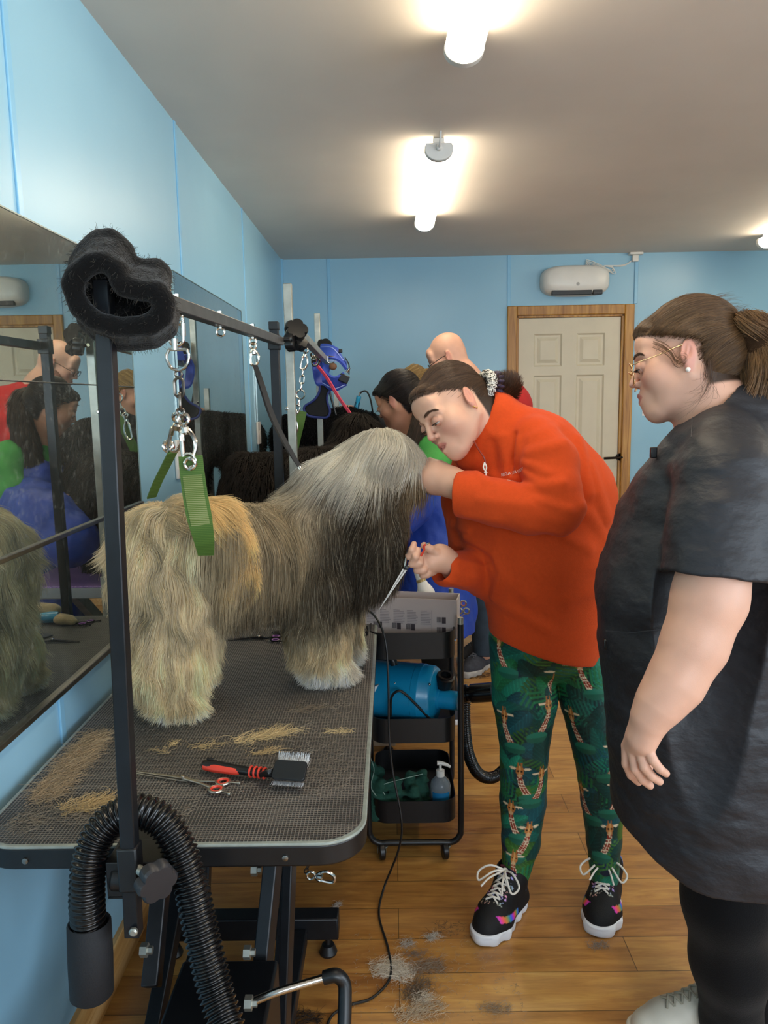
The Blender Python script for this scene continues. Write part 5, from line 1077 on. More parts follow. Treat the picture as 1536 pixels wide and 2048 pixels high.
# ---------------------------------------------------------------- people: heads, hands, hair
def ppm(p): return FPX/float((np.asarray(p)-EYE)@FW)
def Q(px, py, d, rpx): p = P(px, py, d); return p, rpx/ppm(p)
def QC(s, pts, k=None, sq=None):
    a = [Q(*t) for t in pts]; s.chain([t[0] for t in a], [t[1] for t in a], k=k, sq=sq); return s
def headframe(c, F, U, sc=1.0):
    F = nrm(F); U = np.array(U, float); U = nrm(U-F*(U@F)); X = np.cross(F, U); return np.stack([X, F, U], 1)*sc, np.array(c, float)
def cutdisc(s, pt, n, rad, k=.003):
    pt = np.array(pt, float); n = nrm(n)
    def fn(p):
        a = (p-pt)@n; b = np.sqrt(np.maximum(((p-pt)**2).sum(1)-a*a, 0))-rad; return np.maximum(np.maximum(-a, b), a-.12)
    s.p.append((fn, k, True))
def add_head(s, M, fat=0.0, male=False, mouth=.0, ears=True):
    """X = person's right, Y = forward, Z = up; metres for a 23 cm head"""
    R_, c = M; sc = np.linalg.norm(R_[:, 0]); Rn = R_/sc
    T_ = lambda x, y, z: c+R_@V(x, y, z)
    def E(x, y, z, rx, ry, rz, k=.012, sub=False, rot=None): s.ell(T_(x, y, z), V(rx, ry, rz)*sc, Rn if rot is None else Rn@rot, k, sub)
    def C(a, b, ra, rb, k=.01, sub=False, sq=None): s.cone(T_(*a), T_(*b), ra*sc, rb*sc, k, sub, None if sq is None else (Rn@nrm(sq[0]), sq[1]))
    E(0, -.018, .032, .0745, .090, .080); E(0, -.035, .0, .067, .068, .068, .012)
    E(0, .030, -.028, .060+fat*.3, .060, .082, .02)                         # face mass
    E(0, .066, .040, .052, .026, .040, .016)                                  # forehead
    for q in (-1, 1):
        E(q*.038, .052, -.030, .027+fat, .030, .028+fat, .025)               # cheeks
        C((q*.058, -.005, -.048), (q*.022, .062, -.098), .016+fat*.8, .016, .03)   # jaw line
        C((q*.012, .087, .018), (q*.045, .072, .016), .008, .007, .014)      # brow ridge
        E(q*.033, .094, -.003, .021, .016, .013, .014, True)                  # eye socket
    E(0, .073, -.097, .021, .019, .017, .02)                                 # chin
    C((0, .080, -.070), (0, .070, -.098), .02, .016, .02)
    E(0, .072, -.060, .031, .021, .026, .016)                                # muzzle around the mouth
    C((0, .087, .014), (0, .1035, -.022), .0068, .0080, .008); E(0, .1070, -.0285, .0095, .0095, .0088, .005)   # nose
    for q in (-1, 1):
        E(q*.0115, .0970, -.0335, .0062, .0088, .0066, .004); E(q*.0058, .103, -.0400, .0032, .005, .0028, .002, True)
        C((0, .0990, -.0565), (q*.021, .0840, -.0630), .0052, .0018, .003); C((0, .0970, -.0705-mouth), (q*.0190, .0835, -.0645-mouth*.6), .0062, .0020, .003)
        C((0, .1060, -.0632-mouth*.5), (q*.0205, .0880, -.0635-mouth*.5), .0011+mouth*.5, .0006, .0015, True)
        E(q*.033, .0800, -.003, .0155, .0115, .0120, .006)                     # eye mass, the eyeball sits in it
    C((0, .0905, -.0815), (0, .0905, -.0815), .001, .001, .01)
    if ears:
        for q in (-1, 1):
            rt = rotm((1, 0, 0), 12)
            E(q*.0775, -.010, -.006, .0080, .0175, .0300, .004, rot=rt@rotm((0, 0, 1), -q*22)); E(q*.073, -.006, -.032, .007, .009, .010, .006)
            E(q*.0850, -.006, -.001, .0055, .0095, .0165, .004, True, rot=rt@rotm((0, 0, 1), -q*22)); C((q*.080, -.012, .012), (q*.082, -.004, -.012), .0026, .0026, .003)
def eyeparts(parent, M, look=-.25, which=(-1, 1), iris='#4a3a28', open_=.55, lidmat=None):
    lidmat = lidmat or MAT_SKIN_PLAIN
    R_, c = M; sc = np.linalg.norm(R_[:, 0]); Rn = R_/sc
    for q in which:
        ec = c+R_@V(q*.033, .0825, -.0035); m = MB(); m.ell(ec, .0128*sc, n=20, m=14)
        o = obj('eye', m, mk('eye white', '#cfc8c0', .15, var=.02), parent)
        g = Rn@nrm(V(0, 1, look)); m = MB(); m.lathe([(.0, .0126), (.0056, .0118), (.0062, .0110)][::-1], ec, g, n=18, caps=False); m.v = [tuple(np.array(v_)) for v_ in m.v]; obj('iris', m, mk('iris', iris, .12), o)
        m = MB(); m.lathe([(.0028, .0124), (.0, .0130)], ec, g, n=14, caps=False); obj('pupil', m, mk('pupil', '#050505', .1), o)
        # lids and lashes
        e0 = -38+66*open_; n = 12
        for nm_, ea, eb_ in (('upper_eyelid', 88, e0), ('lower_eyelid', -80, -36)):
            m = MB(); V_ = []
            for j in range(7):
                for i in range(n):
                    az = -78+156*i/(n-1); arch = cos(R(az))**.8; eb2 = (-22+(eb_+22)*arch) if ea > 0 else (-22+(eb_+22)*arch); a = R(az); b = R(ea+(eb2-ea)*j/6); V_.append(ec+R_@(V(sin(a)*cos(b), cos(a)*cos(b), sin(b))*(.0140 if j < 6 else .0137)))
            m.add(V_, [(j*n+i, j*n+i+1, j*n+n+i+1, j*n+n+i) for j in range(6) for i in range(n-1)]); obj(nm_, m, lidmat, parent, angle=0)
        L_ = []
        for i in range(26):
            az = -66+132*i/25; b = R(-22+(e0+22)*cos(R(az))**.8); a = R(az); p0 = ec+R_@(V(sin(a)*cos(b), cos(a)*cos(b), sin(b))*.0141); d_ = R_@(V(sin(a)*.9, cos(a), -.15)*.0065); L_.append([p0, p0+d_*.5, p0+d_+R_@V(0, 0, .0015)])
        hairobj('eyelashes', np.array(L_), np.tile(hexc('#1c120c'), (26, 1)), M_LASH, parent, rad=.00045)['kind'] = 'stuff'
M_LASH = hairmat('lashes', .6)
MAT_SKIN = vcmat('skin', .48, bump=.25, bscale=500, bdist=.0006, spec=.4, sss=.12)
MAT_SKIN_PLAIN = mk('skin lid', '#c4917a', .5)
KEEP = {}
def skincol(v, M, base, lip, blush, scalp=None, hairline=None):
    """vertex colours in head coordinates: lips, cheeks, brows; scalp gets the root colour of the hair"""
    R_, c = M; sc = np.linalg.norm(R_[:, 0]); q = (v-c)@(R_/sc)/sc; x, y, z = q.T; B = np.tile(hexc(base), (len(v), 1)); B = B*(1+.05*fbm(v*40, 2))[:, None]
    hd = (np.abs(x) < .092)*(z > -.13)*(z < .15)*(y > -.14)*(y < .125)*1.0
    ax_ = np.abs(x)
    wl = sstep(.0022, .0, np.abs(z+.0635)-.0098*(1-(ax_/.0225)**2))*(ax_ < .0225)*sstep(.076, .080, y); B = lerpc(B, hexc(lip)[None], wl*.8*hd)
    bl = np.exp(-(((ax_-.043)/.022)**2+((z+.03)/.022)**2))*(y > .02); nb_ = np.exp(-((x/.012)**2+((z+.03)/.012)**2))*(y > .09); er = sstep(.0765, .080, ax_)*(z < .03)*(z > -.045)*(y < .02); B = lerpc(B, hexc(blush)[None], (bl*.45+nb_*.4+er*.55)*hd)
    ey = np.exp(-(((ax_-.033)/.019)**2+((z-.001)/.012)**2))*(y > .06); B = lerpc(B, (hexc(base)*V(.72, .6, .55))[None], ey*.55*hd)
    if scalp is not None:
        w = hairline(x, y, z)*hd; B = lerpc(B, hexc(scalp)[None], w)
    return np.clip(B, 0, 1)
def capkeep(M, fr=.073, ear=.028, nape=-.085):
    R_, c = M; sc = np.linalg.norm(R_[:, 0]); Ri = R_/sc/sc; k = (fr-ear)/.095
    def keep(p):
        q = (p-c)@Ri; x, y, z = q.T; a = (z-ear-k*(y+.01))*.86; b = np.minimum(-.037-y, z-nape); return np.maximum(a, b)
    return keep
def cap(M, keep, puff=0.0, extra=None):
    R_, c = M; sc = np.linalg.norm(R_[:, 0]); Rn = R_/sc
    def base():
        h = SDF(.006); E = lambda x, y, z, a, b, d: h.ell(c+R_@V(x, y, z), V(a, b, d)*sc, Rn)
        E(0, -.020, .034, .0785+puff, .093+puff, .083+puff); E(0, -.050, .0, .070+puff, .068+puff, .070+puff); E(0, .060, .048, .058, .034, .046)
        if extra: extra(h)
        return h
    full = base(); cut = base(); cut.p.append((lambda p: keep(p)*sc, .004, True)); v, f = cut.mesh(.0035, 1); return full, cut, v, f
def brows(parent, M, colr, which=(-1, 1), sdf=None):
    R_, c = M; S_ = []
    for q in which:
        for i in range(260):
            t = rng.random(); x = .013+.038*t; z = .0215+.006*sin(t*2.4)-.006*t*t+rng.normal(0, .0018)*(1-.5*t); y = .0925-.55*(x-.01)**1.5*4+.003
            y = .096-(x/.058)**2*.024
            p0 = c+R_@V(q*x, y-.0015, z); d_ = R_@nrm(V(q*.9, -.3, .35-.9*t+rng.normal(0, .12)))*.009; S_.append([p0, p0+d_*.5+R_@V(0, .001, 0), p0+d_])
    if sdf is not None:
        A = np.array(S_); q_ = A.reshape(-1, 3)
        for _ in range(3): q_ = q_-sdf.grad(q_, .001)*(sdf.val(q_)-.0009)[:, None]
        S_ = list(q_.reshape(A.shape))
    o = hairobj('eyebrows', np.array(S_), np.tile(hexc(colr), (len(S_), 1)), M_LASH, parent, rad=.0003); o['kind'] = 'stuff'; return o
M_HHAIR = hairmat('human hair', .42, .5)
def hlw(M, keep, cc, edge=5.0):
    def w(c, n): k = keep(c); return ((((c-cc)*n).sum(1) > .03)*1.0+.02)*(1+edge*np.exp(-np.abs(k)/.008))
    return w
def hairstrands(parent, name, capv, capf, n, wfn, dfn, L, sdf, cols, rad=.0005, wave=.12, wfreq=18, lift=.05, clump=.002, seed=0, k=9, depth=.003, nz=(40, 40, 8), jit=None, hug=None):
    p, nr = sample(capv, capf, n, wfn); n = len(p)
    if jit is not None: p = p+(np.exp(-np.abs(jit[0](p))/.005)*rng.uniform(-.001, .009, n))[:, None]*nrm(jit[1])[None]
    Lf = L(p) if callable(L) else np.full(n, L); S = grow(p, nr, dfn, Lf*rng.uniform(.75, 1.1, n), k, sdf, lift=lift, wave=wave, wfreq=wfreq, clump=clump, seed=seed, depth=depth, hug=hug)
    q = (vnoise(p*V(*nz)*3)*.5+.5)[:, None]; C = hexc(cols[0])*(1-q)+hexc(cols[1])*q
    return hairobj(name, S, C*rng.uniform(.6, 1.35, (n, 1)), M_HHAIR, parent, rad=rad, tip=.5)
def finger(s, pts, r0, r1, k=.004):
    n = len(pts); rs = np.linspace(r0, r1, n); s.chain(pts, rs, k=k)
# ---------------------------------------------------------------- woman in the orange fleece
ow = thing('person', 'woman in orange zip fleece, jungle leggings and black trainers bending to trim the dog', 'person', (.42, 1.98, 0))
MO = headframe(P(903, 816, 1.93), (-.70, -.53, -.48), (-.64, .03, .77), .94)
s = SDF(.02); add_head(s, MO, fat=.004, mouth=.008)
QC(s, [(925, 825, 1.95, 46), (955, 835, 1.965, 50), (978, 855, 1.975, 46), (1005, 895, 1.99, 44)], k=.025)
QC(s, [(1045, 940, 2.0, 66), (1085, 1090, 1.99, 95), (1092, 1240, 2.0, 88)], k=.04)
for q in ([(1046, 1290, 2.02, 50), (1046, 1510, 1.995, 32), (1046, 1600, 2.02, 30), (1042, 1680, 2.01, 24), (1030, 1752, 1.99, 19), (1020, 1795, 1.985, 20)], [(1155, 1290, 2.02, 46), (1193, 1510, 1.995, 32), (1205, 1600, 2.02, 28), (1208, 1680, 2.01, 22), (1209, 1752, 1.99, 20), (1209, 1790, 1.985, 20)]): QC(s, q, k=.02)
# near arm: upper arm, elbow, forearm, wrist, hand under the dog's cheek
QC(s, [(1080, 900, 1.88, 36), (1110, 1005, 1.80, 34), (1050, 1018, 1.80, 30), (960, 990, 1.85, 25), (922, 972, 1.86, 28)], k=.03)
QC(s, [(922, 972, 1.86, 28), (900, 964, 1.885, 29), (872, 955, 1.915, 33), (856, 952, 1.935, 31)], k=.015)
for a, b, c in (((846, 926), (830, 922), (812, 926)), ((842, 942), (824, 940), (808, 946)), ((842, 960), (826, 962), (812, 968)), ((848, 974), (834, 980), (820, 986))):
    finger(s, [P(866, a[1]*.5+474, 1.92), P(*a, 1.945), P(*b, 1.965), P(*c, 1.98)], .0105, .0075)
finger(s, [P(893, 946, 1.895), P(876, 930, 1.905), P(860, 923, 1.925), P(846, 924, 1.95)], .0115, .009)
# far arm
QC(s, [(955, 900, 2.10, 36), (930, 1030, 2.09, 24), (965, 1150, 2.0, 28), (915, 1138, 1.92, 25), (893, 1122, 1.885, 23)], k=.03)
QC(s, [(893, 1122, 1.885, 23), (880, 1115, 1.88, 25), (862, 1122, 1.87, 25)], k=.014)
# curled fingers of the scissor hand: little, ring, middle, index, then the thumb
for kp, mp, tp, d0 in (((866, 1143), (846, 1150), (850, 1128), 1.862), ((856, 1138), (834, 1140), (843, 1112), 1.852), ((848, 1125), (824, 1128), (836, 1100), 1.845), ((842, 1112), (818, 1112), (828, 1088), 1.85)):
    finger(s, [P(*kp, d0+.01), P(kp[0]*.4+mp[0]*.6, kp[1]*.4+mp[1]*.6+1, d0-.012), P(*mp, d0-.012), P(mp[0]*.4+tp[0]*.6, mp[1]*.5+tp[1]*.5, d0-.022), P(*tp, d0-.008)], .0105, .0075)
finger(s, [P(884, 1120, 1.875), P(872, 1106, 1.856), P(860, 1098, 1.846), P(848, 1091, 1.84)], .0125, .0088)
v, f = s.mesh(.0023, 1)
KO = capkeep(MO, .082, .026)
def hl_o(x, y, z): k = (.082-.026)/.095; return sstep(-.004, .004, np.maximum((z-.026-k*(y+.01))*.86, np.minimum(-.037-y, z+.085)))
SK = skincol(v, MO, '#d9ab92', '#b5655c', '#cd8070', '#2f2219', hl_o)
bo_ = obj('body', RawMesh(v, f, SK), MAT_SKIN, ow)
eyeparts(ow, MO, -.75, open_=.45); brows(ow, MO, '#5a4030', sdf=s)
# mouth interior and teeth
R_, c_ = MO; m = MB(); m.tube([c_+R_@V(x, .0805-abs(x)*.35, -.0608) for x in np.linspace(-.012, .012, 7)], .0022, 8); obj('teeth', m, mk('teeth', '#d8cfc2', .2), ow)
# hair: cap, strands, bun, scrunchies
HCOL = ('#3a2a1e', '#6d5038')
hfull, hs, hv, hf = cap(MO, KO, -.004)
hm = obj('hair', RawMesh(hv, hf, np.tile(hexc('#33251b'), (len(hv), 1))), vcmat('hair cap', .8, spec=.1, bump=.5, bscale=200, stretch=(1, 1, .15)), ow)
bun = P(968, 770, 1.97)
def dO(p, n): return nrm2(nrm2(bun-p)+(R_@V(0, -.2, .9))*np.exp(-np.maximum(KO(p), 0)/.014)[:, None]*.4)
hairstrands(hm, 'hair_strands', hv, hf, 42000, hlw(MO, KO, c_), dO, lambda p: np.clip(np.linalg.norm(p-bun, axis=1)*.85, .02, .16), hfull, HCOL, rad=.0003, wave=.10, lift=.03, clump=.0016, depth=.0015, nz=(60, 60, 60), jit=(KO, -R_@V(0, -.3, 1)), hug=.0035*rng.random(42000), k=12)['kind'] = 'stuff'
wisp = SDF(.01)
# scrunchies and bun
m = MB(); c1 = P(970, 771, 1.965); axs = nrm(P(1010, 778, 1.99)-P(955, 766, 1.95)); pts = [c1+V(0, -.012, 0)+.026*(cos(a)*perp(axs)[0]+sin(a)*perp(axs)[1]) for a in np.linspace(0, 2*pi, 60, endpoint=False)]; m.tube(pts, .013+.003*np.sin(np.arange(60)*2.1), 10, closed=True)
t_ = NT('white patterned scrunchy'); t_.col(t_.ramp(t_.noise(260, 1), [(.44, '#2a2724'), (.5, '#d8d3c8')])); t_.set(Roughness=.7); obj('scrunchy', m, t_.m, ow, angle=0, label='white scrunchy with black print')
m = MB(); c1 = P(990, 772, 1.97); pts = [c1+.023*(cos(a)*perp(axs)[0]+sin(a)*perp(axs)[1]) for a in np.linspace(0, 2*pi, 60, endpoint=False)]; m.tube(pts, .013+.004*np.sin(np.arange(60)*1.7), 10, closed=True); obj('scrunchy', m, mk('purple velvet', '#2c1840', .6, sheen=.5), ow, angle=0, label='dark purple velvet scrunchy')
bs_ = SDF(.01); bs_.ell(P(1006, 775, 1.975), (.036, .03, .026)); bs_.ell(P(1016, 768, 1.965), (.02, .02, .015)); bv, bf = bs_.mesh(.004, 1); bm = obj('bun', RawMesh(bv, bf, np.tile(hexc('#33241a'), (len(bv), 1))), vcmat('hair cap', .8, spec=.1), ow)
hairstrands(bm, 'bun_strands', bv, bf, 5000, None, lambda p, n: nrm2(np.cross(n, np.tile(axs, (len(p), 1)))), .035, bs_, ('#33241a', '#6a4a34'), rad=.0003, wave=.25, lift=.05, clump=.0015, depth=.001)['kind'] = 'stuff'
# ear studs
for q, z_ in ((-1, -.039), (-1, -.033)): m = MB(); m.ell(c_+R_@V(-.0835 if z_ < -.035 else -.084, -.004+(z_+.039)*.8, z_), .0024); obj('ear_stud', m, mk('gold', '#d9b36c', .2, 1), ow)
# ---- fleece
M_FLE = mk('orange fleece', '#cb4a1d', .85, var=.04, vscale=120, bump=.5, bscale=700, bdist=.0012, spec=.12, sheen=.06)
fl = SDF(.03)
sd = nrm(V(0, 1, 0))
QC(fl, [(1040, 905, 1.97, 88), (1078, 1000, 1.98, 128), (1088, 1110, 1.985, 132), (1093, 1225, 2.0, 108), (1095, 1275, 2.0, 106)], k=.05, sq=(sd, 1.12))
QC(fl, [(1085, 915, 1.95, 84), (1140, 990, 1.96, 76), (1155, 1080, 1.98, 66)], k=.05)       # rounded upper back
QC(fl, [(1030, 880, 2.04, 58), (965, 905, 2.08, 46)], k=.04)
QC(fl, [(955, 975, 2.02, 48), (970, 1060, 2.0, 50)], k=.05)                                    # chest hanging forward
QC(fl, [(1068, 885, 1.89, 50), (1098, 925, 1.84, 58), (1108, 985, 1.80, 56), (1116, 1018, 1.79, 52)], k=.014)          # near upper arm
QC(fl, [(1116, 1018, 1.79, 51), (1060, 1020, 1.79, 49), (1000, 1006, 1.82, 47), (938, 990, 1.855, 47), (880, 984, 1.875, 47)], k=.010)
QC(fl, [(955, 905, 2.10, 44), (925, 1000, 2.09, 42), (945, 1100, 2.05, 42), (975, 1150, 1.99, 46)], k=.02)              # far arm
QC(fl, [(975, 1150, 1.99, 45), (930, 1140, 1.93, 38), (896, 1138, 1.895, 37)], k=.014)
# collar
QC(fl, [(1015, 860, 1.975, 58), (990, 832, 1.965, 52)], k=.02); QC(fl, [(950, 905, 1.96, 44), (985, 880, 1.96, 60)], k=.02)
# openings
a = P(905, 950, 1.86); fl.cone(P(890, 984, 1.87), P(945, 990, 1.855), 42/ppm(a), 36/ppm(a), .003, True); cutdisc(fl, P(913, 987, 1.86), P(880, 984, 1.875)-P(940, 989, 1.85), .085); fl.plane(P(916, 980, 1.86), (-1, .0, .05), .003) if False else None; fl.plane(P(914, 985, 1.80), nrm(P(880, 975, 1.80)-P(930, 982, 1.80))*1.0, .004) if False else None
fl.cone(P(870, 1134, 1.87), P(908, 1136, 1.90), 31/ppm(P(880, 1130, 1.88)), 27/ppm(P(880, 1130, 1.88)), .005, True)
R_, c_ = MO; nk0, nk1 = P(915, 800, 1.95), P(985, 860, 1.98); fl.cone(nk0, nk1, 70/ppm(nk0), 44/ppm(nk0), .006, True)
fl.cone(P(925, 870, 1.90), P(945, 925, 1.885), 24/ppm(nk0), 10/ppm(nk0), .008, True)
fl.plane(P(1090, 1293, 2.0), (-.30, 0, -1), .004)
def surfy(svals, px, py, lo=1.6, hi=2.3):
    """first depth at which the ray through px,py meets a surface"""
    ds = np.linspace(lo, hi, 500); pts = np.array([P(px, py, d) for d in ds]); val = svals.val(pts); i = np.argmax(val < 0); return ds[i] if val[i] < 0 else None
def fold(p):
    d = np.zeros(len(p))
    d += .0035*fbm(p*V(9, 9, 13), 2); up = np.zeros(len(p)); dn = np.zeros(len(p))
    for (A, B, amp, w_, fr) in FOLDS:
        c0 = (A+B)/2; near = np.abs(p-c0).max(1) < np.linalg.norm(B-A)/2+w_*2.5
        if not near.any(): continue
        pp_ = p[near]; ab = B-A; t = np.clip(((pp_-A)@ab)/(ab@ab), 0, 1); q = pp_-A-t[:, None]*ab; g = np.exp(-((q*q).sum(1)/w_**2))*abs(amp)
        if amp > 0: up[near] = np.maximum(up[near], g)
        else: dn[near] = np.maximum(dn[near], g)
    d = d-up+dn
    return d
FOLDS = []
def fo(a, b, amp=.006, w=.010, S=None):
    S = S or fl; da = surfy(S, a[0], a[1], 1.5, 2.3); db = surfy(S, b[0], b[1], 1.5, 2.3)
    if da is None or db is None: return
    n_ = 4; pts = []
    for t in np.linspace(0, 1, n_+1):
        x, y = a[0]+(b[0]-a[0])*t, a[1]+(b[1]-a[1])*t; dd_ = surfy(S, x, y, 1.5, 2.3) or da+(db-da)*t; pts.append(P(x, y, dd_))
    for q0, q1, i_ in zip(pts[:-1], pts[1:], range(n_)): FOLDS.append((q0, q1, amp*1.5/1.2, w, 0))
for a, b, am, w__ in [((1036, 880), (1030, 955), .006, .010), ((1060, 875), (1120, 850), .004, .014), ((1055, 905), (1130, 885), .005, .014), ((1048, 925), (1095, 945), .006, .010), ((1050, 945), (1080, 970), .006, .008), ((1060, 975), (1125, 965), .005, .012), ((1075, 1000), (1140, 1020), .004, .010), ((1060, 1055), (1120, 1065), .003, .010),
        ((1160, 880), (1180, 985), .007, .016), ((1180, 930), (1215, 1040), .006, .016), ((1165, 1010), (1215, 1080), .004, .016), ((960, 1000), (1060, 1010), .003, .012), ((930, 1030), (1000, 1040), .003, .010),
        ((905, 1050), (935, 1062), .006, .010), ((930, 1075), (985, 1105), .007, .010), ((910, 1085), (960, 1112), .005, .010), ((985, 1105), (1003, 1150), .006, .010), ((985, 1195), (1003, 1150), .006, .012), ((990, 1200), (1100, 1262), .004, .016), ((1003, 1150), (1060, 1200), .003, .02), ((1140, 1200), (1195, 1180), .003, .02),
        ((880, 1160), (930, 1172), .003, .010), ((905, 1118), (980, 1135), .003, .008), ((1008, 875), (1012, 940), .006, .012), ((985, 885), (990, 940), -.005, .010), ((1030, 870), (1024, 945), -.008, .007), ((1010, 1090), (1035, 1200), -.003, .02), ((1120, 1070), (1180, 1100), .004, .014), ((955, 945), (975, 965), .005, .010)]: fo(a, b, am, w__)
fl.disp = fold
fv, ff = fl.mesh(.0036, 1); obj('fleece', RawMesh(fv, ff), M_FLE, ow)
# zip, zip pull, embroidered lettering
m = MB(); m.tube(smoothpath([P(948, 882, 1.862), P(958, 900, 1.855), P(968, 915, 1.85), P(972, 930, 1.85)], 5), .0022, 6); obj('zip', m, mk('dark orange zip', '#8f2c12', .4), ow)
m = MB(); m.tube(smoothpath([P(969, 925, 1.838), P(973, 935, 1.833), P(969, 946, 1.832)], 4), .0018, 6); m.tube(smoothpath([P(969, 925, 1.838), P(967, 936, 1.833), P(974, 946, 1.832)], 4), .0018, 6); m.tube([P(972, 945, 1.832), P(971, 953, 1.832)], .004, 8, flat=.5); obj('zip_pull', m, mk('pale reflective', '#e3ded6', .3), ow)
def text_on(parent, name, txt, px, py, hpx, ang, sdf, mat, lo, hi):
    cu = bpy.data.curves.new(name, 'FONT'); cu.body = txt; cu.size = 1; cu.extrude = .0; to = bpy.data.objects.new(name, cu); COL.objects.link(to)
    dg = bpy.context.evaluated_depsgraph_get(); me = to.evaluated_get(dg).to_mesh(); vs = np.array([v_.co[:] for v_ in me.vertices]); fs = [tuple(p_.vertices) for p_ in me.polygons]; to.evaluated_get(dg).to_mesh_clear(); bpy.data.objects.remove(to); bpy.data.curves.remove(cu)
    a = R(ang); V_ = []
    ds = surfy(sdf, px, py, lo, hi) or hi; O_ = P(px, py, ds); g = sdf.grad(O_[None], .01)[0]; ux = nrm(P(px+10*cos(a), py-10*sin(a), ds)-O_); ux = nrm(ux-g*(ux@g)); uy = np.cross(g, ux); k_ = hpx/ppm(O_)
    pts = O_+(vs[:, :1]*ux+vs[:, 1:2]*uy)*k_
    for _ in range(3): pts = pts-g*np.clip(sdf.val(pts), -.02, .02)[:, None]
    m = MB(); m.add(list(pts+g*.0009), fs); m.add(list(pts+g*.0002), [q[::-1] for q in fs]); return obj(name, m, mat, parent, smooth=False)
M_WTH = mk('white thread', '#e9d9cf', .6)
text_on(ow, 'embroidered_lettering', 'REGATTA GREAT', 1003, 953, 8.5, 6, fl, M_WTH, 1.75, 2.1); text_on(ow, 'embroidered_lettering', 'OUTDOORS', 1015, 961, 7, 6, fl, M_WTH, 1.75, 2.1)
# ---- jungle leggings with a painted leaf and giraffe print (vertex colours)
lg = SDF(.03)
QC(lg, [(1090, 1210, 2.02, 98), (1085, 1270, 2.02, 98)], k=.04, sq=(sd, 1.0))
QC(lg, [(1044, 1280, 2.02, 66), (1050, 1400, 2.01, 64), (1048, 1510, 1.995, 47), (1046, 1600, 2.02, 46), (1042, 1680, 2.01, 38), (1030, 1752, 1.99, 27)], k=.008)
QC(lg, [(1152, 1280, 2.02, 66), (1176, 1400, 2.01, 55), (1195, 1510, 1.995, 46), (1205, 1600, 2.02, 42), (1208, 1680, 2.01, 34), (1209, 1752, 1.99, 28)], k=.008)
lg.disp = lambda p: fbm(p*V(20, 20, 30), 2)*.0012
lv, lf = lg.mesh(.0028, 1)
def jungle(u, w):
    """u across, w up, metres -> colours: overlapping leaves, then giraffes"""
    n = len(u); col = np.tile(hexc('#0d2a2a'), (n, 1)); q2 = np.stack([u*30, w*30, u*0], 1); col = lerpc(col, hexc('#12204a')[None], sstep(.1, .5, vnoise(q2*.7)))
    pal = ['#0f5148', '#176152', '#1c6b42', '#2b5a26', '#0c4a52', '#3a6a2c', '#14725a', '#0b3c38']; r_ = np.random.default_rng(5)
    cu = np.arange(-.35, .36, .052); cw = np.arange(.0, 1.05, .045)
    for j, wv_ in enumerate(cw[::-1]):
        for cu_ in cu:
            uc, wc = cu_+r_.normal(0, .014), wv_+r_.normal(0, .012); a = r_.uniform(0, 2*pi); ty = r_.random(); L = r_.uniform(.045, .07); c = hexc(pal[r_.integers(8)])
            dx, dy = u-uc, w-wc; near = np.abs(dx)+np.abs(dy) < L*1.9
            if not near.any(): continue
            x = dx[near]*cos(a)+dy[near]*sin(a); y = -dx[near]*sin(a)+dy[near]*cos(a); t = x/L
            if ty < .55:   # broad leaf
                hw = .52*L*np.sqrt(np.clip(1-t*t, 0, 1))*(1-.25*t); ins = np.abs(y) < hw; e = np.abs(y)/(hw+1e-6)
                vein = (np.abs(np.sin((t*1.0-np.abs(y)/L*1.2)*14)) > .93)*.35; sh = .75+.5*(y > 0)*.6-.35*e**4+vein; rib = np.abs(y) < .0012
            else:          # fern: comb of blades along a stem
                ph = (t*9-np.abs(y)/L*5); hw = .62*L*np.sqrt(np.clip(1-t*t, 0, 1)); ins = (np.abs(y) < hw)*(np.sin(ph*pi) > -.2); sh = .7+.5*np.sin(ph*pi).clip(0, 1); rib = np.abs(y) < .0015; e = 0
            cc = c[None]*np.broadcast_to(sh, x.shape)[:, None]; cc = np.where(rib[:, None], cc*1.5, cc); idx = np.where(near)[0][ins]; col[idx] = cc[ins]
    return col
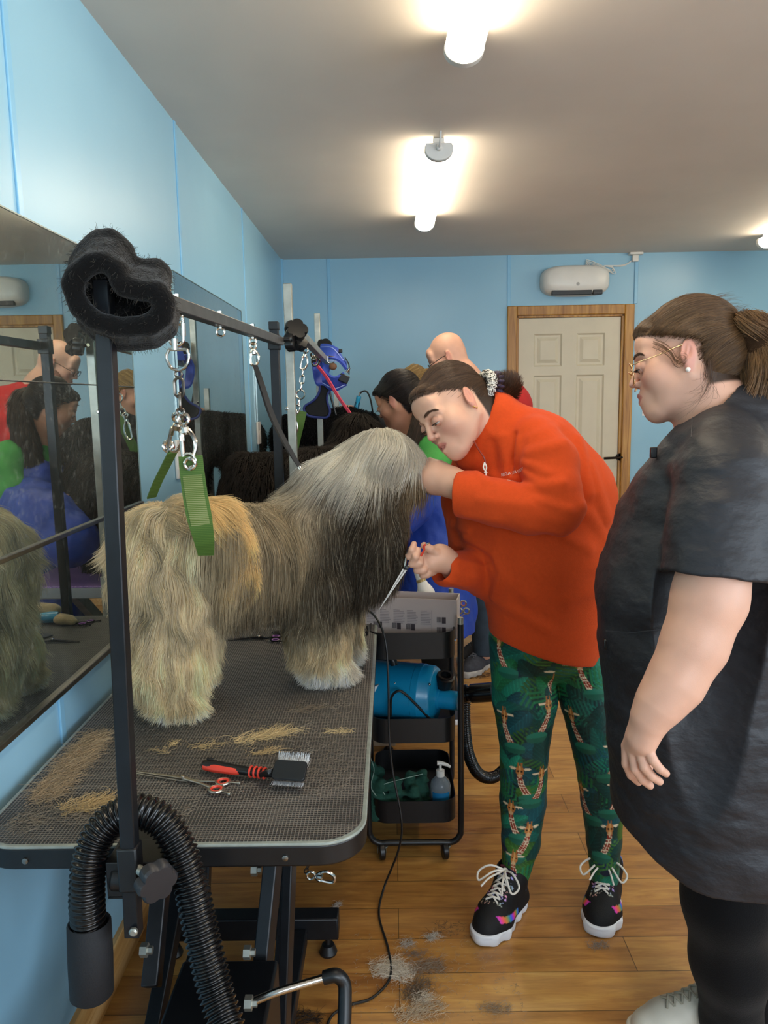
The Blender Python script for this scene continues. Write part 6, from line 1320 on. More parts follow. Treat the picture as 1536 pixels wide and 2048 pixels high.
def giraffe(col, u, w, uc, wc, s_, fl_):
    """neck rising with a bend, head on top, two ears and ossicones; leaf over the foot of the neck"""
    x = (u-uc)/s_*fl_; y = (w-wc)/s_
    near = (np.abs(x) < .9)*(np.abs(y) < 1.3)
    if not near.any(): return
    X, Y = x[near], y[near]; c = col[near]; nx = .0+.38*np.clip(.1-Y, 0, 2)**1.6; hw = .10+.07*np.clip(.1-Y, 0, 2)
    neck = (np.abs(X-nx) < hw)*(Y < .25)*(Y > -.95)
    N = len(X); cell = np.stack([(X-nx)*9, Y*8, np.zeros(N)], 1); ci = np.floor(cell); fr = cell-ci; h1 = hash3(ci[:, 0].astype(np.int64), ci[:, 1].astype(np.int64), np.zeros(N, np.int64))
    spot = (np.abs(fr[:, 0]-.5) < .38)*(np.abs(fr[:, 1]-.5) < .40)
    c[neck] = np.where(spot[neck][:, None], np.array([hexc('#8e2f1c')]), np.array([hexc('#e6d3b4')])); 
    hd = ((X/.16)**2+((Y-.42)/.26)**2 < 1)+((X/.11)**2+((Y-.22)/.14)**2 < 1); c[hd] = hexc('#b8743a'); mz = ((X/.09)**2+((Y-.17)/.09)**2 < 1); c[mz] = hexc('#cfa67a')
    sp2 = hd*(((np.abs(X)-.075)/.05)**2+((Y-.40)/.045)**2 < 1); c[sp2] = hexc('#2a160d'); st = hd*(np.abs(X) < .03)*(Y > .25); c[st] = hexc('#d9a463')
    for q in (-1, 1):
        er = (((X-q*.28)/.16)**2+((Y-.52-q*0)/.055)**2 < 1)*(~(hd > 0)); c[er] = hexc('#e3cdaa'); ho = (np.abs(X-q*.07) < .03)*(Y > .6)*(Y < .82); c[ho] = hexc('#a8642f')
    lf_ = (((X-.45)/.5)**2+((Y+1.0)/.26)**2 < 1); c[lf_] = hexc('#1b6350')*(.8+.5*(Y[lf_] > -1))[:, None]
    col[near] = c
def legcol(v):
    left = v[:, 0] < (P(1095, 1350, 2.0)[0]+(.02)*(v[:, 2] < .6)); zc = v[:, 2]
    axp = [np.array([P(1044, 1290, 2.02), P(1047, 1400, 2.01), P(1048, 1510, 1.995), P(1047, 1600, 2.02), P(1030, 1752, 1.99)]), np.array([P(1152, 1290, 2.02), P(1172, 1400, 2.01), P(1193, 1510, 1.995), P(1203, 1600, 2.02), P(1209, 1752, 1.99)])]
    col = np.zeros((len(v), 3))
    for i, m_ in enumerate((left, ~left)):
        A = axp[i][::-1]; cx = np.interp(zc, A[:, 2], A[:, 0]); cy = np.interp(zc, A[:, 2], A[:, 1]); th = np.arctan2(v[:, 0]-cx, -(v[:, 1]-cy)); rr = np.interp(zc, A[:, 2], [.036, .055, .06, .08, .088]); u = th*rr+(i*.9)
        uu, ww = u[m_]-i*.9, zc[m_]; c = jungle(uu+(.11 if i else 0), ww)
        gl = [(1000, 1300, 1, -.0), (1092, 1355, 1, 0), (1012, 1450, 1, 0), (1090, 1425, -1, 0), (1040, 1555, 1, 0), (1080, 1565, -1, 0), (1028, 1640, 1, 0), (1055, 1680, -1, 0), (1027, 1738, 1, 0)] if i == 0 else [(1158, 1340, 1, 0), (1145, 1452, 1, 0), (1225, 1510, -1, 0), (1235, 1590, -1, 0), (1222, 1680, -1, 0), (1170, 1610, 1, 0)]
        for (px, py, fl_, _) in gl:
            q = P(px, py, 1.95); cz = q[2]; ccx = np.interp(cz, A[:, 2], A[:, 0]); rr_ = np.interp(cz, A[:, 2], [.036, .055, .06, .08, .088]); th_ = np.arcsin(np.clip((q[0]-ccx)/rr_, -.95, .95)); giraffe(c, uu, ww, th_*rr_, cz, .062, fl_)
        col[m_] = c
    return np.clip(col, 0, 1)
obj('leggings', RawMesh(lv, lf, legcol(lv)), vcmat('printed lycra', .5, bump=.15, bscale=500, bdist=.0005), ow)
# ---- trainers
def trainer(nm, toe, heel, ank, lab, sole, upc, col_fn=None, lace='#e8e2d8', wd=.046, big=1.0, h=.03, bows=True, parent=None):
    toe, heel = V(toe[0], toe[1], 0), V(heel[0], heel[1], 0); d = nrm(toe-heel); L = np.linalg.norm(toe-heel); w_ = V(-d[1], d[0], 0); T_ = lambda a, b, z: heel+d*a*L+w_*b+V(0, 0, z)
    t = obj_empty(nm, parent, lab)
    so = SDF(.02); so.chain([T_(.12, 0, .02), T_(.35, 0, .02), T_(.72, .002, .02), T_(.90, 0, .02)], [.039, .039, .050, .042], sq=None); so.plane((0, 0, .001), (0, 0, -1), .002); so.plane((0, 0, h+.004), (0, 0, 1), .004)
    so.disp = lambda p: .0022*np.sin(((p-heel)@d)*150)*(p[:, 2] < .026)
    v, f = so.mesh(.003, 1); obj('sole', RawMesh(v, f), sole, t)
    up = SDF(.025); up.chain([T_(.12, 0, .03), T_(.35, 0, .035), T_(.70, .002, .032), T_(.87, 0, .030)], [.037, .038, .048, .039]); up.cone(T_(.16, 0, .045), T_(.20, 0, .115), .038, .043); up.cone(T_(.25, 0, .10), T_(.72, 0, .050), .038, .034); up.plane((0, 0, h-.002), (0, 0, -1), .003); up.cone(T_(.20, 0, .085), T_(.24, 0, .17), .030, .038, .004, True)
    v, f = up.mesh(.003, 1); c = upc if col_fn is None else None
    rm = RawMesh(v, f, None if col_fn is None else col_fn((v-heel)@d/L, (v-heel)@w_, v[:, 2])); obj('upper', rm, upc, t)
    # tongue
    m = MB(); m.tube(smoothpath([T_(.60, 0, .070), T_(.42, 0, .100), T_(.32, 0, .132), T_(.30, 0, .142)], 4), [.022]*9+[.026, .026, .024, .016][:4], 12, flat=.25, up=w_) ; obj('tongue', m, TONGUE, t)
    ML = mk('lace '+lace, lace, .7)
    def top(a, b):
        q = T_(a, b, .20); zz = np.linspace(.20, .03, 120); pts = np.stack([np.full(120, q[0]), np.full(120, q[1]), zz], 1); vv = up.val(pts); i = np.argmax(vv < 0); return V(q[0], q[1], zz[i]+.002)
    lacing = MB()
    for i in range(5):
        a0, a1 = .42+.065*i, .42+.065*(i+1)
        for s_ in (-1, 1): p0, p1 = top(a0, s_*.018), top(a1, -s_*.018); pm = top((a0+a1)/2, 0)+V(0, 0, .003); lacing.tube(smoothpath([p0, pm, p1], 4), .0026, 6)
    lo = obj('laces', lacing, ML, t)
    if bows:
        k0 = top(.40, 0)+V(0, 0, .006)
        for s_ in (-1, 1):
            m = MB(); A = k0+w_*s_*.035+d*.02+V(0, 0, .012); B_ = k0+w_*s_*.062*bows+d*.035-V(0, 0, .008); C_ = k0+w_*s_*.05*bows+d*.055-V(0, 0, .02); D2 = k0+w_*s_*.02+d*.03+V(0, 0, .004)
            m.tube(smoothpath([k0, A, B_, C_, D2, k0], 7), .0028, 7); m.tube(smoothpath([k0, k0+w_*s_*.02+d*.05+V(0, 0, -.004), k0+w_*s_*.032+d*.075-V(0, 0, .02)], 5), .0026, 6); obj('bow_loop', m, ML, lo)
        m = MB(); m.ell(k0, (.008, .007, .006)); obj('knot', m, ML, lo)
    return t
def obj_empty(nm, parent, lab=None):
    o = bpy.data.objects.new(nm, None); COL.objects.link(o); o.empty_display_size = .03; o['org'] = [float(x) for x in (parent['org'] if parent is not None else (0, 0, 0))]
    if parent is not None: o.parent = parent
    if lab: o['label'] = lab
    return o
TONGUE = mk('dark floral tongue', '#5a2430', .6, var=.9, vscale=90)
def trcol(a, b, z):
    c = np.tile(hexc('#0c0c0e'), (len(a), 1)); n = fbm(np.stack([a*10, b*60, z*60], 1), 2)
    band = (np.abs(z-.050-.05*(a-.6)) < .008)*(a > .42)*(a < .86); rb = np.stack([.5+.5*np.sin(a*25+k*2.1) for k in range(3)], 1)**1.3; rb = rb*np.array([.85, .25, .8])+.05
    c = np.where(band[:, None], rb, c); hb = (z > .075)*(a < .2); c = np.where((hb*(n > .1))[:, None], rb*.8, c)
    dots = (vnoise(np.stack([a*60, b*260, z*0], 1)) > .52)*(z > .055)*(a > .35)*(a < .8)*(np.abs(b) < .03); c = np.where(dots[:, None], rb*.6+.35, c); return c
M_SOLE = mk('white rubber sole', '#e3e5ea', .45)
t0, t1 = PZ(963, 1872, .02), PZ(1038, 1790, .02)
trainer('shoe', t0, t1, None, 'black trainer with rainbow band, white wavy sole and white bow', M_SOLE, vcmat('trainer mesh', .7, bump=.3, bscale=500), trcol, parent=ow)
t0, t1 = PZ(1197, 1856, .02), PZ(1215, 1768, .02)
trainer('shoe', t0, t1, None, None, M_SOLE, vcmat('trainer mesh', .7, bump=.3, bscale=500), trcol, parent=ow)
for q in ([(1030, 1735, 1.99, 25), (1026, 1790, 1.99, 26)], [(1209, 1735, 1.99, 26), (1210, 1790, 1.99, 26)]):
    k_ = SDF(.01); QC(k_, q); v, f = k_.mesh(.004, 1); obj('sock', RawMesh(v, f), mk('navy sock', '#161a33', .8), ow)
# scissors held in the far hand
sp_, s0_ = P(757, 1222, 1.80), P(812, 1135, 1.835); ht = thing('scissors', 'long steel scissors with red tail held in the fingers of orange fleece woman', 'scissors', s0_)
for s_ in (-1, 1):
    m = MB(); dd_ = nrm(sp_-s0_); w_ = nrm(np.cross(dd_, (0, 1, 0)))*.0035*s_; m.prism([sp_, s0_+w_*1.6+V(0, .001*s_, 0), s0_+w_*.2], (0, .0022, 0)); m.tube(smoothpath([s0_+w_, P(818, 1115, 1.835)+w_*2, P(826, 1100, 1.828)+w_*3], 4), .003, 8)
    obj('blade', m, M_SCI, ht)
m = MB(); m.lathe([(.005, 0), (.005, .004), (.003, .005)], s0_+V(0, -.004, 0), (0, -1, 0), n=14); obj('pivot_screw', m, M_BLKP, ht)
m = MB(); m.tube(smoothpath([P(842, 1112, 1.825), P(848, 1100, 1.822), P(848, 1092, 1.82), P(852, 1089, 1.82)], 5), .0026, 8); obj('finger_rest', m, M_RED, ht, label='red finger rest'); m = MB(); m.tube(smoothpath([P(850, 1090, 1.82), P(856, 1087, 1.82), P(860, 1086, 1.82)], 3), [.0022]*6+[.0035], 8); obj('finger_rest_tip', m, M_CHR, ht)
print('orange', time.time()-T0)
# ---------------------------------------------------------------- woman in the dark tunic at the right
gw = thing('person', 'woman with ponytail and gold glasses in dark short sleeved tunic, standing watching at right', 'person', (.72, 1.52, 0))
MG = headframe(P(1366, 719, 1.50), (-.925, .31, -.21), (-.11, .22, .95), .90)
s = SDF(.02); add_head(s, MG, fat=.004, mouth=.0015)
QC(s, [(1390, 735, 1.49, 52), (1420, 800, 1.48, 62), (1460, 870, 1.47, 80)], k=.03)
QC(s, [(1470, 920, 1.47, 120), (1430, 1150, 1.47, 130), (1420, 1400, 1.47, 120), (1420, 1600, 1.47, 110)], k=.04)
QC(s, [(1445, 1700, 1.455, 62), (1452, 1800, 1.45, 60), (1462, 1920, 1.47, 54), (1462, 2040, 1.50, 38), (1475, 2110, 1.55, 30)], k=.02); s.chain([P(1475, 2110, 1.55), V(.74, 1.57, .06), V(.64, 1.58, .04)], [.028, .025, .020])
QC(s, [(1530, 1700, 1.565, 58), (1536, 1900, 1.60, 46), (1520, 2050, 1.66, 30), (1520, 2100, 1.70, 30)], k=.02); s.chain([P(1520, 2100, 1.70), V(.93, 1.74, .06), V(.84, 1.74, .04)], [.025, .025, .020])
# near arm and the relaxed hand
QC(s, [(1455, 960, 1.28, 70), (1440, 1080, 1.25, 72), (1418, 1200, 1.235, 66), (1388, 1290, 1.225, 58), (1350, 1365, 1.215, 50), (1316, 1412, 1.21, 38), (1298, 1440, 1.21, 31)], k=.03)
QC(s, [(1298, 1440, 1.21, 31), (1284, 1475, 1.215, 27), (1278, 1492, 1.225, 24)], k=.015); QC(s, [(1290, 1455, 1.22, 27), (1258, 1492, 1.24, 15)], k=.012); QC(s, [(1300, 1455, 1.205, 24), (1290, 1490, 1.205, 18)], k=.012)
H = lambda x, y, d: P(x, y, d)
finger(s, [H(1293, 1490, 1.203), H(1306, 1520, 1.192), H(1320, 1538, 1.190), H(1332, 1547, 1.198)], .0088, .0066, .002)
finger(s, [H(1279, 1496, 1.213), H(1289, 1534, 1.200), H(1304, 1553, 1.200), H(1319, 1563, 1.208)], .0092, .0068, .002)
finger(s, [H(1265, 1498, 1.226), H(1271, 1538, 1.216), H(1285, 1559, 1.218), H(1300, 1571, 1.228)], .0092, .0070, .002)
finger(s, [H(1253, 1492, 1.240), H(1253, 1528, 1.236), H(1262, 1550, 1.242), H(1277, 1564, 1.252)], .0090, .0068, .002)
finger(s, [H(1285, 1465, 1.235), H(1290, 1490, 1.258), H(1294, 1515, 1.268), H(1296, 1535, 1.27)], .0125, .009, .006)
v, f = s.mesh(.0023, 1)
KG = capkeep(MG, .070, .030, -.075)
def hl_g(x, y, z): k = (.070-.030)/.095; return sstep(-.004, .004, np.maximum((z-.030-k*(y+.01))*.86, np.minimum(-.037-y, z+.075)))
obj('body', RawMesh(v, f, skincol(v, MG, '#d8a890', '#b0605c', '#cf8577', '#3a281b', hl_g)), MAT_SKIN, gw)
eyeparts(gw, MG, -.7, open_=.2); brows(gw, MG, '#4a3424', sdf=s)
R_, c_ = MG
# glasses
m = MB(); gl_ = lambda x, y, z: c_+R_@V(x, y, z)
M_GOLD = mk('gold wire', '#d8b98c', .25, .9)
for q in (-1, 1):
    pts = [gl_(q*.033+.026*cos(a)*(1+.06*cos(2*a)), .108-.006*abs(cos(a))-.0*a, -.014+.024*sin(a)) for a in np.linspace(0, 2*pi, 30, endpoint=False)]
    m.tube(pts, .0011, 6, closed=True)
    m.tube(smoothpath([gl_(q*.058, .101, -.004), gl_(q*.068, .095, .0), gl_(q*.077, .05, .004), gl_(q*.079, .005, .012), gl_(q*.0785, -.012, .012), gl_(q*.078, -.020, -.004)], 5), .0011, 6)
m.tube(smoothpath([gl_(-.010, .107, -.006), gl_(0, .112, -.002), gl_(.010, .107, -.006)], 4), .0011, 6)
gg = obj('glasses', m, M_GOLD, gw, angle=0)
gm = NT('lens'); tr_ = gm.n('ShaderNodeBsdfTransparent'); gl__ = gm.n('ShaderNodeBsdfGlossy'); gl__.inputs['Roughness'].default_value = .02; mx_ = gm.n('ShaderNodeMixShader'); mx_.inputs[0].default_value = .06; gm.l(tr_.outputs[0], mx_.inputs[1]); gm.l(gl__.outputs[0], mx_.inputs[2]); gm.l(mx_.outputs[0], gm.out.inputs[0])
for q in (-1, 1):
    m = MB(); m.prism([gl_(q*.033+.0255*cos(a), .107-.006*abs(cos(a)), -.014+.0235*sin(a)) for a in np.linspace(0, 2*pi, 24, endpoint=False)], R_@V(0, .0012, 0)); obj('lens', m, gm.m, gg)
m = MB(); m.ell(gl_(-.083, -.002, -.040), .0045); obj('pearl_earring', m, mk('pearl', '#e8e0d6', .2), gw)
# hair
hfull, hs, hv, hf = cap(MG, KG, .006)
hm = obj('hair', RawMesh(hv, hf, np.tile(hexc('#3a281a'), (len(hv), 1))), vcmat('hair cap', .8, spec=.1, bump=.5, bscale=200, stretch=(1, 1, .15)), gw)
tie = P(1478, 668, 1.50)
gcol = ('#3f2c1c', '#8a6743')
def dG(p, n):
    q = (p-c_)@R_; return nrm2(nrm2(tie-p)+(R_@V(0, -.2, 1.0))*np.exp(-np.maximum(KG(p), 0)/.014)[:, None]*.4)
outw = lambda cc: (lambda c, n: (((c-cc)*n).sum(1) > .03)*1.0+.02)
hairstrands(hm, 'hair_strands', hv, hf, 60000, hlw(MG, KG, c_), dG, lambda p: np.clip(np.linalg.norm(p-tie, axis=1)*.9, .03, .2), hfull, gcol, rad=.00026, wave=.14, wfreq=30, lift=.06, clump=.0016, depth=.002, nz=(60, 60, 60), jit=(KG, -R_@V(0, -.3, 1)), hug=.004*rng.random(60000), k=12)['kind'] = 'stuff'
fz_p, fz_n = sample(hv, hf, 700, outw(c_)); S_ = grow(fz_p, fz_n, lambda p, n: nrm2(dG(p, n)*.7+n*.5), rng.uniform(.02, .05, 700), 7, None, lift=.6, wave=.7, wfreq=40, clump=.003); hairobj('flyaway_hair', S_, np.tile(hexc('#6b4c30'), (700, 1)), M_HHAIR, hm, rad=.00018)['kind'] = 'stuff'
# loose curl in front of the ear
S_ = []
for i in range(34):
    o_ = rng.normal(0, .0045, 3); pts = [gl_(-.076, .052, .030), gl_(-.081, .038, .018), gl_(-.083, .024, .0), gl_(-.083, .018, -.018), gl_(-.084, .008, -.026), gl_(-.085, -.002, -.020), gl_(-.084, .006, -.012), gl_(-.083, .016, -.018)]; S_.append(smoothpath([q+o_*np.array([.3, 1, 1]) for q in pts], 3))
hairobj('loose_curl', np.array(S_), np.tile(hexc('#6b4a2f'), (34, 1))*rng.uniform(.6, 1.4, (34, 1)), M_HHAIR, hm, rad=.0002)['kind'] = 'stuff'
S_ = []
for i in range(60):
    o_ = rng.normal(0, .005, 3); e = rng.normal(0, .01, 3); pts = [gl_(-.072, -.045, -.03), gl_(-.070, -.038, -.06), gl_(-.064, -.028, -.085), gl_(-.062, -.005, -.092)]; S_.append(smoothpath([pts[0]+o_, pts[1]+o_*1.2, pts[2]+o_+e, pts[3]+e*2], 3))
hairobj('loose_wisps', np.array(S_), np.tile(hexc('#5b3f28'), (60, 1)), M_HHAIR, hm, rad=.0002)['kind'] = 'stuff'
# ponytail
pax = [tie, P(1503, 660, 1.45), P(1530, 680, 1.445), P(1542, 740, 1.44), P(1540, 800, 1.44), P(1545, 870, 1.44), P(1552, 930, 1.44), P(1550, 985, 1.45)]
pt = SDF(.02); pt.chain(pax, [.015, .028, .040, .045, .045, .042, .034, .018]); pv, pf = pt.mesh(.005, 1)
pm = obj('ponytail', RawMesh(pv, pf, np.tile(hexc('#3a281a'), (len(pv), 1))), vcmat('hair cap', .8, spec=.1), gw)
pc = np.array(pax)
def dP(p, n):
    D = np.stack([((p-(a+b)/2)**2).sum(1) for a, b in zip(pc[:-1], pc[1:])], 1); j = D.argmin(1); t = np.array([nrm(b-a) for a, b in zip(pc[:-1], pc[1:])]); return nrm2(t[j]+n*.12)
hairstrands(pm, 'ponytail_strands', pv, pf, 34000, None, dP, lambda p: rng.uniform(.06, .13, len(p)), None, ('#4a331f', '#a27a4e'), rad=.0003, wave=.5, wfreq=28, lift=.25, clump=.006, nz=(60, 60, 20))['kind'] = 'stuff'
m = MB(); axs = nrm(pax[1]-pax[0]+V(0, 0, .005)); u_, w_ = perp(axs)
for k in range(3): m.tube([tie+axs*(.004*k-.002)+.0185*(cos(a)*u_+sin(a)*w_) for a in np.linspace(0, 2*pi, 24, endpoint=False)], .0028, 6, closed=True)
obj('hair_tie', m, mk('cream hair tie', '#c9b48a', .6), gw)
# tunic
M_TUN = mk('charcoal crinkle nylon', '#25262b', .55, var=.15, vscale=14, bump=.55, bscale=60, bdist=.003, spec=.45, stretch=(1, 1, 1.6))
tn = SDF(.03); sq_ = (V(0, 1, 0), .92)
QC(tn, [(1475, 885, 1.47, 96), (1455, 960, 1.47, 130), (1418, 1060, 1.47, 165), (1400, 1180, 1.47, 190)], k=.05, sq=sq_); QC(tn, [(1400, 1180, 1.47, 190), (1405, 1300, 1.47, 186), (1420, 1450, 1.47, 188), (1434, 1600, 1.47, 190), (1442, 1800, 1.47, 190)], k=.05, sq=sq_)
QC(tn, [(1435, 866, 1.42, 46), (1405, 910, 1.42, 62), (1370, 980, 1.43, 80)], k=.05)
QC(tn, [(1450, 830, 1.46, 66), (1500, 850, 1.47, 80), (1540, 900, 1.48, 90)], k=.04)
QC(tn, [(1448, 905, 1.36, 84), (1450, 960, 1.31, 96), (1440, 1060, 1.27, 98), (1435, 1160, 1.245, 98), (1434, 1200, 1.24, 98)], k=.03)
# neck, cuff and hem openings
nk0 = P(1395, 775, 1.455); tn.cone(P(1385, 770, 1.455), P(1430, 840, 1.465), 62/ppm(nk0), 68/ppm(nk0), .006, True)
q0, q1 = P(1436, 1130, 1.25), P(1425, 1260, 1.235)
cuf = P(1432, 1152, 1.245)
cn = nrm(P(1425, 1260, 1.235)-P(1436, 1130, 1.25)); 
def cutcuff(p):   # cut the sleeve below the cuff line, only near the sleeve
    a = -((p-cuf)@cn); b = (np.sqrt(((p-cuf-np.outer((p-cuf)@cn, cn))**2).sum(1))-.112); return np.maximum(a, b)
tn.p.append((cutcuff, .003, True)); tn.cone(q0, P(1432, 1165, 1.245), 88/ppm(q0), 90/ppm(q0), .003, True)
hemz = lambda x: 0
def hem(p):
    px_ = 768+FPX*((p-EYE)@RT)/((p-EYE)@FW); x = p[:, 0]; x0, x1, x2 = P(1230, 1640, 1.4)[0], P(1340, 1740, 1.35)[0], P(1480, 1780, 1.3)[0]
    z = np.interp(x, [x0, x0+(x1-x0)*.5, x1, x2, x2+.3], HZ); return p[:, 2]-z
HZ = [P(1235, 1650, 1.40)[2], P(1270, 1700, 1.36)[2], P(1340, 1748, 1.33)[2], P(1480, 1778, 1.30)[2], P(1480, 1778, 1.30)[2]]
tn.p.append((lambda p: hem(p), .003, True))
FOLDS_O = FOLDS; FOLDS = []
GF = [((1335, 880), (1262, 1000), .005, .012), ((1345, 900), (1290, 960), .005, .010), ((1300, 950), (1262, 1010), -.006, .008), ((1395, 890), (1385, 1000), .005, .012), ((1420, 900), (1520, 990), .006, .014), ((1400, 960), (1500, 1010), .004, .012), ((1440, 1000), (1530, 960), .004, .012),
      ((1300, 1010), (1325, 1080), .007, .012), ((1270, 1040), (1310, 1060), .005, .012), ((1325, 1000), (1330, 1150), -.009, .010), ((1225, 1175), (1265, 1195), .007, .010), ((1265, 1195), (1320, 1165), .006, .010), ((1220, 1210), (1300, 1235), .004, .012), ((1240, 1120), (1300, 1140), .004, .012),
      ((1375, 1010), (1480, 1100), .004, .014), ((1360, 1090), (1500, 1120), .004, .012), ((1400, 1140), (1520, 1110), .003, .010), ((1405, 1250), (1402, 1500), .005, .016), ((1402, 1500), (1400, 1740), .007, .014), ((1490, 1300), (1500, 1700), .005, .02), ((1330, 1600), (1350, 1730), .004, .02), ((1260, 1400), (1270, 1600), .004, .02), ((1240, 1260), (1330, 1290), .003, .014), ((1215, 1300), (1240, 1380), .004, .012)]
for a, b, am, w__ in GF: fo(a, b, am, w__, tn) if True else None
GFOLDS = FOLDS
def tdisp(p):
    global FOLDS
    return fold(p)-.0028*fbm(p*V(14, 14, 30), 3)
tn.disp = tdisp
tv_, tf_ = tn.mesh(.0036, 1, bounds=(V(-9, -9, .45), V(P(1536, 1200, 1.47)[0]+.22, 9, 9)))
obj('tunic', RawMesh(tv_, tf_), M_TUN, gw)
def drape(pts, S, lo, hi, off=.001):
    out = []
    for a, b in zip(pts[:-1], pts[1:]):
        for t in np.linspace(0, 1, 8, endpoint=False):
            x, y = a[0]+(b[0]-a[0])*t, a[1]+(b[1]-a[1])*t; d_ = surfy(S, x, y, lo, hi)
            if d_: out.append(P(x, y, d_-off))
    return out
m = MB()
for pth_ in ([(1212, 1262), (1265, 1265), (1330, 1258)], [(1385, 815+20), (1382, 880)]):
    q = drape(pth_, tn, 1.1, 1.6, .0005)
    if len(q) > 3: m.tube(q, .0009, 5)
obj('seam', m, mk('seam thread', '#3b3c42', .6), gw)
m = MB(); m.box(P(1307, 905, 1.42), (.012, .01, .02)); m.box(P(1212, 1288, 1.44), (.010, .01, .02)); obj('zip_pull', m, M_BLKP, gw, bevel=.002)
# leggings and cream trainers
lgs = SDF(.03); QC(lgs, [(1440, 1650, 1.46, 84), (1452, 1800, 1.45, 80), (1462, 1920, 1.47, 74), (1462, 2040, 1.50, 54), (1475, 2110, 1.55, 46)], k=.03); lv, lf = lgs.mesh(.004, 1); M_LEG = mk('black cotton leggings', '#08080a', .9, bump=.4, bscale=400, spec=.15, sheen=.08); obj('leggings', RawMesh(lv, lf), M_LEG, gw, label='near black legging leg')
lgs = SDF(.03); QC(lgs, [(1530, 1650, 1.56, 76), (1536, 1900, 1.60, 66), (1520, 2050, 1.66, 46), (1520, 2100, 1.70, 42)], k=.03); lv, lf = lgs.mesh(.004, 1); obj('leggings', RawMesh(lv, lf), M_LEG, gw, label='far black legging leg')
M_CRM = mk('cream leather', '#cfc8b8', .5, var=.06); TONGUE = M_CRM
toe = PZ(1272, 2052, .035); trainer('shoe', (toe[0]-.005, toe[1]), (toe[0]+.255, toe[1]+.02), None, None, M_CRM, M_CRM, None, lace='#a8a290', bows=False, parent=gw)
trainer('shoe', (toe[0]+.26, toe[1]+.17), (toe[0]+.50, toe[1]+.19), None, None, M_CRM, M_CRM, None, lace='#a8a290', bows=False, parent=gw)
print('girl', time.time()-T0)
# ---------------------------------------------------------------- people in the background
def person_body(name, label, M, neck, torso, arms, legs, base, sc_, hz=.005, hair_rgb=None, loc=None, cats='person', hl=None):
    s = SDF(.02); add_head(s, M)
    s.chain([M[1]+M[0]@V(0, -.03, -.03), neck], [.056, .056], k=.03); s.chain([neck]+torso[0], [.06]+torso[1], k=.05)
    for pts, rs in arms+legs: s.chain(pts, rs, k=.02)
    v, f = s.mesh(hz, 1); t = thing(name, label, cats, loc); obj('body', RawMesh(v, f, skincol(v, M, base, '#a8605a', '#c87f70', hair_rgb, hl)), MAT_SKIN, t); return t
def garment(parent, nm, chains, mat, k=.03, h=.006, subs=(), planes=(), disp=.004):
    s = SDF(k)
    for pts, rs in chains: s.chain(pts, rs, k=k)
    for a, b, ra, rb in subs: s.cone(a, b, ra, rb, .006, True)
    for p_, n_ in planes: s.plane(p_, n_, .004)
    s.disp = lambda p: disp*fbm(p*V(11, 11, 8), 3)
    v, f = s.mesh(h, 1); return obj(nm, RawMesh(v, f), mat, parent)
def handpts(s_list, wr, dr, side, n=4, curl=.5, sc=1.0):
    """palm and four fingers plus thumb as chains"""
    dr = nrm(dr); sd = nrm(side-dr*np.dot(side, dr)); nr_ = np.cross(dr, sd); out = [([wr, wr+dr*.05*sc, wr+dr*.075*sc], [.026*sc, .030*sc, .026*sc])]
    for i in range(4):
        o_ = sd*(i-1.5)*.019*sc; L = (.070, .078, .074, .058)[i]*sc; a = wr+dr*.078*sc+o_; b = a+nrm(dr*(1-curl*.5)+nr_*curl*.6)*L*.45; c = b+nrm(dr*(1-curl)+nr_*curl)*L*.3; d = c+nrm(dr*(1-curl*1.5)+nr_*curl*1.2)*L*.25; out.append(([wr+dr*.05*sc+o_, a, b, c, d], [.010*sc, .0100*sc, .0092*sc, .0085*sc, .0075*sc]))
    a = wr+dr*.02*sc+sd*-.028*sc; out.append(([wr+dr*.015*sc, a+dr*.01, a+dr*.035*sc-sd*.012+nr_*.01, a+dr*.058*sc-sd*.010+nr_*.022], [.014*sc, .0125*sc, .0105*sc, .0085*sc])); return out
M_RT = mk('red cotton', '#b81c1c', .8, var=.08, bump=.3, bscale=300); M_JEAN = mk('blue grey denim', '#2b3a48', .8, var=.25, vscale=20, bump=.3, bscale=500); M_BLU = mk('royal blue apron', '#163c9c', .6, var=.1, bump=.3, bscale=60, bdist=.004); M_GT = mk('green cotton', '#3f9440', .8, var=.08, bump=.3, bscale=300)
# bald man in red
MR = headframe(P(893, 712, 4.05), (-.86, .10, -.50), (-.48, 0, .87), 1.0); hc_ = MR[1]; nk = P(935, 755, 4.02); sh = P(985, 805, 3.98)
dxm = sh[0]
La = [V(dxm-.02, 3.86, 1.38), V(dxm-.14, 3.72, 1.16), V(dxm-.36, 3.70, 1.16)]; Ra = [V(dxm, 4.20, 1.38), V(dxm-.14, 4.26, 1.14), V(dxm-.38, 4.2, 1.12)]
hipx = P(975, 1150, 4.0)[0]
hh = handpts([], La[2], V(-1, 0, .0), V(0, 0, 1)); hh2 = handpts([], Ra[2], V(-1, 0, .1), V(0, 0, 1))
mr = person_body('person', 'bald bearded man with thin glasses in red top and jeans, standing at the back', MR, nk, ([V(dxm, 4.02, 1.36), V(dxm+.0, 4.0, 1.15), V(hipx, 4.0, .95)], [.12, .13, .13]),
    [(La, [.045, .038, .028]), (Ra, [.045, .038, .028])]+hh+hh2, [([V(hipx-.03, 3.93, .9), V(hipx-.03, 3.92, .5), V(hipx-.02, 3.94, .10)], [.08, .06, .045]), ([V(hipx+.0, 4.10, .9), V(hipx+.0, 4.10, .5), V(hipx+.0, 4.10, .10)], [.08, .06, .045])], '#d3a38c', 1, loc=(dxm, 4.02, 0))
eyeparts(mr, MR, -.5, open_=.4); R_, c_ = MR
m = MB()
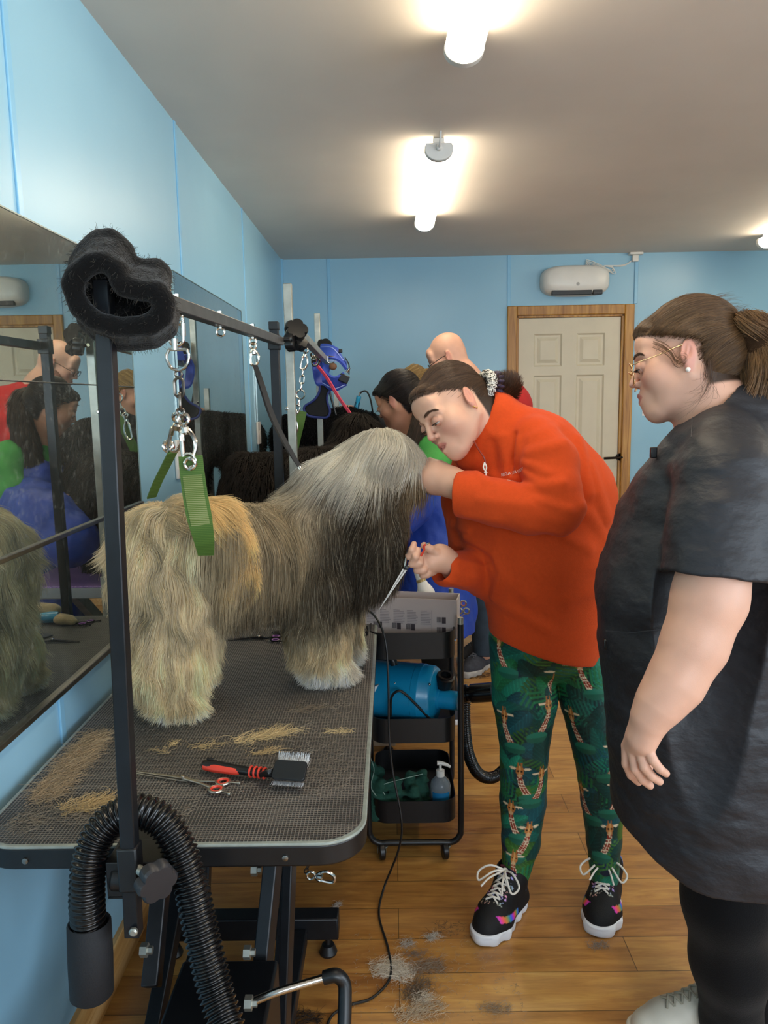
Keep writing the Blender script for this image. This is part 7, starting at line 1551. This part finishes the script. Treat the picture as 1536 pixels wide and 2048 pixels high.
for q in (-1, 1):
    m.tube([c_+R_@V(q*.033+.023*cos(a), .104, -.006+.015*sin(a)) for a in np.linspace(0, 2*pi, 20, endpoint=False)], .0016, 6, closed=True); m.tube([c_+R_@V(q*.056, .100, .0), c_+R_@V(q*.078, .02, .006), c_+R_@V(q*.080, -.015, .0)], .0018, 6)
m.tube([c_+R_@V(-.01, .105, -.004), c_+R_@V(.01, .105, -.004)], .0015, 6); obj('glasses', m, M_BLKP, mr)
hb, hbn = sample(*SDF(.02).cone(c_+R_@V(-.05, .03, -.06), c_+R_@V(.05, .03, -.06), .03).cone(c_+R_@V(-.055, .02, -.05), c_+R_@V(0, .065, -.098), .022).cone(c_+R_@V(.055, .02, -.05), c_+R_@V(0, .065, -.098), .022).mesh(.006, 1), 5000)
hairobj('beard', grow(hb, hbn, lambda p, n: nrm2(n*.5+R_@V(0, .2, -1)), np.full(5000, .010), 3, None, lift=.6, clump=.001), np.tile(hexc('#6b4630'), (5000, 1)), M_HHAIR, mr, rad=.0004)
garment(mr, 'red_top', [([P(968, 790, 4.03), P(1010, 815, 4.0)], [.105, .14]), ([nk+V(.01, 0, -.03), V(dxm+.02, 4.02, 1.38), V(dxm+.02, 4.0, 1.15), V(hipx, 4.0, .92)], [.075, .155, .155, .15]), ([V(dxm, 3.88, 1.40), La[0]+V(-.03, -.02, -.05), La[1]], [.07, .068, .055]), ([V(dxm, 4.16, 1.40), Ra[0], Ra[1]], [.07, .068, .055]), ([V(dxm+.02, 3.90, 1.40), V(dxm+.02, 4.15, 1.40)], [.07, .07])], M_RT, planes=[(V(0, 0, .86), (0, 0, -1))])
garment(mr, 'jeans', [([V(hipx-.03, 3.93, .93), V(hipx-.03, 3.92, .5), V(hipx-.02, 3.94, .11)], [.105, .08, .068]), ([V(hipx+.0, 4.10, .93), V(hipx+.0, 4.10, .5), V(hipx+.0, 4.10, .11)], [.105, .08, .068])], M_JEAN, planes=[(V(0, 0, .09), (0, 0, -1))])
TONGUE = mk('grey shoe tongue', '#3a3c45', .7); M_GSH = mk('grey knit', '#34353d', .8, var=.3, vscale=60)
q = PZ(945, 1347, .0); trainer('shoe', (q[0]-.05, q[1]-.06), (q[0]+.12, q[1]+.16), None, 'grey trainer with pale grey sole', mk('pale grey sole', '#a9a49e', .5), M_GSH, None, lace='#55575f', bows=False, parent=mr)
trainer('shoe', (q[0]-.05, q[1]+.14), (q[0]+.14, q[1]+.32), None, None, mk('pale grey sole', '#a9a49e', .5), M_GSH, None, lace='#55575f', bows=False, parent=mr)
# woman with dark ponytail, blue apron, green sleeves
MB_ = headframe(P(796, 800, 3.34), (-.78, .42, -.42), (-.36, .18, .9), .98); nk = P(822, 850, 3.36); bx_ = P(860, 950, 3.36)[0]
s0, s1 = P(880, 910, 3.22), P(860, 905, 3.52); LA = [V(bx_+.02, 3.17, 1.19), V(bx_-.10, 3.06, 1.02), V(bx_-.36, 3.08, 1.06)]; RA = [V(bx_+.02, 3.56, 1.19), V(bx_-.12, 3.64, 1.06), V(bx_-.36, 3.62, 1.14)]
lgx = bx_+.02
h1 = handpts([], LA[2], V(-1, .1, .1), V(0, 0, 1)); h2 = handpts([], RA[2], V(-1, -.1, .1), V(0, 0, 1))
gb = person_body('person', 'woman with dark ponytail in green tee and royal blue apron, behind the grey dog', MB_, nk, ([V(bx_, 3.36, 1.16), V(bx_+.02, 3.36, .98), V(bx_+.05, 3.36, .80)], [.12, .12, .13]),
    [(LA, [.042, .036, .026]), (RA, [.042, .036, .026])]+h1+h2, [([V(lgx, 3.28, .80), V(lgx-.04, 3.27, .45), V(lgx+.04, 3.28, .08)], [.075, .055, .04]), ([V(lgx, 3.46, .80), V(lgx-.04, 3.47, .45), V(lgx+.04, 3.48, .08)], [.075, .055, .04])], '#b98468', 1, loc=(bx_, 3.36, 0), hair_rgb='#120c0a', hl=hl_o)
KB = capkeep(MB_, .070, .010, -.09); eyeparts(gb, MB_, -.5, open_=.4); hfull, hs, hv, hf = cap(MB_, KB, .004); c_ = MB_[1]
hm = obj('hair', RawMesh(hv, hf, np.tile(hexc('#15100d'), (len(hv), 1))), vcmat('hair cap', .8, spec=.1), gb); tie = P(832, 768, 3.36)
hairstrands(hm, 'hair_strands', hv, hf, 11000, hlw(MB_, KB, c_), lambda p, n: nrm2(tie-p), lambda p: np.clip(np.linalg.norm(p-tie, axis=1)*.85, .03, .18), hfull, ('#100b09', '#33241b'), rad=.0009, wave=.03, lift=.03, clump=.001, depth=.002, nz=(60, 60, 60), jit=(KB, -MB_[0]@V(0, -.3, 1)), hug=.004*rng.random(11000))['kind'] = 'stuff'
pax = [tie, P(846, 775, 3.34), P(852, 800, 3.30), P(846, 840, 3.27), P(838, 885, 3.25), P(836, 930, 3.24)]; pc = np.array(pax); pt = SDF(.02); pt.chain(pax, [.018, .028, .036, .042, .040, .022]); pv, pf = pt.mesh(.006, 1)
pm = obj('ponytail', RawMesh(pv, pf, np.tile(hexc('#1a120d'), (len(pv), 1))), vcmat('hair cap', .8, spec=.1), gb); hairstrands(pm, 'ponytail_strands', pv, pf, 7000, None, dP, .10, None, ('#1a120d', '#5a4230'), rad=.0008, wave=.12, wfreq=20, lift=.1, clump=.003, nz=(60, 60, 20))['kind'] = 'stuff'
garment(gb, 'green_tee', [([nk+V(.02, 0, -.05), V(bx_, 3.36, 1.16), V(bx_+.02, 3.36, .9)], [.07, .145, .14]), ([V(bx_+.02, 3.24, 1.22), LA[0]+V(-.02, -.02, -.04), LA[1]*.6+LA[0]*.4], [.07, .062, .06]), ([V(bx_+.02, 3.48, 1.22), RA[0], RA[1]*.6+RA[0]*.4], [.07, .062, .06]), ([V(bx_, 3.22, 1.22), V(bx_, 3.50, 1.22)], [.066, .066])], M_GT, planes=[(V(0, 0, .84), (0, 0, -1))])
garment(gb, 'blue_apron', [([V(bx_-.02, 3.36, 1.10), V(bx_-.01, 3.36, .95), V(bx_+.0, 3.36, .75), V(bx_+.0, 3.36, .42)], [.15, .175, .19, .20]), ([V(bx_-.08, 3.24, 1.10), V(bx_-.12, 3.12, 1.02)], [.10, .10]), ([V(bx_-.12, 3.10, 1.02), V(bx_-.26, 2.93, .98), V(bx_-.36, 2.88, .93)], [.12, .13, .11])], M_BLU, planes=[(V(0, 0, .40), (0, 0, -1)), (V(0, 0, 1.19), (-.35, 0, 1))], disp=.012)
garment(gb, 'trousers', [([V(lgx, 3.28, .82), V(lgx-.03, 3.27, .45), V(lgx+.04, 3.28, .08)], [.10, .075, .06]), ([V(lgx, 3.46, .82), V(lgx-.03, 3.47, .45), V(lgx+.04, 3.48, .08)], [.10, .075, .06])], M_LEG, planes=[(V(0, 0, .06), (0, 0, -1))])
for y in (3.27, 3.48): trainer('shoe', (lgx-.13, y), (lgx+.11, y), None, None, M_SOLE, M_GSH, None, lace='#55575f', bows=False, parent=gb)
wr = RA[2]+V(-.13, 0, .0); st_ = thing('scissors', 'thin red and steel scissors held by the blue apron woman, seen in mirror', 'scissors', wr)
for s_ in (-1, 1): m = MB(); m.tube([wr+V(.03, 0, .01*s_), wr+V(-.02, -.03, .0), wr+V(-.12, -.08, -.02+.003*s_)], [.002, .004, .001], 6, flat=.5); m.ring(wr+V(.045, 0, .014*s_), .011, .003, (0, 1, 0)); obj('blade', m, M_SCI, st_); m = MB(); m.ring(wr+V(.045, -.001, .014*s_), .0085, .003, (0, 1, 0)); obj('finger_ring', m, M_RED, st_)
# blonde person at the far table
MN = headframe(P(826, 778, 4.66), (-.92, -.05, -.38), (-.36, 0, .93), .98); nk = P(842, 815, 4.68); bx_ = nk[0]+.03
RA = [V(bx_, 4.52, 1.34), V(bx_-.14, 4.44, 1.22), P(742, 838, 4.62), P(724, 836, 4.66)]; LA = [V(bx_, 4.86, 1.34), V(bx_-.16, 4.9, 1.12), V(bx_-.36, 4.86, 1.12)]
hd1 = handpts([], P(715, 840, 4.66), V(-.5, 0, .8), V(0, 1, 0), curl=.8); hd2 = handpts([], LA[2], V(-1, 0, 0), V(0, 0, 1))
nb = person_body('person', 'blonde person in dark clothes clipping the far black dog, mostly hidden', MN, nk, ([V(bx_, 4.69, 1.32), V(bx_+.02, 4.69, 1.05), V(bx_+.04, 4.69, .9)], [.12, .12, .13]), [(RA, [.042, .034, .026, .024]), (LA, [.042, .036, .026])]+hd1+hd2, [([V(bx_+.08, y, .9), V(bx_+.08, y, .1)], [.085, .045]) for y in (4.6, 4.78)], '#cf9c84', 1, loc=(bx_, 4.69, 0), hair_rgb='#8a6a40', hl=hl_o)
hfull, hs, hv, hf = cap(MN, capkeep(MN), .004); c_ = MN[1]; hm = obj('hair', RawMesh(hv, hf, np.tile(hexc('#8a6a40'), (len(hv), 1))), vcmat('hair cap', .8, spec=.1), nb); tie = c_+MN[0]@V(0, -.09, .05)
hairstrands(hm, 'hair_strands', hv, hf, 5000, hlw(MN, capkeep(MN), c_), lambda p, n: nrm2(tie-p), lambda p: np.clip(np.linalg.norm(p-tie, axis=1)*.85, .03, .18), hfull, ('#8a6a40', '#d8b87c'), rad=.001, wave=.05, lift=.03, clump=.001, depth=.002, nz=(60, 60, 60))['kind'] = 'stuff'
m = SDF(.01); m.ell(tie+MN[0]@V(0, -.025, .0), .032); v, f = m.mesh(.005, 1); bn = obj('bun', RawMesh(v, f, np.tile(hexc('#a98650'), (len(v), 1))), vcmat('hair cap', .8, spec=.1), nb)
M_DT = mk('charcoal tunic cloth', '#1c1c1f', .7)
garment(nb, 'dark_top', [([nk+V(.01, 0, -.05), V(bx_+.01, 4.69, 1.30), V(bx_+.03, 4.69, .85)], [.07, .15, .15]), ([V(bx_, 4.55, 1.36)]+RA[:3], [.07, .062, .055, .040]), ([V(bx_, 4.83, 1.36)]+LA[:2], [.07, .062, .055])], M_DT, planes=[(V(0, 0, .82), (0, 0, -1))])
garment(nb, 'trousers', [([V(bx_+.08, y, .85), V(bx_+.08, y, .1)], [.10, .065]) for y in (4.6, 4.78)], M_LEG, planes=[(V(0, 0, .06), (0, 0, -1))])
for y in (4.58, 4.80): trainer('shoe', (bx_-.08, y), (bx_+.16, y), None, None, M_SOLE, M_GSH, None, lace='#55575f', bows=False, parent=nb)
k0, k1 = P(709, 832, 4.60), P(718, 792, 4.60); ck2 = clipper('dog_clipper', 'bright blue clipper held upright above the clipped black dog', k0, k1, .019)
cable('clipper_lead', 'black lead curving from top of the bright blue clipper', [k1, P(722, 785, 4.6), P(731, 782, 4.6), P(738, 790, 4.6), P(743, 808, 4.6), P(746, 830, 4.62), P(750, 860, 4.66)], .005)
print('back', time.time()-T0)
